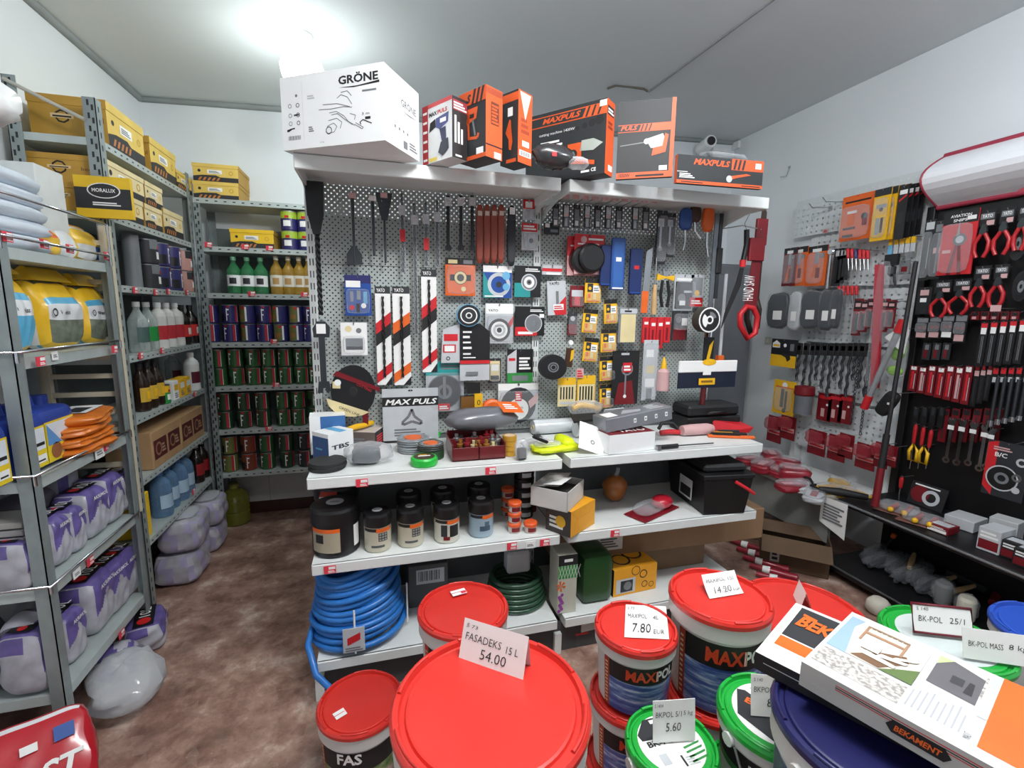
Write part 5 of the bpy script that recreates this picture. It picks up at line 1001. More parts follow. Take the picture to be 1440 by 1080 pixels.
def d_grind(F):
    F.rect(0, .80, 1, 1, OBX, 1); F.text('S', .30, .83, .12, KBX, 2, bold=.05, shear=.3)
    for k in range(3): F.poly([(.48+k*.15, .80), (.56+k*.15, .80), (.66+k*.15, 1), (.58+k*.15, 1)], KBX, 2)
    F.line([(.35, .70), (.38, .30)], .010, OBX, 2); F.poly([(.30, .52), (.66, .58), (.72, .74), (.34, .74)], OBX, 2); F.line([(.38, .32), (.70, .30), (.74, .36)], .010, OBX, 2); F.line([(.52, .58), (.62, .34)], .008, M((120, 128, 130), .4), 2); F.rect(.42, .60, .58, .66, INK, 3); F.rect(.66, .06, .92, .15, PAPER, 2); F.rect(0, 0, 1, .06, OBX, 1)
def s_grind(S):
    S.rect(.3, .48, .78, .80, M((110, 50, 26), .4), 1); S.bars(.34, .5, .74, .78, 6, OBX, 2); S.rect(0, .17, 1, .19, INK, 1); S.rect(.5, .01, .92, .10, PAPER, 1); S.rect(0, .9, 1, .98, M((170, 70, 40), .4), 1)
tool_box('tall orange and black sander box with an orange tool picture', 683, 219, 118, (646, 226), 706, KBX, OBX, d_grind, math.radians(58), s_grind, .14, .137)
def d_knife(F):
    F.rect(0, .86, 1, .97, OBX, 1); F.rect(.42, .66, .70, .78, PAPER, 2); F.poly([(.30, .44), (.52, .62), (.60, .60), (.62, .50), (.70, .30), (.62, .18), (.50, .20), (.48, .34)], OBX, 2); F.rect(.35, .01, .9, .06, OBX, 1)
def s_knife(S): S.poly([(.1, .98), (.9, .98), (.5, .6)], M((244, 214, 200), .3), 1); S.bars(.2, .42, .8, .66, 3, M((160, 62, 34), .5, var=0)); S.rect(.3, .24, .8, .32, PAPER); S.rect(.1, .10, .95, .18, PAPER); S.barcode(.15, .11, .9, .17, INK, 2)
tool_box('narrow orange and black box with white stickers, third coloured box', 728, 227, 124, (706, 223), 747, KBX, OBX, d_knife, math.radians(57), s_knife, .12, .085)
def d_jig(F):
    stripes(F, .80, .95, 0, 1, 'MAXPULS', .22, .48, .52); F.rect(.92, .90, 1, .98, PAPER, 4)
    F.text('cutting machine 1400W', .18, .66, .05, PAPER, 1, w=.45); F.bars(.2, .50, .48, .60, 2, PAPER); F.bars(.2, .42, .40, .46, 1, PAPER)
    for k in range(5): F.disc(.58+k*.085, .66+k*.018, .014+.009*k, INK, 1, n=12)
    F.rect(.55, .24, .72, .48, OBX, 2); F.disc(.62, .33, .05, INK, 3, n=14); F.poly([(.70, .36), (.86, .34), (.97, .42), (.86, .50), (.72, .50)], M((170, 178, 170), .5), 2); F.poly([(.6, .20), (.88, .14), (.88, .20), (.72, .24), (.6, .26)], OBX, 3); F.text('CE', .84, .05, .05, PAPER, 1, bold=.03); F.bars(.72, .05, .82, .10, 1, PAPER)
def s_jig(S): S.bars(.2, .62, .8, .74, 2, M((130, 50, 26), .5, var=0)); S.rect(.1, .80, .9, .92, KBX); S.bars(.15, .82, .85, .90, 2, PAPER, 2); S.rect(.4, .06, .9, .14, PAPER)
tool_box('wide dark cutting machine box with orange stripe on the top shelf', 850, 243, 136, (735, 0), 868, KBX, OBX, d_jig, math.radians(50), s_jig, .075, .36)
def d_ham(F):
    F.rect(.93, 0, 1, 1, OBX, 1); stripes(F, .60, .70, 0, .93, 'PULS', .05, .30, .6); F.poly([(.50, .50), (.80, .56), (.84, .50), (.82, .38), (.60, .38)], M((176, 184, 180), .5), 2); F.poly([(.62, .28), (.86, .32), (.90, .54), (.84, .56), (.80, .40), (.64, .38)], OBX, 3); F.line([(.05, .43), (.50, .46)], .004, M((120, 128, 126), .5), 2); F.disc(.52, .47, .05, M((200, 204, 200), .5), 3, n=12); F.rect(0, 0, .93, .08, OBX, 1); F.text('1050W', .05, .02, .045, INK, 2, w=.2, bold=.02); F.bars(.35, .02, .85, .06, 1, INK, 2); F.rect(.76, .09, .90, .15, PAPER, 2)
tool_box('square black hammer drill box with orange edge, right of the cutting machine box', 945, 248, 135, (860, 0), 951, KBX, KBX, d_ham, math.radians(30), None, .05, .215)
def d_ang(F):
    F.rect(0, 0, 1, .12, OBX, 1); F.rect(.62, .60, 1, 1, OBX, 1); F.text('MAXPULS', .18, .68, .22, OBX, 2, w=.42, bold=.04, shear=.3)
    for k in range(3): F.poly([(.64+k*.05, .62), (.665+k*.05, .62), (.685+k*.05, .98), (.66+k*.05, .98)], KBX, 2)
    F.rect(0, .40, .12, .42, PAPER); F.bars(.03, .2, .2, .38, 3, PAPER); F.poly([(.60, .22), (.68, .32), (.86, .46), (.80, .50), (.62, .38)], OBX, 2); F.disc(.60, .27, .035, M((200, 204, 204), .4), 3, n=12); F.rect(.90, .70, .97, .90, PAPER, 3); F.bars(.05, .04, .3, .09, 1, INK, 2); F.bars(.75, .04, .97, .09, 1, INK, 2)
tool_box('low black and orange grinder box at the right end of the top shelf', 1071, 266, 227, (951, 0), 1076, KBX, OBX, d_ang, math.radians(3.5), None, .12)
P = onZ(785, 236, TOPZ)
t = thing('wrapped_tool', 'black plastic-wrapped tool lying in front of the cutting machine box', 'tool', P)
b = MB().blob(.085, .04, .045, M((46, 46, 48), .25, coat=.6), (-.01, .03, .046), 2.2, 16, 9, .12, 4); b.build('bundle', t); MB().blob(.045, .035, .022, BAGFILM, (.085, .02, .03), 2.3, 12, 7, .2, 6).build('wrapping', t); MB().box(-.03, -.014, .035, -.012, -.012, .05, C_['r']).build('sticker', t)
agb = D.objects['tool_box.005']; aP = agb.location; aH = max(v.co.z for v in agb.children[0].data.vertices)

t = thing('blister_tray', 'clear plastic tray lying on the low angle grinder box', 'tray', (aP.x-.17, aP.y+.05, aP.z+aH+.001)); MB().blob(.11, .04, .012, CLEAR, (0, 0, .013), 4, 12, 6, .1, 3).build('tray', t)

# ================================================================ WORK SHELF CLUTTER (z = TZ)
WZ = TZ+.002
def on(x, y, z=None): return onZ(x, y, WZ if z is None else z)
# blue-white tape box
t, Lw, Ld, h = cornerbox('tape_box', 'blue and white cardboard box at the left end of the work shelf', 'box', WZ, 463, 652, 617, (441, 634), 494, math.radians(48)); h *= 1.15
b = MB(); Lw, Ld = max(Lw, .10), max(min(Ld, .16), .12); F, S = boxfaces(b, Lw, Ld, h, M((60, 92, 140), .5), WBOX, WBOX); F.rect(0, .86, 1, 1, PAPER, 1); F.bars(.2, .4, .6, .5, 1, C_['a']); S.text('TBS', .12, .42, .16, M((50, 60, 70), .5, var=0), 1, w=.7, bold=.03); S.rect(.05, 0, .95, .1, C_['l'], 1); T_ = b.face((-Lw, 0, h), (1, 0, 0), (0, 1, 0), Lw, Ld); T_.rect(.0, .45, 1, .75, C_['a'], 1); b.build('carton', t)
t = thing('tape_box', 'second blue and white box behind the first, against the pegboard', 'box', (on(470, 600).x+.015, 2.10, WZ), .1); b = MB(); b.box(-.07, -.05, 0, .07, .05, .16, WBOX); F = b.face((-.07, -.05, 0), (1, 0, 0), (0, 0, 1), .14, .16); F.rect(.3, .5, 1, 1, M((60, 110, 170), .5), 1); b.build('carton', t)
for k in range(5):
    p = on(460, 661); t = thing('sanding_disc', 'black round sanding disc, %s up in the stack at the shelf corner' % ORD[k], 'disc', (p.x+.003*((k*7) % 3-1), p.y+.03, WZ+k*.0062), 0, 'black sanding discs'); MB().cyl(.068, 0, .0055, M((44, 46, 46), .8), 28).build('disc', t)
p = on(515, 655); t = thing('bagged_pads', 'grey pads in a clear bag near the front edge of the work shelf', 'bag', (p.x, p.y+.04, WZ))
MB().blob(.055, .045, .032, M((84, 90, 96), .6), (0, 0, .033), 3, 14, 8, .08, 2).build('pads', t); MB().blob(.09, .065, .040, film('bag_plastic', (222, 226, 230), .10), (.01, 0, .042), 2.4, 16, 8, .15, 3).build('bag', t)
# small brown box with the yellow-handled knife on it
t, Lw, Ld, h = cornerbox('carton', 'flat white and brown carton under the yellow knife', 'box', WZ, 528, 632, 598, (500, 620), 546, math.radians(20)); Ld = max(Ld, .12); h = .075
b = MB(); F, S = boxfaces(b, max(Lw, .12), Ld, h, M((110, 96, 90), .5), INK, M((206, 196, 190), .5)); F.bars(.1, .2, .8, .7, 3, GREYINK); S.bars(.1, .2, .9, .8, 4, C_['r']); b.build('carton', t)
p = on(526, 604, WZ+.08); t = thing('utility_knife', 'yellow-handled utility knife lying on the flat carton', 'knife', (t.location.x-.06, t.location.y+.06, WZ+.079), .7); b = MB(); b.tube([(-.065, 0, .014), (-.03, 0, .016), (.02, 0, .014), (.05, .006, .016), (.075, .012, .014)], .013, YELLOW, 8, taper=[.011, .013, .012, .013, .010]); b.build('handle', t); MB().box(-.10, -.004, .010, -.06, .004, .013, STEEL).build('blade', t)
# coils of trimmer line etc.
def coilpack(label, x, y, r, h, n, m, top, dz=0, group=None, rim=None):
    p = on(x, y); t = thing('line_coil', label, 'coil', (p.x, p.y+r, WZ+dz), 0, group); b = MB()
    for k in range(n): b.tube([(r*.86*math.cos(2*PI*i/24), r*.86*math.sin(2*PI*i/24), h*(k+.5)/n) for i in range(24)], h/n*.5, m, 8, True)
    b.build('coil', t); b = MB(); b.lathe([(0, h), (r*.55, h), (r*.98, h*.9)], CLEAR, 24); b.build('cover', t)
    b = MB(); b.lathe([(0, h+.002), (r*.5, h+.002), (r*.5, h-.004)], top, 20); b.build('label', t)
    return t
coilpack('grey coil pack at the back, lower one of two', 583, 640, .075, .026, 3, M((150, 156, 160), .4), MIDGREY, 0, 'grey coil packs'); coilpack('grey coil pack with orange label on top of another', 583, 640, .075, .028, 3, M((130, 136, 140), .4), C_['o'], .030, 'grey coil packs')
coilpack('dark coil pack with orange label beside the green coils', 608, 648, .058, .026, 3, M((60, 64, 60), .4), C_['o'], .034)
p = on(592, 655)
for k, (x, y, lb, dz) in enumerate(((598, 657, 'bright green tape coil at the front edge of the work shelf', 0), (612, 615, 'bright green coil behind the dark red tray', 0))):
    p = on(x, y); t = thing('line_coil', lb, 'coil', (p.x, p.y+.04, WZ+dz)); b = MB().lathe([(.022, 0), (.05, 0), (.053, .006), (.053, .026), (.048, .032), (.022, .032), (.022, 0)], M((40, 186, 66), .35), 26); b.build('coil', t); b = MB().lathe([(0, .033), (.042, .033), (.042, .030)], M((70, 60, 40), .5), 20); F = b.face((-.03, -.03, .0335), (1, 0, 0), (0, 1, 0), .06, .06); F.rect(.1, .4, .9, .6, PAPER); F.rect(.2, .65, .7, .8, YELLOW); b.build('label', t)
p = on(608, 648); t = thing('disc_stand', 'small green and black coil lying under the dark coil pack', 'coil', (p.x, p.y+.055, WZ)); MB().lathe([(.02, 0), (.055, 0), (.055, .033), (.02, .033), (.02, 0)], M((44, 74, 48), .4), 22).build('coil', t)
# dark red divided tray with small tools
p0 = on(638, 652); p1 = on(708, 642); wtr = p1.x-p0.x; TRX, TRY = (p0.x+p1.x)/2, (p0.y+p1.y)/2
TRAYR = M((104, 26, 30), .35, coat=.3)
t = thing('divided_tray', 'dark red plastic tray with dividers full of small parts', 'tray', (TRX, TRY, WZ)); hw = wtr/2
b = MB(); b.box(-hw, 0, 0, hw, .17, .004, TRAYR)
for x in (-hw, 0, hw): b.cbox(x-.003, 0, 0, x+.003, .17, .07, TRAYR, .001)
for y in (0, .085, .166): b.cbox(-hw, y, 0, hw, y+.005, .055+y*.2, TRAYR, .001)
b.build('tray', t)
rn = random.Random(8)
for k in range(24):
    c = [CHAR, M((150, 100, 40), .4), STEEL, C_['c'], INK, C_['R']][k % 6]
    q = Vector((TRX-hw+.02+rn.random()*(wtr-.04), TRY+.02+rn.random()*.125, WZ+.012+.014*(k % 3))); s_ = thing('connector', 'small %s fitting lying in the dark red tray' % ('dark', 'brass', 'steel', 'cream', 'black', 'red')[k % 6], 'fitting', q, rn.random()*3, '%s fittings in the tray' % ('dark', 'brass', 'steel', 'cream', 'black', 'red')[k % 6]); MB().lathe([(0, 0), (.011, 0), (.011, .02), (.015, .022), (.015, .032), (.008, .034), (.008, .05), (0, .05)], c, 10).build('body', s_)
for k in range(4):
    p = on(719, 642); t = thing('tape_roll', 'small gold tape roll, %s up in a stack by the red tray' % ORD[k], 'roll', (p.x, p.y+.03, WZ+k*.0215), 0, 'gold tape rolls'); b = MB().lathe([(.012, 0), (.030, 0), (.030, .020), (.012, .020), (.012, 0)], M((196, 146, 50), .4), 22, mats=None); b.build('roll', t)
    MB().lathe([(0, .0206), (.022, .0206), (.022, .0204)], M((224, 200, 170), .5), 18).build('label', t)
# grey bag with red header lying across
p = on(700, 615); t = thing('bagged_sheet', 'large grey plastic bag with red and white header lying on the tray', 'bag', (TRX+.02, TRY+.17, WZ+.085), .15); MB().blob(.17, .075, .05, M((110, 112, 118), .3, coat=.5), (.03, 0, .048), 2.4, 18, 8, .09, 12).build('bag', t); b = MB(); b.raw([(.10, -.075, .085), (.20, -.075, .075), (.20, .01, .108), (.10, .01, .118)], [(0, 1, 2, 3)], C_['o']); F = b.face((.10, -.0755, .0855), (1, 0, -.1), (0, .93, .37), .1, .09); F.bars(.2, .3, .8, .8, 3, PAPER, 2); b.build('header', t)
p = on(733, 650); t = thing('fixings_bag', 'small clear bag of fixings standing beside the gold tape rolls', 'bag', (p.x+.01, p.y+.03, WZ), .2); pillow(.06, .03, .09, lambda f, u, v: BAGFILM, 3, 8, .08, 3).build('bag', t); MB().cbox(-.018, -.012, .003, .018, .012, .05, CHAR, .003).build('contents', t)
# plastic film roll, clear sheets
p0, p1 = on(750, 612), on(862, 606); t = thing('film_roll', 'roll of clear plastic film lying across the work shelf', 'roll', ((p0.x+p1.x)/2, (p0.y+p1.y)/2+.03, WZ), .06); L = (p1-p0).length
MB().lathe([(.012, -L/2), (.034, -L/2), (.036, -L/2+.01), (.036, L/2-.01), (.034, L/2), (.012, L/2)], film('film_layers', (224, 228, 232), .85, .2), 22, cz=.037, axis='x').build('film', t); MB().lathe([(.013, -L/2-.004), (.013, L/2+.004)], C_['c'], 14, cz=.037, axis='x').build('core', t)
p0, p1 = on(760, 596), on(848, 592); t = thing('film_roll', 'second clear film roll with a dark end behind the first', 'roll', (((p0.x+p1.x)/2)+.02, 2.06, WZ), .02)
MB().lathe([(0, -.13), (.04, -.13), (.042, .11), (.03, .13), (0, .13)], film('film_layers', (224, 228, 232), .85, .2), 20, cz=.043, axis='x').build('film', t); MB().lathe([(0, .128), (.035, .132), (.035, .155), (0, .155)], INK, 18, cz=.043, axis='x').build('end_cap', t)
p = on(770, 578); t = thing('tool_pack', 'yellow-handled tool in a clear bag leaning at the back of the shelf', 'pack', (p.x, 2.12, WZ+.09), .1); MB().blob(.10, .03, .04, BAGFILM, (0, 0, .04), 2.5, 14, 7, .12, 7).build('bag', t); b = MB(); b.tube([(-.07, 0, .04), (-.03, 0, .055), (.03, 0, .045), (.08, 0, .03)], .014, YELLOW, 8); b.build('handle', t)
t = thing('fixings_bag', 'flat clear bag with pink label lying before the film rolls', 'bag', (on(745, 622).x, 1.93, WZ), .2); MB().blob(.07, .05, .02, BAGFILM, (0, 0, .021), 2.4, 14, 6, .15, 31).build('bag', t); MB().cbox(-.03, -.02, .004, .02, .02, .03, M((190, 186, 182), .4), .004).build('contents', t)
t = thing('tool_tray', 'black plastic piece lying on the film rolls', 'tool', (on(790, 596).x, 2.02, WZ+.088), .05); b = MB(); b.raw([(-.08, -.03, 0), (.07, -.03, .004), (.06, .03, .02), (-.07, .03, .02), (-.08, -.03, .01), (.07, -.03, .016), (.06, .03, .03), (-.07, .03, .03)], [(0, 3, 2, 1), (4, 5, 6, 7), (0, 1, 5, 4), (1, 2, 6, 5), (2, 3, 7, 6), (3, 0, 4, 7)], INK); b.build('body', t)
# hi-vis yellow bag
HIV = M((222, 236, 20), .5); p = on(785, 638)
t = thing('glove_pack', 'fluorescent yellow packed glove at the front of the work shelf', 'pack', (p.x, p.y+.05, WZ), .12); b = MB(); b.blob(.115, .065, .016, HIV, (0, 0, .017), 3, 16, 6, .1, 4); b.build('glove', t); b = MB(); b.blob(.036, .07, .024, HIV, (.055, .015, .034), 2.5, 12, 6, .15, 5); b.build('cuff', t)
b = MB(); b.blob(.065, .045, .010, BAGFILM, (-.035, .0, .034), 3, 12, 6, .1, 6); F = b.face((-.07, -.03, .046), (1, 0, 0), (0, 1, 0), .06, .05); F.rect(.1, .5, .7, .9, C_['p']); F.rect(.3, .1, .9, .4, PAPER, 2); b.build('pack', t)
t = thing('marker_pen', 'black marker lying across the yellow glove pack', 'pen', (p.x-.075, p.y+.03, WZ+.052), 1.9); MB().lathe([(0, -.05), (.007, -.05), (.007, .035), (.004, .05), (0, .05)], INK, 10, cz=.008, axis='x').build('barrel', t)
# leaning white square envelope
p = on(845, 640); q = on(812, 640); t = thing('white_card', 'white square packet with a small black symbol leaning on the boxes', 'packet', (onY(832, 648, 1.775).x, 1.785, WZ+.012), rot=(-.75, .35, -.1)); b = MB(); b.box(-.06, 0, 0, .06, .004, .135, PAPER); F = b.face((-.06, 0, 0), (1, 0, 0), (0, 0, 1), .12, .135); F.disc(.55, .35, .09, GREYINK, 1, rin=.05, n=10); b.build('packet', t)
# white box with the grey silver box on it
t, Lw, Ld, h = cornerbox('carton', 'open white box with printed lid holding the silver box, work shelf', 'box', WZ, 920, 632, 590, (856, 630), 932, math.radians(-6)); bx = t
Ld = .14; b = MB(); F, S = boxfaces(b, Lw, Ld, .085, WBOX, WBOX, M((120, 30, 36), .5)); T_ = b.face((-Lw, 0, .085), (1, 0, 0), (0, 1, 0), Lw, Ld); T_.text('YATO', .3, .2, .3, PAPER, 2, w=.6, bold=.03); T_.rect(.05, .6, .95, .9, INK, 1); b.build('carton', t)
SILV = M((136, 140, 146), .35, .35)
c = Vector(bx.location); t = thing('silver_box', 'long silver box lying tilted across the open white box', 'box', (c.x-Lw+.05, c.y+.075, WZ+.088), rot=(0, -.10, .12)); L2 = .36; b = MB(); b.cbox(-.05, -.055, 0, L2-.05, .055, .062, SILV, .003); F = b.face((-.05, -.0555, 0), (1, 0, 0), (0, 0, 1), L2, .062)
for k in range(4): F.rect(.40+k*.16, .35, .44+k*.16, .68, PAPER); F.rect(.41+k*.16, .45, .43+k*.16, .58, SILV, 2)
T_ = b.face((-.05, -.055, .0622), (1, 0, 0), (0, 1, 0), L2, .11); T_.rect(.06, .2, .22, .8, PAPER); T_.poly([(.28, .3), (.55, .2), (.62, .5), (.4, .75)], M((176, 180, 186), .4)); T_.bars(.7, .2, .92, .8, 3, C_['l']); b.build('box', t)
t = thing('round_tag', 'yellow round label pack lying behind the silver box', 'pack', (c.x-Lw*.3, 2.13, WZ), rot=(.5, 0, .2)); b = MB(); b.box(-.06, -.003, 0, .06, .003, .15, C_['l']); F = b.face((-.06, -.0035, 0), (1, 0, 0), (0, 0, 1), .12, .15); F.disc(.6, .74, .28, YELLOW, 1); F.rect(.45, .6, .75, .85, C_['c'], 2); b.build('card', t)
# right end of the work shelf: black tool box lids, red pieces, pliers, flat bar
t = thing('tool_case', 'black plastic tool case at the back of the right end of the work shelf', 'case', (on(975, 600).x+.04, 2.06, WZ)); b = MB(); b.cbox(-.17, -.075, 0, .15, .085, .08, BLK, .006); b.build('base', t); MB().cbox(-.165, -.07, .082, .145, .082, .14, M((26, 26, 28), .5), .012).build('lid', t); MB().tube([(-.06, -.08, .10), (-.05, -.10, .11), (.03, -.10, .11), (.04, -.08, .10)], .008, BLK, 8).build('handle', t)
RDP = M((206, 30, 42), .35, coat=.3); p = on(1015, 604); t = thing('plastic_tray', 'bright red plastic tray lying at the right end of the work shelf', 'tray', (p.x+.0, 2.0, WZ), -.2); b = MB(); b.raw([(-.08, -.05, 0), (.10, -.05, 0), (.08, .06, 0), (-.07, .06, 0), (-.09, -.03, .065), (.12, -.055, .03), (.06, .07, .06), (-.05, .065, .085)], [(0, 3, 2, 1), (4, 5, 6), (4, 6, 7), (0, 1, 5, 4), (1, 2, 6, 5), (2, 3, 7, 6), (3, 0, 4, 7)], RDP); b.build('tray', t)
p = on(950, 616); t = thing('tape_dispenser', 'red and black clamp lying beside the silver box', 'clamp', (p.x, p.y+.05, WZ), -.1); b = MB(); b.tube([(-.05, 0, .015), (0, .004, .018), (.07, 0, .014)], .013, RDP, 8); b.build('grip', t); b = MB(); b.tube([(-.05, .02, .03), (-.03, .03, .055), (.03, .03, .055), (.05, .01, .03)], .009, INK, 8); b.build('frame', t); MB().cyl(.017, 0, .04, CHROME, 12, cx=.075).build('screw', t)
p = on(985, 616); t = thing('pink_roll', 'pale pink wrapped roll lying at the right end of the work shelf', 'roll', (p.x+.02, p.y+.055, WZ), .0); MB().lathe([(0, -.09), (.024, -.09), (.028, -.04), (.028, .06), (.02, .09), (0, .09)], C_['p'], 18, cz=.029, axis='x').build('roll', t)
p = on(935, 634); t = thing('caulking_rod', 'black-handled steel skewer lying near the front edge of the work shelf', 'tool', (p.x, p.y+.02, WZ), -.02); b = MB(); b.tube([(-.02, 0, .012), (.08, .005, .012)], .010, INK, 8); b.build('handle', t); b = MB(); b.tube([(.08, .005, .012), (.28, .02, .008)], .003, DKSTEEL, 6); b.build('rod', t); MB().cyl(.013, .0, .02, STEEL, 10, cx=-.02).build('ferrule', t)
for k in range(3):
    p = on(1040, 618-k*2); t = thing('pencil_pack', ('orange and black long pack at the right tip of the work shelf', 'black and gold long pack next to the tip of the work shelf', 'dark flat pack behind the orange one at the tip')[k], 'pack', (p.x-.02*k, p.y+.03+.03*k, WZ+.003*k), -.38); b = MB(); b.cbox(-.13, -.012, 0, .09, .012, .012, (C_['o'], INK, CHAR)[k], .002); F = b.face((-.13, -.012, .0122), (1, 0, 0), (0, 1, 0), .22, .024); F.rect(.1, .2, .7, .8, (INK, YELLOW, DKSTEEL)[k]); b.build('pack', t)

# ================================================================ SECOND SHELF (z = SZ)
S2 = SZ+.002
def jar(label, x, y, r, h, proto={}, lab='tile', group='black-lidded jars', z=None, dy=0.0):
    p = onZ(x, y, S2 if z is None else z); loc = (p.x, p.y+r+dy, S2 if z is None else z); k = (round(r, 3), lab)
    if k in proto: return dup(proto[k], loc, None, label, group)
    t = thing('jar', label, 'jar', loc, 0, group); JB = {'tile': M((196, 190, 170), .35, coat=.4), 'dog': M((206, 204, 190), .35, coat=.4), 'blue': M((150, 172, 186), .35, coat=.4), 'tub': M((26, 26, 28), .35)}[lab]
    b = MB().lathe([(0, 0), (r*.94, 0), (r, .006), (r, h*.66), (r*.97, h*.68)], JB, 26)
    if lab == 'tub':
        b.wrap(r, -1.1, .25, h*.12, h*.62, M((170, 162, 140), .5), n=12); b.wrap(r, -1.1, .25, h*.54, h*.62, C_['o'], lift=.0008, n=12); b.wrap(r, -.85, -.45, h*.32, h*.5, INK, lift=.0012, n=6); b.wrap(r, .9, 1.3, h*.15, h*.6, PAPER, n=6)
    else:
        b.wrap(r, -1.2, 1.2, h*.56, h*.64, INK, n=12); b.wrap(r, -.1, 1.1, h*.54, h*.64, C_['o'], lift=.0008, n=10)
        if lab == 'tile':
            b.wrap(r, .05, .75, h*.30, h*.52, INK, n=8)
            for i in range(3):
                for j in range(3): b.wrap(r, .10+i*.21, .26+i*.21, h*(.315+j*.07), h*(.365+j*.07), M((150, 150, 144), .4), lift=.0009, n=2)
            b.wrap(r, -.5, .5, h*.14, h*.20, M((86, 90, 90), .5), n=8)
        if lab == 'dog': b.wrap(r, -.6, -.1, h*.2, h*.52, CHAR, n=6); b.wrap(r, .1, .9, h*.18, h*.5, INK, n=6); b.wrap(r, -.4, .1, h*.1, h*.2, C_['R'], lift=.0008, n=6)
        if lab == 'blue': b.wrap(r, -.3, .6, h*.2, h*.34, M((60, 80, 96), .5), n=8); b.wrap(r, .1, .5, h*.34, h*.46, M((80, 100, 116), .5), n=6)
    b.build('body', t)
    b = MB().lathe([(r*1.0, h*.66), (r*1.05, h*.67), (r*1.05, h*.93), (r*1.0, h*.985), (r*.9, h), (0, h)], BLACK, 26); b.build('lid', t)
    b = MB(); F = b.face((-r*.5, -r*.3, h+.0006), (1, 0, 0), (0, 1, 0), r, r*.8); F.disc(.5, .5, .38, C_['l'], 0, n=18); F.bars(.3, .4, .7, .6, 2, GREYINK, 1); b.build('lid_sticker', t)
    proto[k] = t; return t
jar('big black tub with mosaic label at the left end of the second shelf', 471, 786, .088, .19, lab='tub', group='big black tubs'); jar('big black tub behind the front tub at the left end', 471, 757, .088, .19, lab='tub', group='big black tubs', dy=.06)
for k, (x, y, l) in enumerate(((532, 778, 'tile'), (579, 771, 'tile'), (631, 765, 'dog'), (680, 757, 'blue'))): jar('black-lidded jar, %s from the left in the front row' % ORD[k], x, y, .052, .155, lab=l, group='front row jars')
for k, x in enumerate((577, 626, 678)): jar('black-lidded jar in the back row behind the front jars, %s from left' % ORD[k], x, (748, 742, 735)[k], .052, .155, lab='tile', group='back row jars', dy=.02)
t = thing('carton', 'small white and red box at the left end behind the big tubs', 'box', (-.225, 2.02, S2)); b = MB(); b.box(-.03, -.06, 0, .035, .06, .18, M((190, 60, 46), .5), front=M((190, 60, 46), .5)); F = b.face((-.03, -.06, 0), (1, 0, 0), (0, 0, 1), .065, .18); F.rect(0, .6, 1, 1, PAPER); b.build('carton', t)
def ojar(label, x, y, dz=0):
    p = onZ(x, y, S2); t = thing('small_jar', label, 'jar', (p.x, p.y+.03, S2+dz), 0, 'small orange-lidded jars'); MB().lathe([(0, 0), (.026, 0), (.027, .004), (.027, .026), (.025, .028)], M((206, 196, 186), .3, coat=.4), 18).build('body', t); MB().lathe([(.029, .027), (.030, .029), (.030, .040), (.027, .044), (0, .044)], M((232, 96, 44), .4), 18).build('lid', t); b = MB(); b.wrap(.027, -.7, .7, .006, .024, C_['R'], lift=.0008, n=6); b.build('label', t)
for k in range(3): ojar('small orange-lidded jar, %s up in a stack of three' % ORD[k], 726, 751, .046*k)
ojar('small orange-lidded jar standing alone at the shelf front', 749, 751); ojar('orange-lidded jar behind the stack, bottom', 716, 728); ojar('orange-lidded jar behind the stack, second', 716, 728, .046); ojar('orange-lidded jar behind the stack, topmost', 716, 728, .092)
for k in range(5):
    p = onZ(744, 735, S2); t = thing('flat_tin', 'flat black tin with white label, %s up in the tall stack' % ORD[k], 'tin', (p.x, 1.98, S2+k*.047), 0, 'flat black tins'); b = MB().lathe([(0, 0), (.045, 0), (.045, .034), (.047, .036), (.047, .044), (0, .045)], BLACK, 22); b.wrap(.045, -.5, .5, .008, .028, C_['l'], n=6); b.build('body', t)
p = onZ(768, 728, S2); t = thing('bottle', 'small dark red bottle beside the white open box', 'bottle', (.675, 2.02, S2)); MB().lathe([(0, 0), (.025, 0), (.025, .09), (.01, .11), (.01, .13), (0, .13)], C_['R'], 16).build('body', t)
# right bay of the second shelf
t, Lw, Ld, h = cornerbox('carton', 'orange-yellow box under the open white box, second shelf', 'box', S2, 802, 757, 722, (769, 735), 861, math.radians(57)); Lw = .13; Ld = .19; hh = .115
YBX = M((238, 166, 36), .5); b = MB(); F, S = boxfaces(b, Lw, Ld, hh, M((60, 54, 50), .5), YBX, YBX); F.bars(.15, .2, .7, .7, 3, PAPER); F.disc(.6, .5, .2, YELLOW, 2); S.line([(0, 1), (.25, .62), (.75, .62), (1, 1)], .001, M((190, 130, 30), .5, var=0)); S.line([(.25, .62), (.06, 0)], .001, M((190, 130, 30), .5, var=0)); b.build('carton', t); yb = t
t = thing('carton', 'open white cardboard box with a raised flap on the orange-yellow box', 'box', Vector(yb.location)+Vector((-.02, -.005, hh+.002)), yb.rotation_euler.z+.22); WB2 = M((214, 212, 208), .6); b = MB(); Lw, Ld, hh = .17, .19, .085; b.box(-Lw, 0, 0, 0, Ld, .003, WB2)
for q in ((-Lw, 0, 0, .003), (-Lw, Ld-.003, 0, Ld), (-Lw, 0, -Lw+.003, Ld), (-.003, 0, 0, Ld)): b.box(q[0], q[1], 0, q[2], q[3], hh, WB2)
b.box(-Lw+.006, .006, .05, -.006, Ld-.006, .055, M((70, 66, 62), .7)); b.build('carton', t); b = MB(); b.raw([(-Lw, .0, hh), (-Lw, Ld, hh), (-.06, Ld, hh+.02), (-.05, .02, hh+.012)], [(0, 3, 2, 1)], WB2); b.raw([(-.12, .01, hh+.012), (-.03, .0, hh+.03), (-.02, .10, hh+.034), (-.11, .10, hh+.014)], [(0, 1, 2, 3)], PAPER); b.build('flap', t)
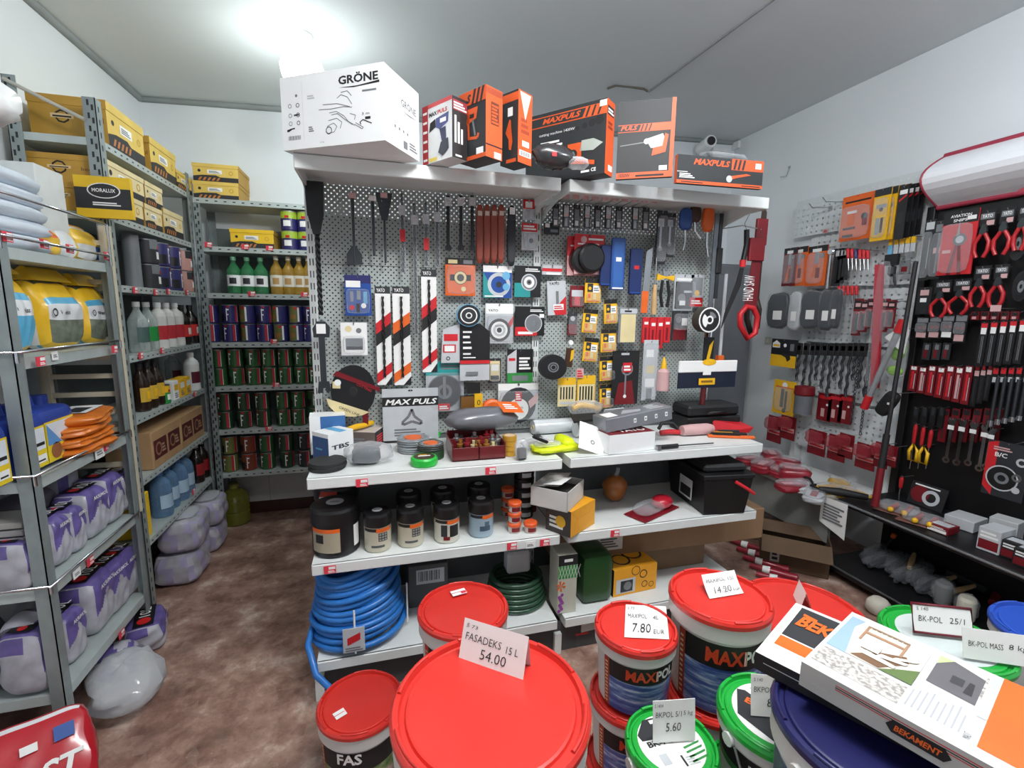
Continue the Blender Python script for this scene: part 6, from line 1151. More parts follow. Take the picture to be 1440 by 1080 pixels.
p = onZ(868, 712, S2); t = thing('bagged_goods', 'orange bag wrapped in clear plastic behind the white open box', 'bag', (p.x+.02, 2.03, S2)); MB().blob(.06, .05, .065, M((178, 104, 40), .35, coat=.4), (0, 0, .066), 2.3, 14, 9, .10, 4).build('bag', t); MB().tube([(0, 0, .12), (.01, 0, .15), (.02, .01, .165)], .01, BAGFILM, 7).build('tied_top', t)
p = onZ(935, 728, S2); t = thing('tool_pack', 'red blister pack with a round red tool lying on the second shelf', 'pack', (p.x-.005, p.y+.085, S2), .42); b = MB(); b.cbox(-.155, -.06, 0, .125, .06, .006, M((126, 22, 34), .45), .002); b.build('card', t); MB().blob(.055, .045, .03, M((190, 30, 50), .3, coat=.5), (.05, -.01, .036), 2.4, 16, 8, .03, 2).build('tool', t); MB().blob(.10, .05, .022, CLEAR, (-.04, 0, .03), 3, 12, 6, .08, 3).build('blister', t)
# black crate with red handle
P0 = onZ(1012, 726, S2); t = thing('tool_crate', 'black plastic tool box with red handle bar on the second shelf right end', 'tool box', (P0.x+.01, P0.y+.0, S2), -.12); Lx, Ly, hh = .19, .36, .20
b = MB(); V = []
for z, e in ((0, .02), (hh, 0)):
    V += [(-.10+e, e, z), (Lx-.04-e, e, z), (Lx-.04-e, Ly-e, z), (-.10+e, Ly-e, z)]
b.raw(V, [(0, 3, 2, 1), (0, 1, 5, 4), (1, 2, 6, 5), (2, 3, 7, 6), (3, 0, 4, 7)], BLK); b.cbox(-.105, -.004, hh-.02, Lx-.035, Ly+.004, hh, BLK, .003); b.build('body', t)
MB().cbox(-.085, .03, hh+.001, Lx-.055, Ly-.01, hh+.04, M((28, 28, 30), .5), .012).build('lid', t)
b = MB(); b.tube([(.05, -.01, hh-.03), (.10, -.035, hh-.06), (.135, -.03, hh-.085)], .008, RDP, 8); b.build('handle', t); b = MB(); F = b.face((-.101, Ly*.6, .04), (0, -1, 0), (0, 0, 1), .12, .1); F.rect(0, 0, 1, 1, C_['l']); F.rect(.1, .1, .9, .6, INK, 2); b.build('label', t)

# ================================================================ BOTTOM SHELF (z = LZ)
L2Z = LZ+.002
HOSE = M((38, 116, 196), .4, coat=.2); p = onZ(505, 925, L2Z)
t = thing('hose_coil', 'big coil of bright blue hose on the bottom shelf', 'hose', (onY(506, 900, 1.92).x, 1.925, L2Z)); b = MB(); rh = .0125; P = []
N = 13*30
for k in range(N):
    lv = k/30.0; a = 2*PI*k/30
    R = .185-.0035*lv + .006*math.sin(lv*2.3); z = .015+lv*.0245+.005*math.sin(a*1+lv)
    tilt = .018*lv*.5
    P.append((R*math.cos(a)+.004*math.sin(lv*3), R*.9*math.sin(a), min(z+tilt*.4*math.sin(a+1.2), .345)))
b.tube(P, rh, HOSE, 8)
P2 = []
for k in range(6*30):
    lv = k/30.0; a = 2*PI*k/30+1; P2.append(((.160-.004*lv)*math.cos(a), (.145-.003*lv)*math.sin(a), .03+lv*.045))
b.tube(P2, rh, HOSE, 8); b.build('coil', t)
b = MB(); b.tube([(-.178, -.04, .06), (-.185, -.12, .04), (-.150, -.20, -.03), (-.06, -.24, -.12), (.02, -.25, -.175)], rh, HOSE, 8); b.build('loose_end', t)
for a in (.35, -1.0): MB().tube([(.205*math.cos(a-.6), .185*math.sin(a-.6), z) for z in (.02, .10, .20)], .004, PAPER, 6).build('tie', t)
b = MB(); b.box(-.05, -.190, .03, .03, -.187, .13, C_['l']); F = b.face((-.05, -.1905, .03), (1, 0, 0), (0, 0, 1), .08, .10); F.poly([(.2, .3), (.8, .5), (.8, .8), (.2, .6)], C_['r'], 1); F.bars(.1, .05, .9, .25, 2, GREYINK); b.build('tag', t)
t = thing('hose_coil', 'dark green hose coil behind the red bucket on the bottom shelf', 'hose', (onY(725, 850, 1.95).x, 1.955, L2Z)); b = MB()
for k in range(6): b.tube([((.135-.004*k)*math.cos(2*PI*i/26), (.125-.004*k)*math.sin(2*PI*i/26), .012+.022*k) for i in range(26)], .011, M((36, 74, 52), .3, coat=.4), 8, True)
b.build('coil', t); MB().cbox(-.05, -.04, .145, .06, .04, .25, C_['l'], .01).build('wrapped_head', t)
t = thing('cable_box', 'grey barcode-labelled carton standing deep on the bottom shelf', 'box', (onY(600, 800, 2.08).x, 2.08, L2Z)); b = MB(); b.cbox(-.09, -.08, 0, .09, .08, .20, M((84, 84, 86), .6), .003); F = b.face((-.09, -.0805, 0), (1, 0, 0), (0, 0, 1), .18, .2); F.rect(.2, .55, .9, .9, C_['l']); F.barcode(.25, .62, .8, .86, INK, 2); b.build('carton', t)
# right bay
t = thing('long_carton', 'long brown cardboard carton with white label at the back of the bottom shelf', 'box', (1.37, 2.08, L2Z+.13), -.03); b = MB(); b.cbox(-.58, -.11, 0, .62, .10, .17, M((150, 118, 88), .75), .003); F = b.face((-.58, -.1105, 0), (1, 0, 0), (0, 0, 1), 1.2, .17); F.rect(.08, .2, .30, .96, PAPER); F.text('MAXPULS', .10, .68, .2, INK, 2, w=.16, bold=.04, shear=.3); F.bars(.1, .28, .19, .6, 5, GREYINK, 2); F.bars(.2, .28, .28, .6, 4, GREYINK, 2); b.build('carton', t)
t = thing('carton', 'plain brown carton under the long carton at the back of the bottom shelf', 'box', (1.30, 2.09, L2Z)); MB().cbox(-.28, -.09, 0, .36, .10, .128, M((132, 104, 78), .75), .003).build('carton', t)
t, Lw, Ld, h = cornerbox('spotlight_box', 'yellow and black box with oval lamp pictures on the bottom shelf', 'box', L2Z, 922, 827, 790, (862, 827), 944, math.radians(-4)); Ld = .20; h = .135
b = MB(); F, S = boxfaces(b, Lw, Ld, h, YBX, INK, YBX); F.rect(.06, .08, .50, .62, C_['l']); F.rect(.16, .12, .44, .55, CHAR, 2); F.disc(.32, .34, .09, MIDGREY, 3); F.disc(.68, .68, .09, INK, 1, rin=.07); F.disc(.72, .28, .07, INK, 1, rin=.055); F.disc(.88, .22, .06, INK, 1, rin=.048); F.disc(.5, .86, .1, INK, 1, rin=.085); S.text('TOLSEN', .2, .3, .2, YELLOW, 1, w=.7); S.rect(.2, .6, .8, .8, C_['l']); T_ = b.face((-Lw, 0, h), (1, 0, 0), (0, 1, 0), Lw, Ld); T_.disc(.35, .4, .2, INK, 1, rin=.16); T_.disc(.7, .6, .22, INK, 1, rin=.18); b.build('carton', t)
GRN = M((30, 74, 34), .35, coat=.3); t = thing('green_canister', 'dark green plastic container beside the flower box', 'container', (onY(834, 845, 1.86).x, 1.90, L2Z)); pillow(.155, .17, .24, lambda f, u, v: GRN, 8, 8).build('body', t); b = MB(); b.tube([(.078, -.02, .05), (.094, -.03, .08), (.094, -.03, .16), (.078, -.02, .19)], .008, GRN, 8); b.build('handle', t)
t = thing('flower_box', 'tall narrow box with flower picture and green lattice', 'box', (onY(797, 850, 1.79).x, 1.83, L2Z)); b = MB(); b.cbox(-.045, -.04, 0, .045, .07, .28, M((196, 196, 182), .5), .002); F = b.face((-.045, -.0405, 0), (1, 0, 0), (0, 0, 1), .09, .28); F.rect(0, .82, 1, 1, INK); F.rect(.3, .88, .75, .93, PAPER, 2); F.rect(0, .6, 1, .82, C_['g'], 1)
for k in range(7): F.line([(k*.16, .6), (k*.16+.2, .82)], .0015, PAPER, 2); F.line([(k*.16+.2, .6), (k*.16, .82)], .0015, PAPER, 2)
for k in range(6): F.poly([(.15, .48), (.15+.25*math.cos(k-.5), .48+.09*math.sin(k-.5)), (.15+.25*math.cos(k), .48+.09*math.sin(k))], C_['o'], 3)
for k in range(9): F.disc(.08+.2*((k*5) % 7)/7, .05+k*.035, .09, M((150, 70, 160), .5), 3+k*.1, n=8)
b.build('carton', t)
for k in range(2):
    t = thing('carton', 'small white carton on the floor under the bottom shelf, %s of two' % ('lower', 'upper')[k], 'box', (onY(826, 900, 1.84).x+.02*k, 1.86, .002+.072*k), .08*k, 'white cartons under the shelf'); b = MB(); b.cbox(-.08, -.06, 0, .08, .06, .068, M((196, 194, 190), .6), .002); F = b.face((-.08, -.0605, 0), (1, 0, 0), (0, 0, 1), .16, .068); F.rect(0, .86, .4, 1, C_['r']); b.build('carton', t)
# price tags along the shelf fronts
def ptag(label, x, y, Y=None, X=None, w=.042, h=.030, plain=False, tilt=0.0):
    if Y is not None: loc = onY(x, y, Y); rz = 0
    else: loc = onX(x, y, X); rz = PI/2
    t = thing('price_tag', label, 'price tag', loc, rz, 'shelf price tags'); b = MB(); b.box(-w/2, -.0015, -h/2, w/2, .0005, h/2, PAPER if plain else TAGRED); F = b.face((-w/2, -.0017, -h/2), (1, 0, 0), (0, 0, 1), w, h)
    if not plain: F.rect(.40, .55, .95, .9, PAPER, 1); F.bars(.35, .12, .92, .45, 2, PAPER, 1)
    else: F.bars(.15, .3, .8, .7, 2, GREYINK, 1)
    b.build('tag', t); return t
for k, (x, y) in enumerate(((509, 679), (690, 662))): ptag('red and white price tag on the work shelf edge, %s tag from the left' % ORD[k], x, y, GF-.002)
for k, (x, y) in enumerate(((464, 801), (720, 768), (766, 763))): ptag('red and white price tag on the jar shelf edge, %s from the left' % ORD[k], x, y, GF-.002)
ptag('plain paper label between two red tags on the jar shelf edge', 746, 766, GF-.002, plain=True); ptag('red price tag on the second shelf edge under the yellow box', 865, 750, GF-.002)
for k, (x, y) in enumerate(((293, 344), (345, 347), (379, 349))): ptag('red price tag on the second back shelf edge, %s from the left' % ORD[k], x, y, 3.449)
for k, (x, y) in enumerate(((354, 413), (428, 414))): ptag('red price tag on the third back shelf edge, %s from left' % ('left', 'right')[k], x, y, 3.449)
ptag('red price tag on the navy tin shelf edge at the back', 385, 480, 3.449); ptag('red price tag on the green tin shelf edge at the back', 388, 541, 3.449); ptag('red price tag on the sixth back shelf edge', 378, 603, 3.449)
for si, L in enumerate((((190, 408), (219, 411), (237, 410), (263, 411)), ((198, 500), (228, 493)), ((274, 554),), ((272, 691),))):
    for k, (x, y) in enumerate(L): ptag('red price tag on the %s side shelf edge, %s from left' % (('third', 'fourth', 'fifth', 'lowest')[si], ORD[k]), x, y, X=-1.088)
for k, (x, y) in enumerate(((10, 333), (62, 343), (98, 350), (150, 360))): ptag('red price tag on the top rail tray of the left unit, %s from left' % ORD[k], x, y, X=-1.068)
for k, (x, y) in enumerate(((57, 508), (161, 491))): ptag('red price tag on the big bag shelf, %s' % ('by the near post', 'by the far post')[k], x, y, X=-1.052)
ptag('small white label beside the red tag on the big bag shelf', 77, 500, X=-1.068, plain=True, w=.03); ptag('white price card hanging below the orange bags', 140, 636, X=-1.066, plain=True, w=.06, h=.045); ptag('red price tag on the white card under the orange bags', 149, 628, X=-1.064, w=.035)
ptag('red price tag on the upper purple bag tray edge', 127, 789, X=-1.066); ptag('white label on the upper purple bag tray edge', 108, 806, X=-1.066, plain=True); ptag('red price tag on the lowest purple bag tray edge', 171, 891, X=-1.066)
# ================================================================ GOODS ON THE RIGHT WALL
RX = WX-.02
def wp(label, box, base, decos, X=RX, group=None, bub=None, name='tool_pack', cat='pack', rotz=None, th=.006, hk=.05):
    yc, zb, w, h = sb(*box, X); t = thing(name, label, cat, (X, yc, zb+h), -PI/2 if rotz is None else rotz, group)
    w = max(w, .02)
    b = MB(); b.box(-w/2, -th, -h, w/2, 0, 0, C_[base]); F = b.face((-w/2, -th, -h), (1, 0, 0), (0, 0, 1), w, h); deco(F, decos); b.build('card', t)
    if bub:
        x0, y0, x1, y1, dp = bub; pillow((x1-x0)*w, dp, (y1-y0)*h, lambda f, u, v: CLEAR, 6, 5).build('blister', t, loc=(-w/2+(x0+x1)/2*w, -th-dp/2-.0015, -h+y0*h))
    MB().tube([(0, RX+.018-X, 0), (0, -.006, -.012), (0, -.012, -.004)], .0022, HOOKM, 6).build('hook', t); return t, w, h
# white bay, row 1
t, w, h = wp('orange tool kit card hanging at the top of the white wall display', (1184, 274, 1228, 337), 'o', [('r', 0, .8, 1, 1, 'o'), ('r', .1, .84, .9, .88, 'k'), ('r', .1, .25, .5, .3, 'k'), ('r', .1, .08, .45, .14, 'k'), ('c', .75, .5, .10, 'd'), ('r', .15, .35, .45, .6, 'o'), ('r', .2, .6, .5, .66, 'w'), ('r', .7, .3, .85, .45, 'R')], X=2.90, bub=(.05, .05, .95, .75, .03))
for k in range(4): wp('yellow drill kit card, %s from the left of four at the top' % ORD[k], (1228+k*9, 266-k*1.5, 1251+k*9, 338-k), 'y', [('r', 0, .86, 1, 1, 'd'), ('r', .2, .62, .8, .70, 's'), ('c', .5, .6, .12, 'd'), ('r', .25, .12, .5, .5, 's'), ('r', .55, .15, .7, .5, 'd'), ('r', .0, .44, 1, .5, 'y')], X=2.88+.028*k, group='yellow drill kit cards', bub=(.08, .06, .92, .82, .012))
for k in range(4): wp('black bit holder card, %s from the left of four at the top' % ORD[k], (1262+k*8, 262-k*1.5, 1275+k*8, 336-k*2), 'x', [('r', .1, .84, .9, .92, 'w'), ('r', .2, .3, .8, .5, 'd'), ('p', [(.1, .7), (.9, .8), (.9, .84), (.1, .74)], 'r')], X=2.90+.025*k, group='black bit holder cards')
# loose hooks and a pink label on the bare panel
t = thing('price_tag', 'pink price tag stuck on the bare top panel of the white display', 'price tag', onX(1161, 325, WX-.003), -PI/2, 'shelf price tags'); b = MB(); b.box(-.02, -.002, -.014, .02, 0, .014, C_['p']); F = b.face((-.02, -.0022, -.014), (1, 0, 0), (0, 0, 1), .04, .028); F.bars(.1, .2, .9, .8, 2, C_['r']); b.build('tag', t)
for k, (x, y) in enumerate(((1168, 292), (1188, 284))): t = thing('display_hook', 'bare wire hook on the top panel of the white display, %s' % ('lower one', 'higher one')[k], 'hook', onX(x, y, WX)); MB().tube([(0, 0, 0), (-.16, 0, -.01), (-.19, 0, .015)], .003, HOOKM, 6).build('wire', t); MB().box(-.004, -.014, -.02, 0, .014, .012, STEEL).build('plate', t)
t = thing('wall_hook', 'lone bent wire hook high on the bare right wall', 'hook', onX(1110, 236, XR-.004)); MB().tube([(0, 0, .0), (-.01, .01, -.06), (-.05, .03, -.065)], .003, HOOKM, 6).build('wire', t); MB().box(-.004, -.008, -.004, .003, .008, .012, STEEL).build('plate', t)
t = thing('light_switch', 'small beige switch plate on the right wall beside the display', 'switch', onX(1080, 479, XR-.006), -PI/2); MB().cbox(-.03, -.005, -.03, .03, .005, .03, M((206, 204, 194), .5), .002).build('plate', t); MB().cbox(-.012, -.009, -.016, .012, -.004, .016, M((220, 218, 208), .5), .002).build('rocker', t)
# row 2
for k, (a, c) in enumerate(((1102, 1120), (1113, 1135), (1135, 1163))): wp('orange multi-tool card, %s from the left' % ORD[k], (a, 349-k*1.5, c, 402), 'o' if k else 'R', [('r', 0, .85, 1, 1, 'x'), ('r', .25, .85, .7, .93, 'w'), ('r', .4, .55, .6, .85, 's'), ('c', .75, .75, .12, 'm'), ('p', [(.2, .1), (.45, .1), (.6, .5), (.45, .55)], 'o'), ('r', .5, .2, .7, .45, 'R')], X=2.88+.01*k, group='orange multi-tool cards', bub=(.1, .06, .9, .82, .02))
t, w, h = hung('ratchet', 'chrome ratchet wrench hanging beside the orange multi-tools', 'ratchet', (1162, 348, 1174, 406), 2.9, X=2.90); b = MB(); b.lathe([(0, 0), (.022, 0), (.024, -.012), (.018, -.02), (0, -.02)], CHROME, 16, axis='y', cz=-.03); b.build('head', t); b = MB(); b.tube([(0, -.01, -.05), (0, -.01, -h)], .009, CHROME, 8, taper=[.007, .011]); b.build('handle', t); hook(t, .11, z=-.01)
for k in range(3): wp('dark card hung behind the ratchet, %s from the left' % ORD[k], (1172+k*5, 350, 1184+k*5, 402-k*4), 'd', [('r', .2, .8, .8, .95, 'l'), ('r', .3, .1, .6, .7, 'x')], X=2.93, group='dark cards behind the ratchet')
def screwdriver(label, box, X, m, group, rz=0.0):
    t, w, h = hung('screwdriver', label, 'screwdriver', box, 2.9, group, X=X); t.rotation_euler[0] = 0
    b = MB(); b.lathe([(0, 0), (.008, 0), (.011, -h*.1), (.009, -h*.4), (.006, -h*.45), (0, -h*.45)], m, 10, cy=-.012); b.build('handle', t); MB().tube([(0, -.012, -h*.44), (0, -.012, -h)], .003, CHROME, 6).build('shaft', t); hook(t, .08, z=0); return t
for k in range(6): t = screwdriver('red and white tester screwdriver, %s from the left of six' % ORD[k], (1189+k*5.6, 350+k*.5, 1196+k*5.6, 381), 2.93, C_['r'] if k != 2 else C_['n'], 'tester screwdrivers'); t.rotation_euler[1] = -.16
for k in range(5):
    t, w, h = hung('clip_pack', 'small yellow-tagged clip, %s from the left above the black clamp' % ORD[k], 'clip', (1250+k*8, 336-k*.8, 1256+k*8, 358-k), 2.9, 'yellow-tagged clips', X=2.95); MB().cbox(-.012, -.008, -h, .012, 0, -h*.4, (C_['a'] if k == 0 else C_['l']), .002).build('clip', t); MB().box(-.010, -.010, -h*.4, .010, 0, 0, YELLOW).build('tag', t); hook(t, .06, z=0)
t, w, h = hung('clamp', 'black clamp with grey screw hanging below the yellow-tagged clips', 'clamp', (1243, 358, 1266, 402), 2.9, X=2.92); b = MB(); b.prism([(-w*.4, -h*.35), (w*.4, -h*.35), (w*.4, 0), (-w*.4, 0)], .02, INK, y=-.02); b.build('body', t); b = MB(); b.lathe([(0, -h*.4), (.02, -h*.4), (.02, -h*.62), (.008, -h*.7), (0, -h*.7)], CHAR, 12); b.build('knob', t); MB().tube([(0, 0, -h*.3), (.03, 0, -h)], .006, CHAR, 6).build('screw', t); hook(t, .09)
wp('small grey and red pack beside the black clamp', (1266, 366, 1280, 384), 'm', [('r', .2, .1, .8, .5, 'R')], X=2.95)
# row 3: dark cutlery-like packs in plastic bags
for k, (a, c) in enumerate(((1083, 1112), (1113, 1130), (1130, 1158), (1156, 1176), (1172, 1186))):
    yc, zb, w, h = sb(a, 412-k, c, 462+(k % 2)*3, 2.90); t = thing('glove_pack', ('dark gloves in a clear bag, first from the left', 'pale folded sheet in a clear bag between dark glove packs', 'dark gloves in a clear bag with white sticker, third from the left', 'dark gloves in a clear bag with two stickers, fourth from the left', 'dark gloves in a clear bag nearest the red testers')[k], 'pack', (2.90, yc, zb+h), -PI/2, 'bagged gloves')
    dk = M((50, 55, 62), .45) if k != 1 else C_['l']
    pillow(w, .035, h, lambda f, u, v: dk, 4, 9, .05, k).build('glove', t, loc=(0, -.02, -h)); pillow(w*1.06, .045, h*1.05, lambda f, u, v: film('glove_wrap', (222, 226, 230), .03, .1, .3), 4, 10, .09, k+3).build('bag', t, loc=(0, -.02, -h*1.02))
    b = MB(); b.box(-w*.1, -.046, -h*.75, w*.32, -.0445, -h*.5, PAPER); b.build('sticker', t); hook(t, .12)
for k in range(5): t = screwdriver('red handled tester in the third row, %s from the left' % ORD[k], (1177+k*6, 402, 1184+k*6, 432), 2.95, C_['r'], 'red testers, third row'); t.rotation_euler[1] = -.15
for k in range(6): wp('red and black blister, %s from the left in the third row' % ORD[k], (1200+k*9.5, 420+(k % 2)*2, 1212+k*9.5, 472-(k % 3)*5), 'R', [('r', .05, .72, .95, .95, 'k'), ('r', .2, .78, .8, .88, 'p'), ('r', .25, .1, .7, .6, 'x'), ('c', .5, .62, .16, 'r')], X=2.93-.008*k, group='red blisters, third row', bub=(.06, .05, .94, .66, .02))
# row 4
t, w, h = wp('black and yellow glue gun pack at the left of the fourth row', (1085, 477, 1121, 516), 'x', [('r', 0, 0, 1, .42, 'y'), ('p', [(.35, .45), (.75, .5), (.8, .3), (.68, .2), (.6, .35)], 'k'), ('p', [(.05, .68), (.35, .68), (.35, .84), (.2, .95), (.05, .84)], 'w'), ('r', .08, .72, .32, .8, 'y'), ('c', .55, .78, .06, 'w'), ('r', .75, .6, .9, .85, 'm')], X=2.90, name='glue_gun_pack')
for k in range(12):
    x = 1124+k*8.8; t, w, h = hung('bit_set', 'black tool with hanging chain of bits, %s from the left in the fourth row' % ORD[k], 'tool', (x-5, 482, x+5, 535+12*(k % 3)), 2.9, 'hanging black bits', X=2.93-.006*(k % 3))
    b = MB(); b.cbox(-.021, -.016, -.085, .021, 0, 0, INK, .003); b.build('holder', t); b = MB(); b.tube([(0, -.008, -.06)]+[(.006*math.sin(j*1.7), -.008, -.08-(h-.08)*j/12) for j in range(1, 13)], .0085, DKSTEEL, 6); b.build('bits', t); MB().box(-.013, -.016, -.05, .013, -.0145, -.02, PAPER).build('tag', t); hook(t, .1)
for k in range(2):
    x = 1204+k*14; t, w, h = hung('chain', 'long dark chain hanging in the white display, %s' % ('left of two', 'right of two')[k], 'chain', (x-3, 500, x+3, 600+18*k), 2.9, X=2.95); b = MB()
    for j in range(int(h/.022)):
        a = (j % 2)*PI/2; b.tube([(.007*math.cos(q)*math.cos(a), -.01+.007*math.cos(q)*math.sin(a), -.012-j*.022+.013*math.sin(q)) for q in [2*PI*i/8 for i in range(8)]], .0026, DKSTEEL, 5, True)
    b.build('links', t); hook(t, .06, z=0)
for k in range(3): wp('red flat tool sheet with white print, %s from the left' % ORD[k], (1150+k*15, 553+k, 1170+k*15, 592+2*k), 'R', [('r', .3, .15, .55, .45, 'p'), ('r', .1, .8, .9, .92, 'r'), ('c', .7, .6, .08, 'w')], X=2.97, group='red tool sheets')
t, w, h = wp('yellow pack of black hex keys at the left of the fifth row', (1088, 535, 1119, 583), 'y', [('c', .5, .86, .12, 'w'), ('r', .35, .2, .5, .75, 'k'), ('r', .55, .15, .65, .7, 'k'), ('c', .55, .12, .08, 'd'), ('r', .1, .78, .9, .82, 'o')], X=2.90, bub=(.1, .1, .9, .8, .015))
t, w, h = hung('torch_pack', 'grey cylinder with dark red cap beside the yellow hex keys', 'torch', (1121, 541, 1146, 582), 2.9, X=2.90); MB().lathe([(0, -h), (w*.4, -h), (w*.4, -h*.35), (0, -h*.35)], M((110, 114, 120), .4), 18, cy=-.02).build('barrel', t); MB().lathe([(w*.42, -h*.35), (w*.46, -h*.3), (w*.44, -h*.05), (0, 0)], C_['R'], 18, cy=-.02).build('cap', t); hook(t, .1)
# row 6: red bubble packs
for k, (a, y0, c, y1) in enumerate(((1080, 585, 1100, 622), (1098, 585, 1119, 618), (1137, 605, 1162, 640), (1165, 612, 1190, 648), (1180, 610, 1201, 644), (1204, 624, 1232, 660), (1230, 622, 1250, 658), (1244, 626, 1262, 656))):
    yc, zb, w, h = sb(a, y0, c, y1, 2.90); t = thing('bubble_pack', 'dark red bubble pack with white band, %s from the left in the bottom row' % ORD[k], 'pack', (2.90, yc, zb+h), -PI/2, 'red bubble packs, bottom row')
    b = MB(); b.box(-w/2, -.006, -h, w/2, 0, -.0, C_['R']); F = b.face((-w/2, -.006, -h), (1, 0, 0), (0, 0, 1), w, h); deco(F, [('r', .05, .32, .95, .50, 'p'), ('b', .1, .35, .9, .47, 1, 'r'), ('r', 0, 0, 1, .3, 'R')]); b.build('card', t); pillow(w*.9, .05, h*.5, lambda f, u, v: film('clear_red', (180, 60, 70), .3), 4, 8, .08, k).build('blister', t, loc=(0, -.036, -h*.52)); hook(t, .12)
# long things leaning across the white bay
t = thing('level', 'long red level wrapped in clear plastic hanging in the white display', 'level', onX(1237, 372, 2.88), -PI/2); a = onX(1237, 372, 2.88); c = onX(1230, 545, 2.88); L = a.z-c.z; t.rotation_euler[1] = 0
b = MB(); b.raw([(q[0]+dx, dy, q[1]) for q in ((-.022, 0), (.022, 0)) for dx, dy in ((0, -.01), (0, .01))]+[((a.y-c.y)+q, dy, -L) for q in (-.022, .022) for dy in (-.01, .01)], [(0, 2, 6, 4), (1, 5, 7, 3), (0, 1, 3, 2), (4, 6, 7, 5), (0, 4, 5, 1), (2, 3, 7, 6)], M((190, 50, 66), .35, coat=.4)); b.build('bar', t); b = MB(); pillow(.06, .03, L*1.02, lambda f, u, v: CLEAR, 8, 6).build('sleeve', t, loc=((a.y-c.y)/2, 0, -L)); hook(t, .14, z=0)
def leaning(name, label, cat, p, q, X0, X1, r, m, parts=()):
    a = onX(p[0], p[1], X0); c = onX(q[0], q[1], X1); t = thing(name, label, cat, c); v = a-c; MB().tube([(0, 0, 0), v*.5, v], r, m, 10).build('shaft', t)
    for nm, f0, f1, rr, mm in parts: MB().tube([v*f0, v*(f0+f1)/2, v*f1], rr, mm, 10).build(nm, t)
    return t, v
t, v = leaning('axe', 'grey-shafted tool with red ends leaning across the white display', 'axe', (1268, 455), (1216, 572), 2.84, 2.84, .016, M((150, 154, 158), .4), (('grip', -.02, .14, .022, C_['r']), ('collar', .9, 1.04, .022, C_['r'])))
t, v = leaning('lopper', 'long black lopper with red grip standing against the white display', 'lopper', (1288, 368), (1230, 712), 2.78, 2.60, .011, INK, (('grip', -.0, .16, .018, C_['R']), ('sleeve', .16, .3, .016, INK)))
GLV = M((150, 206, 70), .5)
t, w, h = hung('glove_pack', 'lime green glove in a clear bag beside the black post', 'pack', (1250, 474, 1278, 532), 2.9, X=2.92); b = MB(); b.blob(w*.4, .015, h*.28, GLV, (0, -.015, -h*.28), 2.4, 12, 7, .15, 2); b.build('glove', t); MB().blob(w*.42, .012, h*.12, GLV, (0, -.015, -h*.82), 2.4, 12, 6, .15, 5).build('cuff', t); pillow(w, .04, h, lambda f, u, v: CLEAR, 5, 6).build('bag', t, loc=(0, -.015, -h)); hook(t, .1)
t, w, h = hung('knee_pad', 'black rubber pad with small white logo hanging near the black post', 'pad', (1243, 550, 1276, 592), 2.9, X=2.80); b = MB(); b.T = Matrix.Rotation(.5, 4, 'Y'); pillow(w*.62, .05, h*.95, lambda f, u, v: INK, 3.5, 10, mb=b, c=(0.01, -.02, -h*.95)); b.build('pad', t); hook(t, .2); MB().box(-.012, -.05, -h*.45, .012, -.046, -h*.38, PAPER).build('logo', t)
t = thing('paper_sheet', 'folded white paper wedge hanging beside the black post', 'paper', onX(1262, 470, 2.86), -PI/2); b = MB(); b.prism([(-.07, -.02), (.05, -.11), (.06, .0), (.05, .07)], .002, PAPER); b.build('sheet', t); hook(t, .15, z=.03)
# base shelf of the white bay: heaps
BZW = .432
def flatpack(label, px_, py_, w, d, h, m, name, group, rz_, seed, band=PAPER):
    p = onZ(px_, py_, BZW); t = thing(name, label, 'pack', (min(p.x, 2.90), p.y, BZW+.001), rz_, group)
    b = pillow(w, d, h, lambda f, u, v: band if (f == 't' and abs(v) < .28 and abs(u) < .75) else m, 4, 12, .06, seed); b.build('pack', t)
    MB().blob(w*.5, d*.5, .012, CLEAR, (0, 0, h+.006), 3, 12, 5, .15, seed).build('wrap', t); return t
def heap(label, px_, py_, rx, ry, rz, m, name='pack', cat='pack', rz_=0.0, seed=1, X=None, group=None, filmc=None, z=BZW):
    p = onZ(px_, py_, z); t = thing(name, label, cat, (min(p.x, 2.92), p.y, z), rz_, group); MB().blob(rx, ry, rz, m, (0, 0, rz+.001), 2.6, 14, 7, .08, seed).build('contents', t)
    MB().blob(rx*1.12, ry*1.12, rz*1.15, filmc or BAGFILM, (0, 0, rz*1.15+.001), 2.4, 12, 7, .12, seed+3).build('wrap', t); return t
MAR = M((156, 36, 52), .35, coat=.4)
RP = [(1054, 652, 'far end'), (1072, 664, 'second'), (1084, 652, 'third'), (1094, 670, 'fourth'), (1104, 658, 'fifth'), (1116, 676, 'sixth'), (1112, 690, 'seventh')]
for k, (x, y, nm) in enumerate(RP): flatpack('dark red shiny pack with pale band, %s from the far end of the heap' % ORD[k], x, y, .19, .13, .05+.02*(k % 3), MAR, 'red_pack', 'red packs on the low shelf', .5*k, k+1, M((214, 150, 158), .4))
for k, (x, y) in enumerate(((1128, 690), (1144, 704))): flatpack('white pack with red print lying beside the black strap, %s' % ('far one', 'near one')[k], x, y, .18, .11, .045, C_['l'], 'white_pack', 'white packs on the low shelf', .6, 9+k, MAR)
t = thing('belt', 'black strap lying over the front of the low white shelf', 'strap', onZ(1140, 690, BZW)); b = MB(); b.tube([(.05, .10, .05), (.02, .03, .06), (-.04, -.05, .05), (-.10, -.12, .02)], .012, INK, 6); b.build('strap', t)
YG = M((222, 176, 50), .5)
for k, (x, y) in enumerate(((1166, 692), (1190, 698), (1180, 684), (1206, 700))): flatpack('yellow glove pack on the low white shelf, %s from the far side' % ORD[k], x, y, .17, .10, .035, YG, 'glove_pack', 'yellow glove packs', .5*k, 20+k, M((200, 150, 40), .5))
